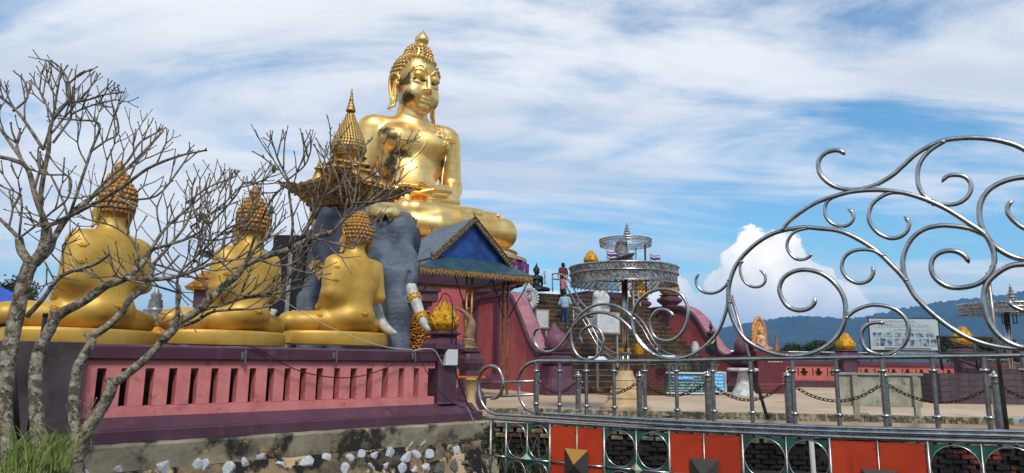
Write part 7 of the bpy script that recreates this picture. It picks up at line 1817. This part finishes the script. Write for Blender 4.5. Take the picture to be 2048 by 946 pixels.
def board(name, label, cat_, pxc, py0, py1, wpx, Y, rz, face, frame=None, legs=0, thick=.04, tilt=0, lean=0):
    U = Y / F; a = at(pxc, py1, Y); b = at(pxc, py0, Y); H = b.z - a.z; W = wpx * U / max(.3, math.cos(rz))
    t = thing(name, label, cat_, (a.x, a.y, 0), rz)
    m = MB(); m.box((-W / 2, -thick / 2, a.z), (W / 2, thick / 2, b.z)); o = m.build('panel', frame or conc_l, t)
    m = MB(); m.box((-W / 2 + .03, -thick / 2 - .012, a.z + .03), (W / 2 - .03, -thick / 2 - .004, b.z - .03)); o2 = m.build('printed_face', face, t)
    if frame:
        for (x0, x1, z0, z1) in ((-W / 2 - .03, -W / 2 + .02, a.z - .03, b.z + .03), (W / 2 - .02, W / 2 + .03, a.z - .03, b.z + .03), (-W / 2 - .029, W / 2 + .029, b.z - .02, b.z + .031), (-W / 2 - .029, W / 2 + .029, a.z - .031, a.z + .02)):
            m = MB(); m.box((x0, -thick / 2 - .02 - (.001 if x1 - x0 > .1 else 0), z0), (x1, thick / 2 + .02 + (.001 if x1 - x0 > .1 else 0), z1)); m.build('frame_bar', frame, t)
    for x in ((-W / 2 + .05, W / 2 - .05) if legs else ()):
        m = MB(); m.box((x - .03, thick / 2 + .025, 0), (x + .03, thick / 2 + .085, b.z)); m.build('leg', frame or steel_d, t)
    if tilt: t.rotation_euler = (tilt, lean, rz)
    return t, W, a.z, b.z
def signs():
    t, W, z0, z1 = board('list_board', 'white board closely printed with lines of text in front of the white statue', 'sign', 1216, 626, 665, 47, 28.6, SA, text_mat('white_list_print', S(206, 210, 212), S(120, 124, 130), 14, 24), conc_l, 1)
    board('list_board', 'narrow white printed board beside the white fan statue, left of the man in blue stripes', 'sign', 1084, 621, 655, 24, 30.4, SA, text_mat('white_list_print_small', S(204, 206, 208), S(130, 134, 140), 10, 12), conc_l, 1)
    t, W, z0, z1 = board('teal_banner', 'crumpled dark teal banner with bright blue title bar and white writing at stair foot', 'banner', 1371, 746, 786, 80, 27.6, R(4), text_mat('teal_banner_print', S(28, 78, 84), S(196, 214, 214), 6.5, 26, .42), white_fr, 1)
    m = MB(); m.prism([(-.36, z1 - .26), (-.33, z1 - .10), (.33, z1 - .10), (.36, z1 - .18), (.33, z1 - .26)], -.045, -.034); m.build('title_bar', text_mat('title_print', S(24, 128, 206), S(210, 230, 240), 1.0, 22, .5), t)
    t, W, z0, z1 = board('blue_sign', 'light blue sign in white frame with white lettering at the right of the teal banner', 'sign', 1431, 745, 783, 40, 27.9, R(-4), text_mat('blue_sign_print', S(60, 164, 214), S(220, 236, 242), 5, 14, .45), white_fr, 1)
    # big weathered sign board with two rows of pictures
    Y = 43; U = Y / F; t, W, z0, z1 = board('picture_sign', 'large faded white sign with Thai headings over two rows of small blue pictures', 'sign', 1811, 637, 701, 136, Y, R(-2), text_mat('faded_sign_print', S(176, 186, 188), S(120, 134, 140), 1, 1, .0), blackm, 1)
    H = z1 - z0; yf = -.045
    def tl(z, x0, x1, h, nm):
        m = MB(); m.box((x0 * W, yf - .006, z0 + z * H), (x1 * W, yf + .004, z0 + (z + h) * H)); m.build('heading', text_mat(nm, S(178, 188, 190), S(96, 112, 122), 1.0, 46, .5), t)
    tl(.86, -.3, .2, .09, 'heading_print'); tl(.72, -.42, .42, .11, 'heading_print_b'); tl(.60, -.2, .4, .08, 'heading_print_c')
    pic = [mat('sign_picture_%s' % n, S(*c), .6, col2=S(*d), ns=3.5, lo=.46, hi=.54) for n, c, d in (('slate', (52, 76, 92), (140, 158, 168)), ('grey', (96, 112, 120), (160, 172, 176)), ('blue', (54, 92, 116), (136, 160, 172)))]
    for k in range(6): m = MB(); x = -.45 + k * .152; m.box((x * W, yf - .006, z0 + .42 * H), ((x + .125) * W, yf + .004, z0 + .55 * H)); m.build('picture', pic[(k * 2) % 3], t)
    for k in range(9): m = MB(); x = -.46 + k * .103; m.box((x * W, yf - .006, z0 + .14 * H), ((x + .082) * W, yf + .004, z0 + .37 * H)); m.build('picture', pic[(k * 5 + 1) % 3], t)
    m = MB(); m.box((-.3 * W, yf - .006, z0 + .04 * H), (.36 * W, yf + .004, z0 + .09 * H)); m.build('caption_strip', mat('brown_strip', S(128, 112, 92), .7), t)
    # low reading desks on the stair
    for k, (px, py) in enumerate(((1196, 716), (1338, 714))):
        p = at(px, py, 26.8); t = thing('sloping_sign', ['small sloping white notice at the foot of the stair left of the parasol pole', 'small sloping white notice at the foot of the stair right of the gold beehive'][k], 'sign', (p.x, p.y, 0), SA)
        m = MB(); zz = p.z; m.add([(-.42, -.14, zz - .12), (.42, -.14, zz - .12), (.36, .14, zz + .06), (-.36, .14, zz + .06), (-.42, -.13, zz - .15), (.42, -.13, zz - .15), (.36, .15, zz + .03), (-.36, .15, zz + .03)], [(0, 1, 2, 3), (7, 6, 5, 4), (0, 4, 5, 1), (1, 5, 6, 2), (2, 6, 7, 3), (3, 7, 4, 0)]); m.build('notice_plate', white_fr, t)
        m = MB(); m.tube([(0, 0, 0), (0, 0, zz - .08)], .03, 8); m.build('leg', steel_d, t)
white_fr = mat('white_frame_paint', S(206, 212, 214), .5)

def small_buddha(label, px, pyb, pyt, Y, rz, mt, name='seated_buddha'):
    s = 1.0; zb, zt = at(px, pyb, Y), at(px, pyt, Y); H = zt.z - zb.z; k = H / 470.
    t = thing(name, label, 'buddha statue', (zb.x, Y, zb.z), rz)
    sdf_obj('body', buddha_prims(), 7, mt, t, k)
    h = sdf_obj('head', head_prims(False) + hair_cap_prims()[:2], 4, mt, t, k)
    m = MB(); m.lathe([(4 * k, 405 * k), (14 * k, 412 * k), (16 * k, 420 * k), (8 * k, 440 * k), (1 * k, 470 * k)], 12, (0, 10 * k, 0)); m.build('flame_finial', mt, h, True)
    return t
def statues():
    Z = small_buddha('black seated Buddha with draped silver garland at the top left of the stair', 1073, 583, 524, 33.8, R(14), dark_st, 'black_buddha')
    t = Z; m = MB()
    for k in range(14): m.ell((.28 + .02 * math.sin(k), -.50 + k * .006, .35 + k * .045), (.05, .05, .03), 6, 4)
    m.build('silver_garland', silver, t, True)
    # white shell-backed naga shrine
    Y = 31.2; U = Y / F; p = at(1056, 625, Y); t = thing('white_fan_statue', 'white plaster figure with a radiating fan of curls beside the left balustrade', 'statue', (p.x, Y, .0), SA)
    c = at(1056, 596, Y).z
    m = MB(); m.lathe([(.35, 0), (.35, .3), (.22, .5), (.2, c - .5), (.3, c - .3)], 16); m.build('pedestal', white_st, t, True)
    N = 22
    for k in range(N):
        a = 2 * math.pi * k / N; m = MB(); P = []
        for j in range(7):
            u_ = j / 6; aa = a + .5 * u_; r = (.14 + .34 * u_); P.append((r * math.cos(aa), -.05 - .1 * u_, c + r * 1.05 * math.sin(aa)))
        m.tube(P, [.05, .055, .05, .045, .04, .05, .03], 6); m.build('fan_curl', white_st, t, True)
    m = MB(); m.lathe([(.001, -.1), (.3, -.04), (.42, 0), (.3, .06), (.001, .1)], 20); o = m.build('fan_disc', white_st, t, True); o.location = (0, .03, c); o.rotation_euler = (R(90), 0, 0)
    m = MB(); m.lathe([(.20, 0), (.18, .25), (.12, .40), (.16, .5), (.04, .72)], 12, (-.04, 0, c + .28)); m.build('fan_crest', white_st, t, True)
    m = MB(); m.ell((0, -.18, c), (.11, .06, .13), 10, 8); m.build('hub', conc_l, t, True)
    # white standing figure with a hooded slab
    Y = 29; U = Y / F; p = at(1201, 636, Y); zb = p.z; t = thing('white_statue', 'white rough standing figure on a square block on the stair under the big parasol', 'statue', (p.x, Y, zb), SA)
    P = [E((0, 0, .3), (.32, .22, .42), .12), E((0, 0, .8), (.26, .18, .4), .12), C((0, 0, 1.0), (0, 0, 1.35), .14, .08, .1), E((-.2, -.08, .95), (.09, .09, .16), .06), E((.2, -.05, .8), (.1, .1, .2), .06), E((0, -.02, 1.42), (.1, .1, .13), .05), E((-.17, -.1, 1.12), (.05, .12, .1), .03, op=-1), E((.05, -.18, .55), (.2, .1, .12), .08)]
    sdf_obj('figure', P, .035, white_st, t, M=Matrix.Diagonal((1.4, 1.2, 1.0, 1)))
    m = MB(); m.box((-.45, -.32, -.6), (.45, .32, -.02)); m.build('block', white_st, t, bevel=.02)
    # dark standing Buddha
    Y = 27.9; U = Y / F; p = at(1424, 717, Y); zb = p.z; t = thing('standing_dark_statue', 'slim dark standing Buddha with flared robe on the carved green base', 'statue', (p.x, Y, zb), R(20)); k = (at(1424, 636, Y).z - zb) / 1.72
    P = [C((-.06, 0, .0), (-.07, 0, .45), .035, .045, .04), C((.06, 0, .0), (.07, 0, .45), .035, .045, .04), C((0, 0, .35), (0, 0, .75), .13, .10, .08), C((0, 0, .75), (0, 0, 1.05), .085, .12, .1), C((-.12, 0, 1.1), (.12, 0, 1.1), .05, .05, .06), C((-.17, 0, 1.1), (-.19, 0, .85), .04, .035, .03), C((-.19, 0, .85), (-.08, -.14, .9), .035, .025, .02), C((.17, 0, 1.1), (.21, 0, .85), .04, .035, .03), C((.21, 0, .85), (.24, -.02, .65), .035, .02, .02),
         E((-.16, .02, .5), (.14, .03, .32), .04, (0, 12, 0)), E((.17, .02, .52), (.14, .03, .34), .04, (0, -12, 0)), C((0, 0, 1.15), (0, 0, 1.25), .04, .04, .03), E((0, 0, 1.33), (.075, .08, .10), .02), E((0, 0, 1.43), (.045, .045, .05), .03), C((0, 0, 1.46), (0, 0, 1.70), .028, .004, .02), E((0, -.02, .02), (.12, .1, .03), .02)]
    sdf_obj('figure', P, .02, dark_st, t, k)
    m = MB(); m.tube(cat([(-.10 * k, -.10 * k, .62 * k), (0, -.14 * k, .7 * k), (.06 * k, -.14 * k, .85 * k), (.10 * k, -.10 * k, 1.05 * k)], 4), .035, 6); m.build('yellow_sash', mat('yellow_cloth', S(186, 168, 70), .8), t, True)
    # carved green base under it, brick plinth left of it
    b0 = at(1384, 790, 28.6); t = thing('carved_plinth', 'long low base of mossy green carved lotus petals behind the teal banner', 'plinth', (b0.x, 28.6, 0), R(6)); U = 28.6 / F
    zt = at(1384, 728, 28.6).z; W = 106 * U
    m = MB(); m.box((-W / 2, -.1, 0), (W / 2, .9, zt - .36)); m.build('core', brickred, t)
    m = MB(); m.box((-W / 2 - .05, -.16, zt - .07), (W / 2 + .05, .95, zt)); m.box((-W / 2 - .02, -.12, zt - .36), (W / 2 + .02, .92, zt - .30)); m.build('ledge', moss_g, t, bevel=.01)
    lf = None
    for k in range(12):
        if lf is None: m = MB(); m.ell((0, 0, .11), (.085, .05, .13), 9, 6); lf = m.build('petal', moss_g, t, True); o = lf
        else: o = link_copy(lf, t)
        o.location = (-W / 2 + .09 + k * (W - .18) / 11, -.10, zt - .30)
    m = MB()
    for k in range(5): m.ell((W / 2 + .02 + .05 * math.sin(k * 2), -.22, zt - .42 - k * .035 + .1), (.11, .05, .05), 8, 5)
    m.build('gilt_ornament', gold_y, t, True)
    m = MB(); m.lathe([(.22, zt), (.24, zt + .03), (.18, zt + .06), (.2, zt + .1)], 16, (at(1424, 717, 27.9).x - b0.x, .1, 0)); m.build('figure_foot', moss_g, t, True)
    # low maroon brick wall between parasol base and banner
    Y = 27.0; U = Y / F; xa, xb = at(1238, 780, Y).x, at(1335, 780, Y).x; t = thing('brick_plinth', 'low maroon brick wall at the stair foot behind the parasol base', 'wall', (xa, Y, 0), R(5))
    zt = at(1290, 735, Y).z; W = (xb - xa); m = MB(); m.box((.01, .01, 0), (W - .01, .8, zt - .01)); m.build('core', dark_in2, t)
    m = MB(); m.box((0, 0, 0), (W, .8, .20)); m.build('stone_footing', step_m, t)
    bh = (zt - .21) / 8; bk = None; cnt = 0
    for r in range(8):
        for i in range(int(W / .3) + 1):
            x0 = i * .3 - (r % 2) * .15; x1 = x0 + .288; x0 = max(x0, 0); x1 = min(x1, W)
            if x1 - x0 < .05: continue
            m = MB(); m.box((0, -.004, 0), (x1 - x0, .1, bh - .012)); o = m.build('brick', brickred, t); o.location = (x0, -random.uniform(0, .008), .21 + r * bh)
    # beehive jars
    for (px, py0, py1, w, mt, lab, Y) in ((1279, 686, 711, 20, gold_y, 'gold ribbed beehive-shaped jar at the stair foot right of the parasol pole', 26.6), (1391, 684, 710, 17, white_st, 'white ribbed beehive-shaped jar on the end of the stair left of the dark statue', 28.2)):
        U = Y / F; zb = at(px, py1, Y).z; H = at(px, py0, Y).z - zb; p = at(px, py1, Y); t = thing('beehive_jar', lab, 'jar', (p.x, Y, zb), 0, 'beehive shaped jars on the stair')
        pr = []
        for i in range(10):
            u_ = i / 9; r = w / 2 * U * (math.sin(math.pi * (.14 + .74 * u_)) ** .7); pr += [(r * .88, u_ * H * .95), (r, u_ * H * .95 + H * .02), (r, u_ * H * .95 + H * .06), (r * .88, u_ * H * .95 + H * .085)]
        m = MB(); m.lathe(pr, 20); m.build('ribbed_body', mt, t, True, sharp=60)
        m = MB(); m.lathe([(w / 2 * U * .8, -zb * 0 - .3), (w / 2 * U * .7, -.02)], 12); m.build('stand', step_m, t)
    # maroon pedestal, guardian figure with aureole, horn
    Y = 30.5; U = Y / F; p = at(1533, 775, Y); t = thing('maroon_pedestal', 'maroon square pedestal with a strip of gold lettering carrying the pale seated statue', 'pedestal', (p.x, Y, 0), R(10)); zt = at(1533, 702, Y).z
    m = MB(); m.lathe([(.80, 0), (.80, .22), (.76, .26), (.76, .34), (.72, .38), (.66, .44), (.66, zt - .32), (.72, zt - .26), (.76, zt - .2), (.76, zt - .02), (.72, zt)], sq=True, ch=.001, sy=.8); m.build('pedestal_body', maroon, t, bevel=.006)
    m = MB(); m.box((-.25, -.55, zt - .50), (.55, -.528, zt - .33)); m.build('lettering_strip', text_mat('pedestal_print', S(112, 52, 52), S(214, 196, 180), 2, 20, .5), t)
    Zp = small_buddha('pale weathered seated figure framed by an orange flame aureole on the maroon pedestal', 1524, 702, 645, 30.3, R(38), pale_or, 'haloed_seated_statue'); Zp.scale = (1, 1, 1)
    k = (at(1524, 645, 30.3).z - at(1524, 702, 30.3).z); m = MB(); N = 26
    P = [(.40 * k * math.cos(a) * (1 if math.sin(a) > 0 else 1), .10, k * .52 + .62 * k * math.sin(a)) for a in np.linspace(R(-50), R(230), N)]
    m.tube(P, .06, 6); 
    for q in P: m.ell((q[0] * 1.1, .10, k * .52 + (q[2] - k * .52) * 1.08), (.05, .04, .06), 6, 4)
    m.prism([(q[0], q[2]) for q in P], .10, .15); m.build('flame_aureole', orange_au, Zp, True, sharp=50)
    def horn(label, px, py0, py1, Y, w, s, base_r=.13, bend=1):
        U = Y / F; p = at(px, py1, Y); H = at(px, py0, Y).z - p.z; t = thing('horn_ornament', label, 'ornament', p, 0, 'upright curved horns on turned stands')
        P = cat([(0, 0, H * .25), (w * U * .10 * s, 0, H * .45), (w * U * .12 * s, 0, H * .65), (-w * U * .25 * s, 0, H * .88), (-w * U * .8 * s, 0, H)], 5); n = len(P)
        m = MB(); m.tube(P, [base_r * (1 - .9 * (i / (n - 1)) ** 1.5) for i in range(n)], 10); m.build('horn', horn_m, t, True)
        m = MB(); m.lathe([(base_r * 1.9, 0), (base_r * 1.9, H * .04), (base_r * 1.2, H * .08), (base_r * 1.5, H * .12), (base_r * 1.0, H * .17), (base_r * 1.3, H * .21), (base_r * .9, H * .27)], 14); m.build('turned_stand', horn_m, t, True)
        return t
    horn('small curved horn on a gilt stand right of the haloed statue', 1553, 662, 702, 30.3, 12, 1, .08)
    horn('tall curved horn on a pale turned stand behind the nearest lotus bud', 936, 614, 698, 18.6, 40, 1, .15)
    # purple corner block carrying that horn
    Y = 18.6; p = at(938, 760, Y); zt = at(938, 700, Y).z; t = thing('purple_pedestal', 'purple stepped pedestal under the tall curved horn behind the end pillar', 'pedestal', (p.x, Y, 0), R(40))
    m = MB(); post_mb(m, 0, 0, 0, zt, .42, True, True); m.build('pedestal_body', purple, t, bevel=.008)
    m = MB(); m.lathe([(.2, .0), (.2, .1), (.12, .25), (.10, .45), (.16, .62), (.20, .78), (.24, .80), (.24, .84)], 16); t2 = thing('offering_stand', 'cream baluster stand with a red and gold offering tray beside the end pillar', 'stand', at(942, 800, 17.2), 0); t2.location.z = 0; m.build('baluster_leg', conc_s, t2, True)
    zz = .84; m = MB(); m.box((-.34, -.2, zz + .001), (.34, .2, zz + .05)); m.build('tray', maroon, t2); m = MB()
    for k in range(16): m.ell((-.32 + k * .043, -.21, zz + .02), (.022, .012, .03), 6, 4)
    m.build('tray_beads', mat('orange_beads', S(222, 120, 60), .6), t2, True)
    # gilt carved screen behind the tusks
    Y = 20.8; U = Y / F; p = at(838, 790, Y); t = thing('carved_gold_screen', 'gilt screen of curling leaf carving behind the elephant tusk', 'screen', (p.x, Y, 0), R(10)); W = 56 * U; H = at(838, 622, Y).z
    m = MB(); m.box((-W / 2, .03, 0), (W / 2, .10, H)); m.build('back_board', maroon, t)
    cur = None; rnd = random.Random(5)
    for r in range(15):
        for c in range(6):
            if cur is None:
                P = [(.10 * (1 - j / 16) * math.cos(j * .55), 0, .10 * (1 - j / 16) * math.sin(j * .55)) for j in range(14)]; m = MB(); m.tube(P, [.028] * 10 + [.03, .034, .036, .02], 6); cur = m.build('scroll_leaf', gold_sc, t, True); o = cur
            else: o = link_copy(cur, t)
            o.location = (-W / 2 + .08 + c * (W - .16) / 5 + rnd.uniform(-.02, .02), -.01, .12 + r * (H - .2) / 14); o.rotation_euler = (0, rnd.uniform(0, 6.3), 0); o.scale = (rnd.choice((-1, 1)) * rnd.uniform(.85, 1.15), 1, rnd.uniform(.85, 1.15))
    # second gilt patch seen between the elephant's legs, thin
pale_or = mat('pale_weathered_stone', S(206, 176, 140), .7, col2=S(190, 120, 74), ns=2.2, bump=.4); orange_au = mat('orange_gilt', S(206, 156, 92), .6, col2=S(180, 110, 60), ns=6, bump=.6)
moss_g = mat('mossy_green_carving', S(92, 104, 88), .8, col2=S(58, 68, 58), ns=8, bump=.6); horn_m = mat('horn', S(150, 118, 80), .5, col2=S(108, 84, 58), ns=6); gold_sc = mat('gilt_carving', S(206, 144, 40), .38, .5, col2=S(140, 84, 20), ns=7)

def furniture():
    # white concrete mushroom table
    Y = 27.6; U = Y / F; p = at(1487, 786, Y); t = thing('concrete_table', 'white concrete table with flared pedestal foot in front of the right newel', 'table', (p.x, Y, 0)); zt = at(1487, 736, Y).z
    m = MB(); m.lathe([(.52, zt - .12), (.60, zt - .10), (.60, zt - .03), (.55, zt)], 8, rot=.3); m.build('table_top', white_st, t, bevel=.01)
    m = MB(); m.lathe([(.50, 0), (.49, .05), (.36, .25), (.25, .48), (.17, zt - .18), (.18, zt - .121)], 24); m.build('foot', white_st, t, True)
    # tilted concrete board on two legs
    Y = 16.6; a = at(1681, 812, Y); b = at(1845, 806, Y - .2); U = Y / F; ang = math.atan2(b.y - a.y, b.x - a.x); t = thing('concrete_panel_bench', 'old stained concrete board standing on two concrete legs on the plaza', 'bench', (a.x, a.y, 0), ang); W = (b - a).length; zt = at(1690, 750, Y).z; zb = at(1690, 812, Y).z
    m = MB(); m.box((-.05, 0, zb), (W, .06, zt)); m.build('board', conc_l2, t, bevel=.006)
    m = MB(); m.box((-.10, -.04, zt + .001), (W + .05, .14, zt + .06)); m.build('top_slab', conc_l2, t, bevel=.006)
    for px in (1706, 1822): x = (at(px, 800, Y) - a).length; m = MB(); m.box((x - .06, -.10, 0), (x + .06, -.002, zt - .01)); m.build('leg', conc_l2, t, bevel=.006); m = MB(); m.box((x + .02, .07, 0), (x + .1, .16, zt - .01)); m.build('rear_leg', conc_l2, t, bevel=.006)
    o = thing('small_block', 'small pale concrete block lying at the foot of the concrete board', 'block', gnd(1728, 834)); m = MB(); m.lathe([(.13, 0), (.14, .02), (.13, .08), (.10, .12)], 10); m.build('lump', conc_l, o, True)
    # block planters: stepped, laid in running bond
    Y = 24.2
    def planter(label, px0, px1, pyt, Y, depth, rz, Wf=None):
        a = at(px0, 800, Y); b = at(px1, 800, Y); W = (b.x - a.x) / math.cos(rz); zt = at((px0 + px1) / 2, pyt, Y).z; t = thing('block_planter', label, 'planter', (a.x, Y, 0), rz, 'dark block planters at the right')
        m = MB(); m.box((.012, .012, 0), (W - .012, depth - .012, zt - .02)); m.build('core', dark_in2, t)
        n = max(1, round(zt / .2)); h = zt / n
        for r in range(n):
            for side in (0, 1):
                L = W if side == 0 else depth; bw = .62; i = 0; x = -(r % 2) * bw / 2
                while x < L:
                    x0, x1 = max(x, 0), min(x + bw - .012, L); x += bw
                    if x1 - x0 < .04: continue
                    m = MB(); e = random.uniform(0, .004)
                    if side == 0: m.box((x0, -e, 0), (x1, .15, h - .012))
                    else: m.box((-e + .0005, max(x0, .151), 0), (.15, max(x1, .18), h - .012))
                    o = m.build('block', block_m, t); o.location = (0, 0, r * h)
        return t
    planter('nearer stepped dark block planter with its corner facing the plaza', 1884, 2120, 748, 24.0, 2.2, R(-3)); planter('taller dark block planter stepping up behind at the right edge', 1990, 2200, 738, 27, 2.0, R(-3))
    # dark pipe guard rails over the planters
    t = thing('ramp_guard_rail', 'dark pipe guard rail with sloping bars above the block planters', 'railing', at(1880, 745, 26))
    zz = lambda L: [(1850 + x / 4.73, 560 + y / 4.73) for x, y in L]
    for k, L in enumerate(([(115, 535), (740, 548)], [(150, 690), (740, 690)], [(115, 530), (165, 850)], [(455, 560), (500, 850)], [(150, 545), (630, 700)], [(170, 690), (510, 830)], [(740, 550), (760, 700)])):
        m = MB(); m.tube([at(x, y, 26 + k * .02) for x, y in zz(L)], .045, 8); m.build('pipe', dull_p, t, True, world=True)
    # small things at the right foreground
    t = thing('plaza_kerb_block', 'weathered concrete block at the plaza edge at the far right', 'block', gnd(2035, 850)); m = MB(); m.box((-.15, -.1, 0), (1.6, .5, .16)); m.build('slab', conc_l, t, bevel=.01); m = MB(); m.box((.0, -.112, .1), (.3, -.101, .14)); m.build('blue_mark', mat('blue_mark_paint', S(70, 130, 190), .6), t)
    t = thing('floor_plank', 'dark plank lying flat at the plaza edge behind the scroll stay', 'plank', gnd(1507, 829)); m = MB(); m.box((-.55, -.05, .002), (.5, .06, .05)); m.build('plank', dark_wood, t)
    # left side: tent, poles
    Y = 22; t = thing('blue_tent', 'bright blue canvas tent roof at the left edge behind the trees', 'tent', (at(-40, 700, Y).x, Y, 0)); U = Y / F; zt = at(0, 566, Y).z; ze = at(0, 630, Y).z; zl = at(0, 660, Y).z
    m = MB(); w = 100 * U; m.add([(-w, -1.6, ze), (w, -1.6, ze), (w, 1.6, ze), (-w, 1.6, ze), (-.1, 0, zt), (.1, 0, zt)] + [(-w, -1.6, zl), (w, -1.6, zl), (w, 1.6, zl), (-w, 1.6, zl)], [(0, 1, 5, 4), (1, 2, 5), (2, 3, 4, 5), (3, 0, 4), (0, 6, 7, 1), (1, 7, 8, 2), (2, 8, 9, 3), (3, 9, 6, 0)]); o = m.build('canvas', tentm, t); o.modifiers.new('t', 'SOLIDIFY').thickness = .02
    for x in (-w, w):
        for y in (-1.6, 1.6): m = MB(); m.tube([(x * .98, y * .98, 0), (x * .98, y * .98, zl)], .04, 8); m.build('tent_pole', blackm, t)
    t = thing('black_post', 'thin black post standing in front of the leftmost gold Buddha', 'post', (at(79, 700, 9.6).x, 9.6, .2)); m = MB(); m.tube([(0, 0, -.3), (.02, 0, at(79, 632, 9.6).z - .2)], .03, 8); m.tube([(.02, 0, at(79, 632, 9.6).z - .205), (.02, 0, at(79, 626, 9.6).z - .2)], .034, 8); m.build('pipe', blackm, t, True)
    t = thing('metal_chair', 'dark metal chair frame at the left edge below the blue tent', 'chair', at(10, 700, 11.2), R(10)); m = MB(); 
    for x in (-.2, .12):
        m.tube([(x, 0, -.5), (x, 0, .42)], .03, 8)
    m.tube([(-.3, 0, .40), (.14, 0, .42)], .035, 8); m.tube([(-.3, 0, .1), (.12, 0, .1)], .03, 8); m.build('tube_frame', blackm, t, True)
    m = MB(); m.box((-.3, -.02, -.1), (.11, .02, .38)); m.build('back_panel', navy_dk, t)
    t = thing('dark_fence_post', 'dark leaning steel post beside the second tree trunk on the left', 'post', at(26, 800, 8.6)); m = MB(); m.tube([at(22, 655, 8.6), at(36, 880, 8.4)], .03, 8); m.build('pipe', blackm, t, True, world=True)
    # things glimpsed between the gold Buddhas
    silver_spire('round silver bell ornament between the leftmost and middle gold Buddhas', 308, 21, 640, 570, 24, None, bell=True)
    Y = 24; t = thing('spirit_house', 'small golden tiered roof between the leftmost and middle gold Buddhas', 'shrine', (at(312, 700, Y).x, Y, 0), R(12)); U = Y / F; z = lambda py: at(312, py, Y).z
    m = MB(); m.lathe([(.9, 0), (.9, .8), (.7, .82), (.6, z(672))], sq=True, ch=.1); m.build('house_body', cream, t); m = MB(); m.lathe([(1.0, z(672)), (1.02, z(668)), (.85, z(655)), (.9, z(652)), (.6, z(640))], sq=True, ch=.1); m.build('tiered_roof', gold_sc, t)
    Y = 23; t = thing('carved_gatehouse', 'yellow gabled purple gatehouse half hidden left of the middle gold Buddha', 'shrine', (at(396, 700, Y).x, Y, 0), R(8)); U = Y / F; z = lambda py: at(396, py, Y).z
    m = MB(); m.box((-.3, 0, 0), (.35, .7, z(580))); m.build('purple_body', purple, t, bevel=.02); m = MB(); m.lathe([(.5, z(580)), (.55, z(574)), (.3, z(560)), (.34, z(556)), (.1, z(540))], sq=True, ch=.1, c=(0, .3, 0)); m.build('gold_roof', gold_sc, t)
    t = thing('yellow_gable', 'bright yellow gabled roof end left of the middle gold Buddha', 'shrine', (at(418, 700, 24).x, 24, 0), R(5)); U = 24 / F; zc_ = lambda py: at(418, py, 24).z
    m = MB(); m.prism([(-14 * U, 0), (-14 * U, zc_(530)), (0, zc_(505)), (14 * U, zc_(530)), (14 * U, 0)], 0, 1.2); m.build('gable_wall', mat('yellow_paint', S(220, 176, 56), .6, col2=S(190, 130, 40), ns=6), t)
    m = MB(); m.box((-32 * U, -.3, zc_(512)), (-4 * U, .5, zc_(504))); m.build('dark_awning', blackm, t)
    t = thing('dark_doorway', 'dark framed opening between the middle gold Buddha and the elephant', 'doorway', (at(565, 700, 20.5).x, 20.5, 0)); U = 20.5 / F
    m = MB(); m.box((-.5, 0, 0), (.45, .6, at(565, 470, 20.5).z)); m.build('dark_wall', blackm, t); m = MB(); m.box((.02, -.12, 0), (.14, -.001, at(565, 500, 20.5).z)); m.build('carved_jamb', silver_old, t)
    m = MB(); m.tube(cat([(-.22, -.3, at(565, 620, 20.5).z), (-.30, -.32, at(565, 650, 20.5).z), (-.24, -.36, at(565, 672, 20.5).z), (-.1, -.4, at(565, 682, 20.5).z)], 5), [.10, .09, .08, .07, .07, .06, .06, .05, .05, .05, .04, .04, .03, .03, .02, .02], 10); m.build('white_tusk', ivory, t, True)
    m = MB(); m.prism([(-.42, 0), (-.42, at(565, 682, 20.5).z), (-.1, at(565, 692, 20.5).z), (.3, at(565, 684, 20.5).z), (.38, 0)], -.5, -.13); m.build('carved_foot', silver_old, t, bevel=.03)
    # overhead cable
    t = thing('overhead_cable', 'thin white cable slanting across the gold Buddhas down to the wall coping', 'cable', at(560, 600, 15)); m = MB(); m.tube(cat([at(70, 300, 11), at(200, 375, 11.5), at(420, 500, 12.6), at(560, 596, 13.8), at(640, 645, 14.4), (at(755, 690, 14.8)), at(826, 700, 14.9)], 8), .008, 5); m.build('wire', cable_w, t, True, world=True)
conc_l2 = mat('stained_pale_concrete', S(176, 170, 150), .9, col2=S(140, 136, 118), ns=2.5, grime=(S(66, 62, 52), 4, .56, .68), bump=.4)
tentm = mat('blue_canvas', S(28, 84, 196), .6, col2=S(20, 62, 160), ns=1.5); dull_p = mat('dark_pipe_paint', S(66, 62, 62), .5, .3)

def haze():
    m = MB(); m.box((-9500, -3500, -12), (9500, 9500, 345)); o = m.build('haze', None, kind='stuff')
    hm = bpy.data.materials.new('haze_air'); hm.use_nodes = True; w = NT(hm.node_tree); w.n.clear(); out = w.node('ShaderNodeOutputMaterial'); v = w.node('ShaderNodeVolumePrincipled')
    v.inputs['Color'].default_value = (.20, .50, 1.0, 1); v.inputs['Density'].default_value = HAZE; v.inputs['Anisotropy'].default_value = .0
    w.link(v.outputs[0], out.inputs['Volume']); o.data.materials.append(hm)
HAZE = .00019

# ================================================================ BUILD
import time
_t0 = time.time()
STEPS = [plaza_and_ground, hills, near_wall, retaining_wall, grey_wall, stair_group, far_wall, gully, big_buddha, back_buddhas, elephant, howdah, pavilion, parasols, handrails, statues, signs, furniture, railing, mirror_railing, chains, people, far_trees, bare_trees, grass, haze]
for f_ in STEPS:
    f_(); print(f_.__name__, round(time.time() - _t0, 1))
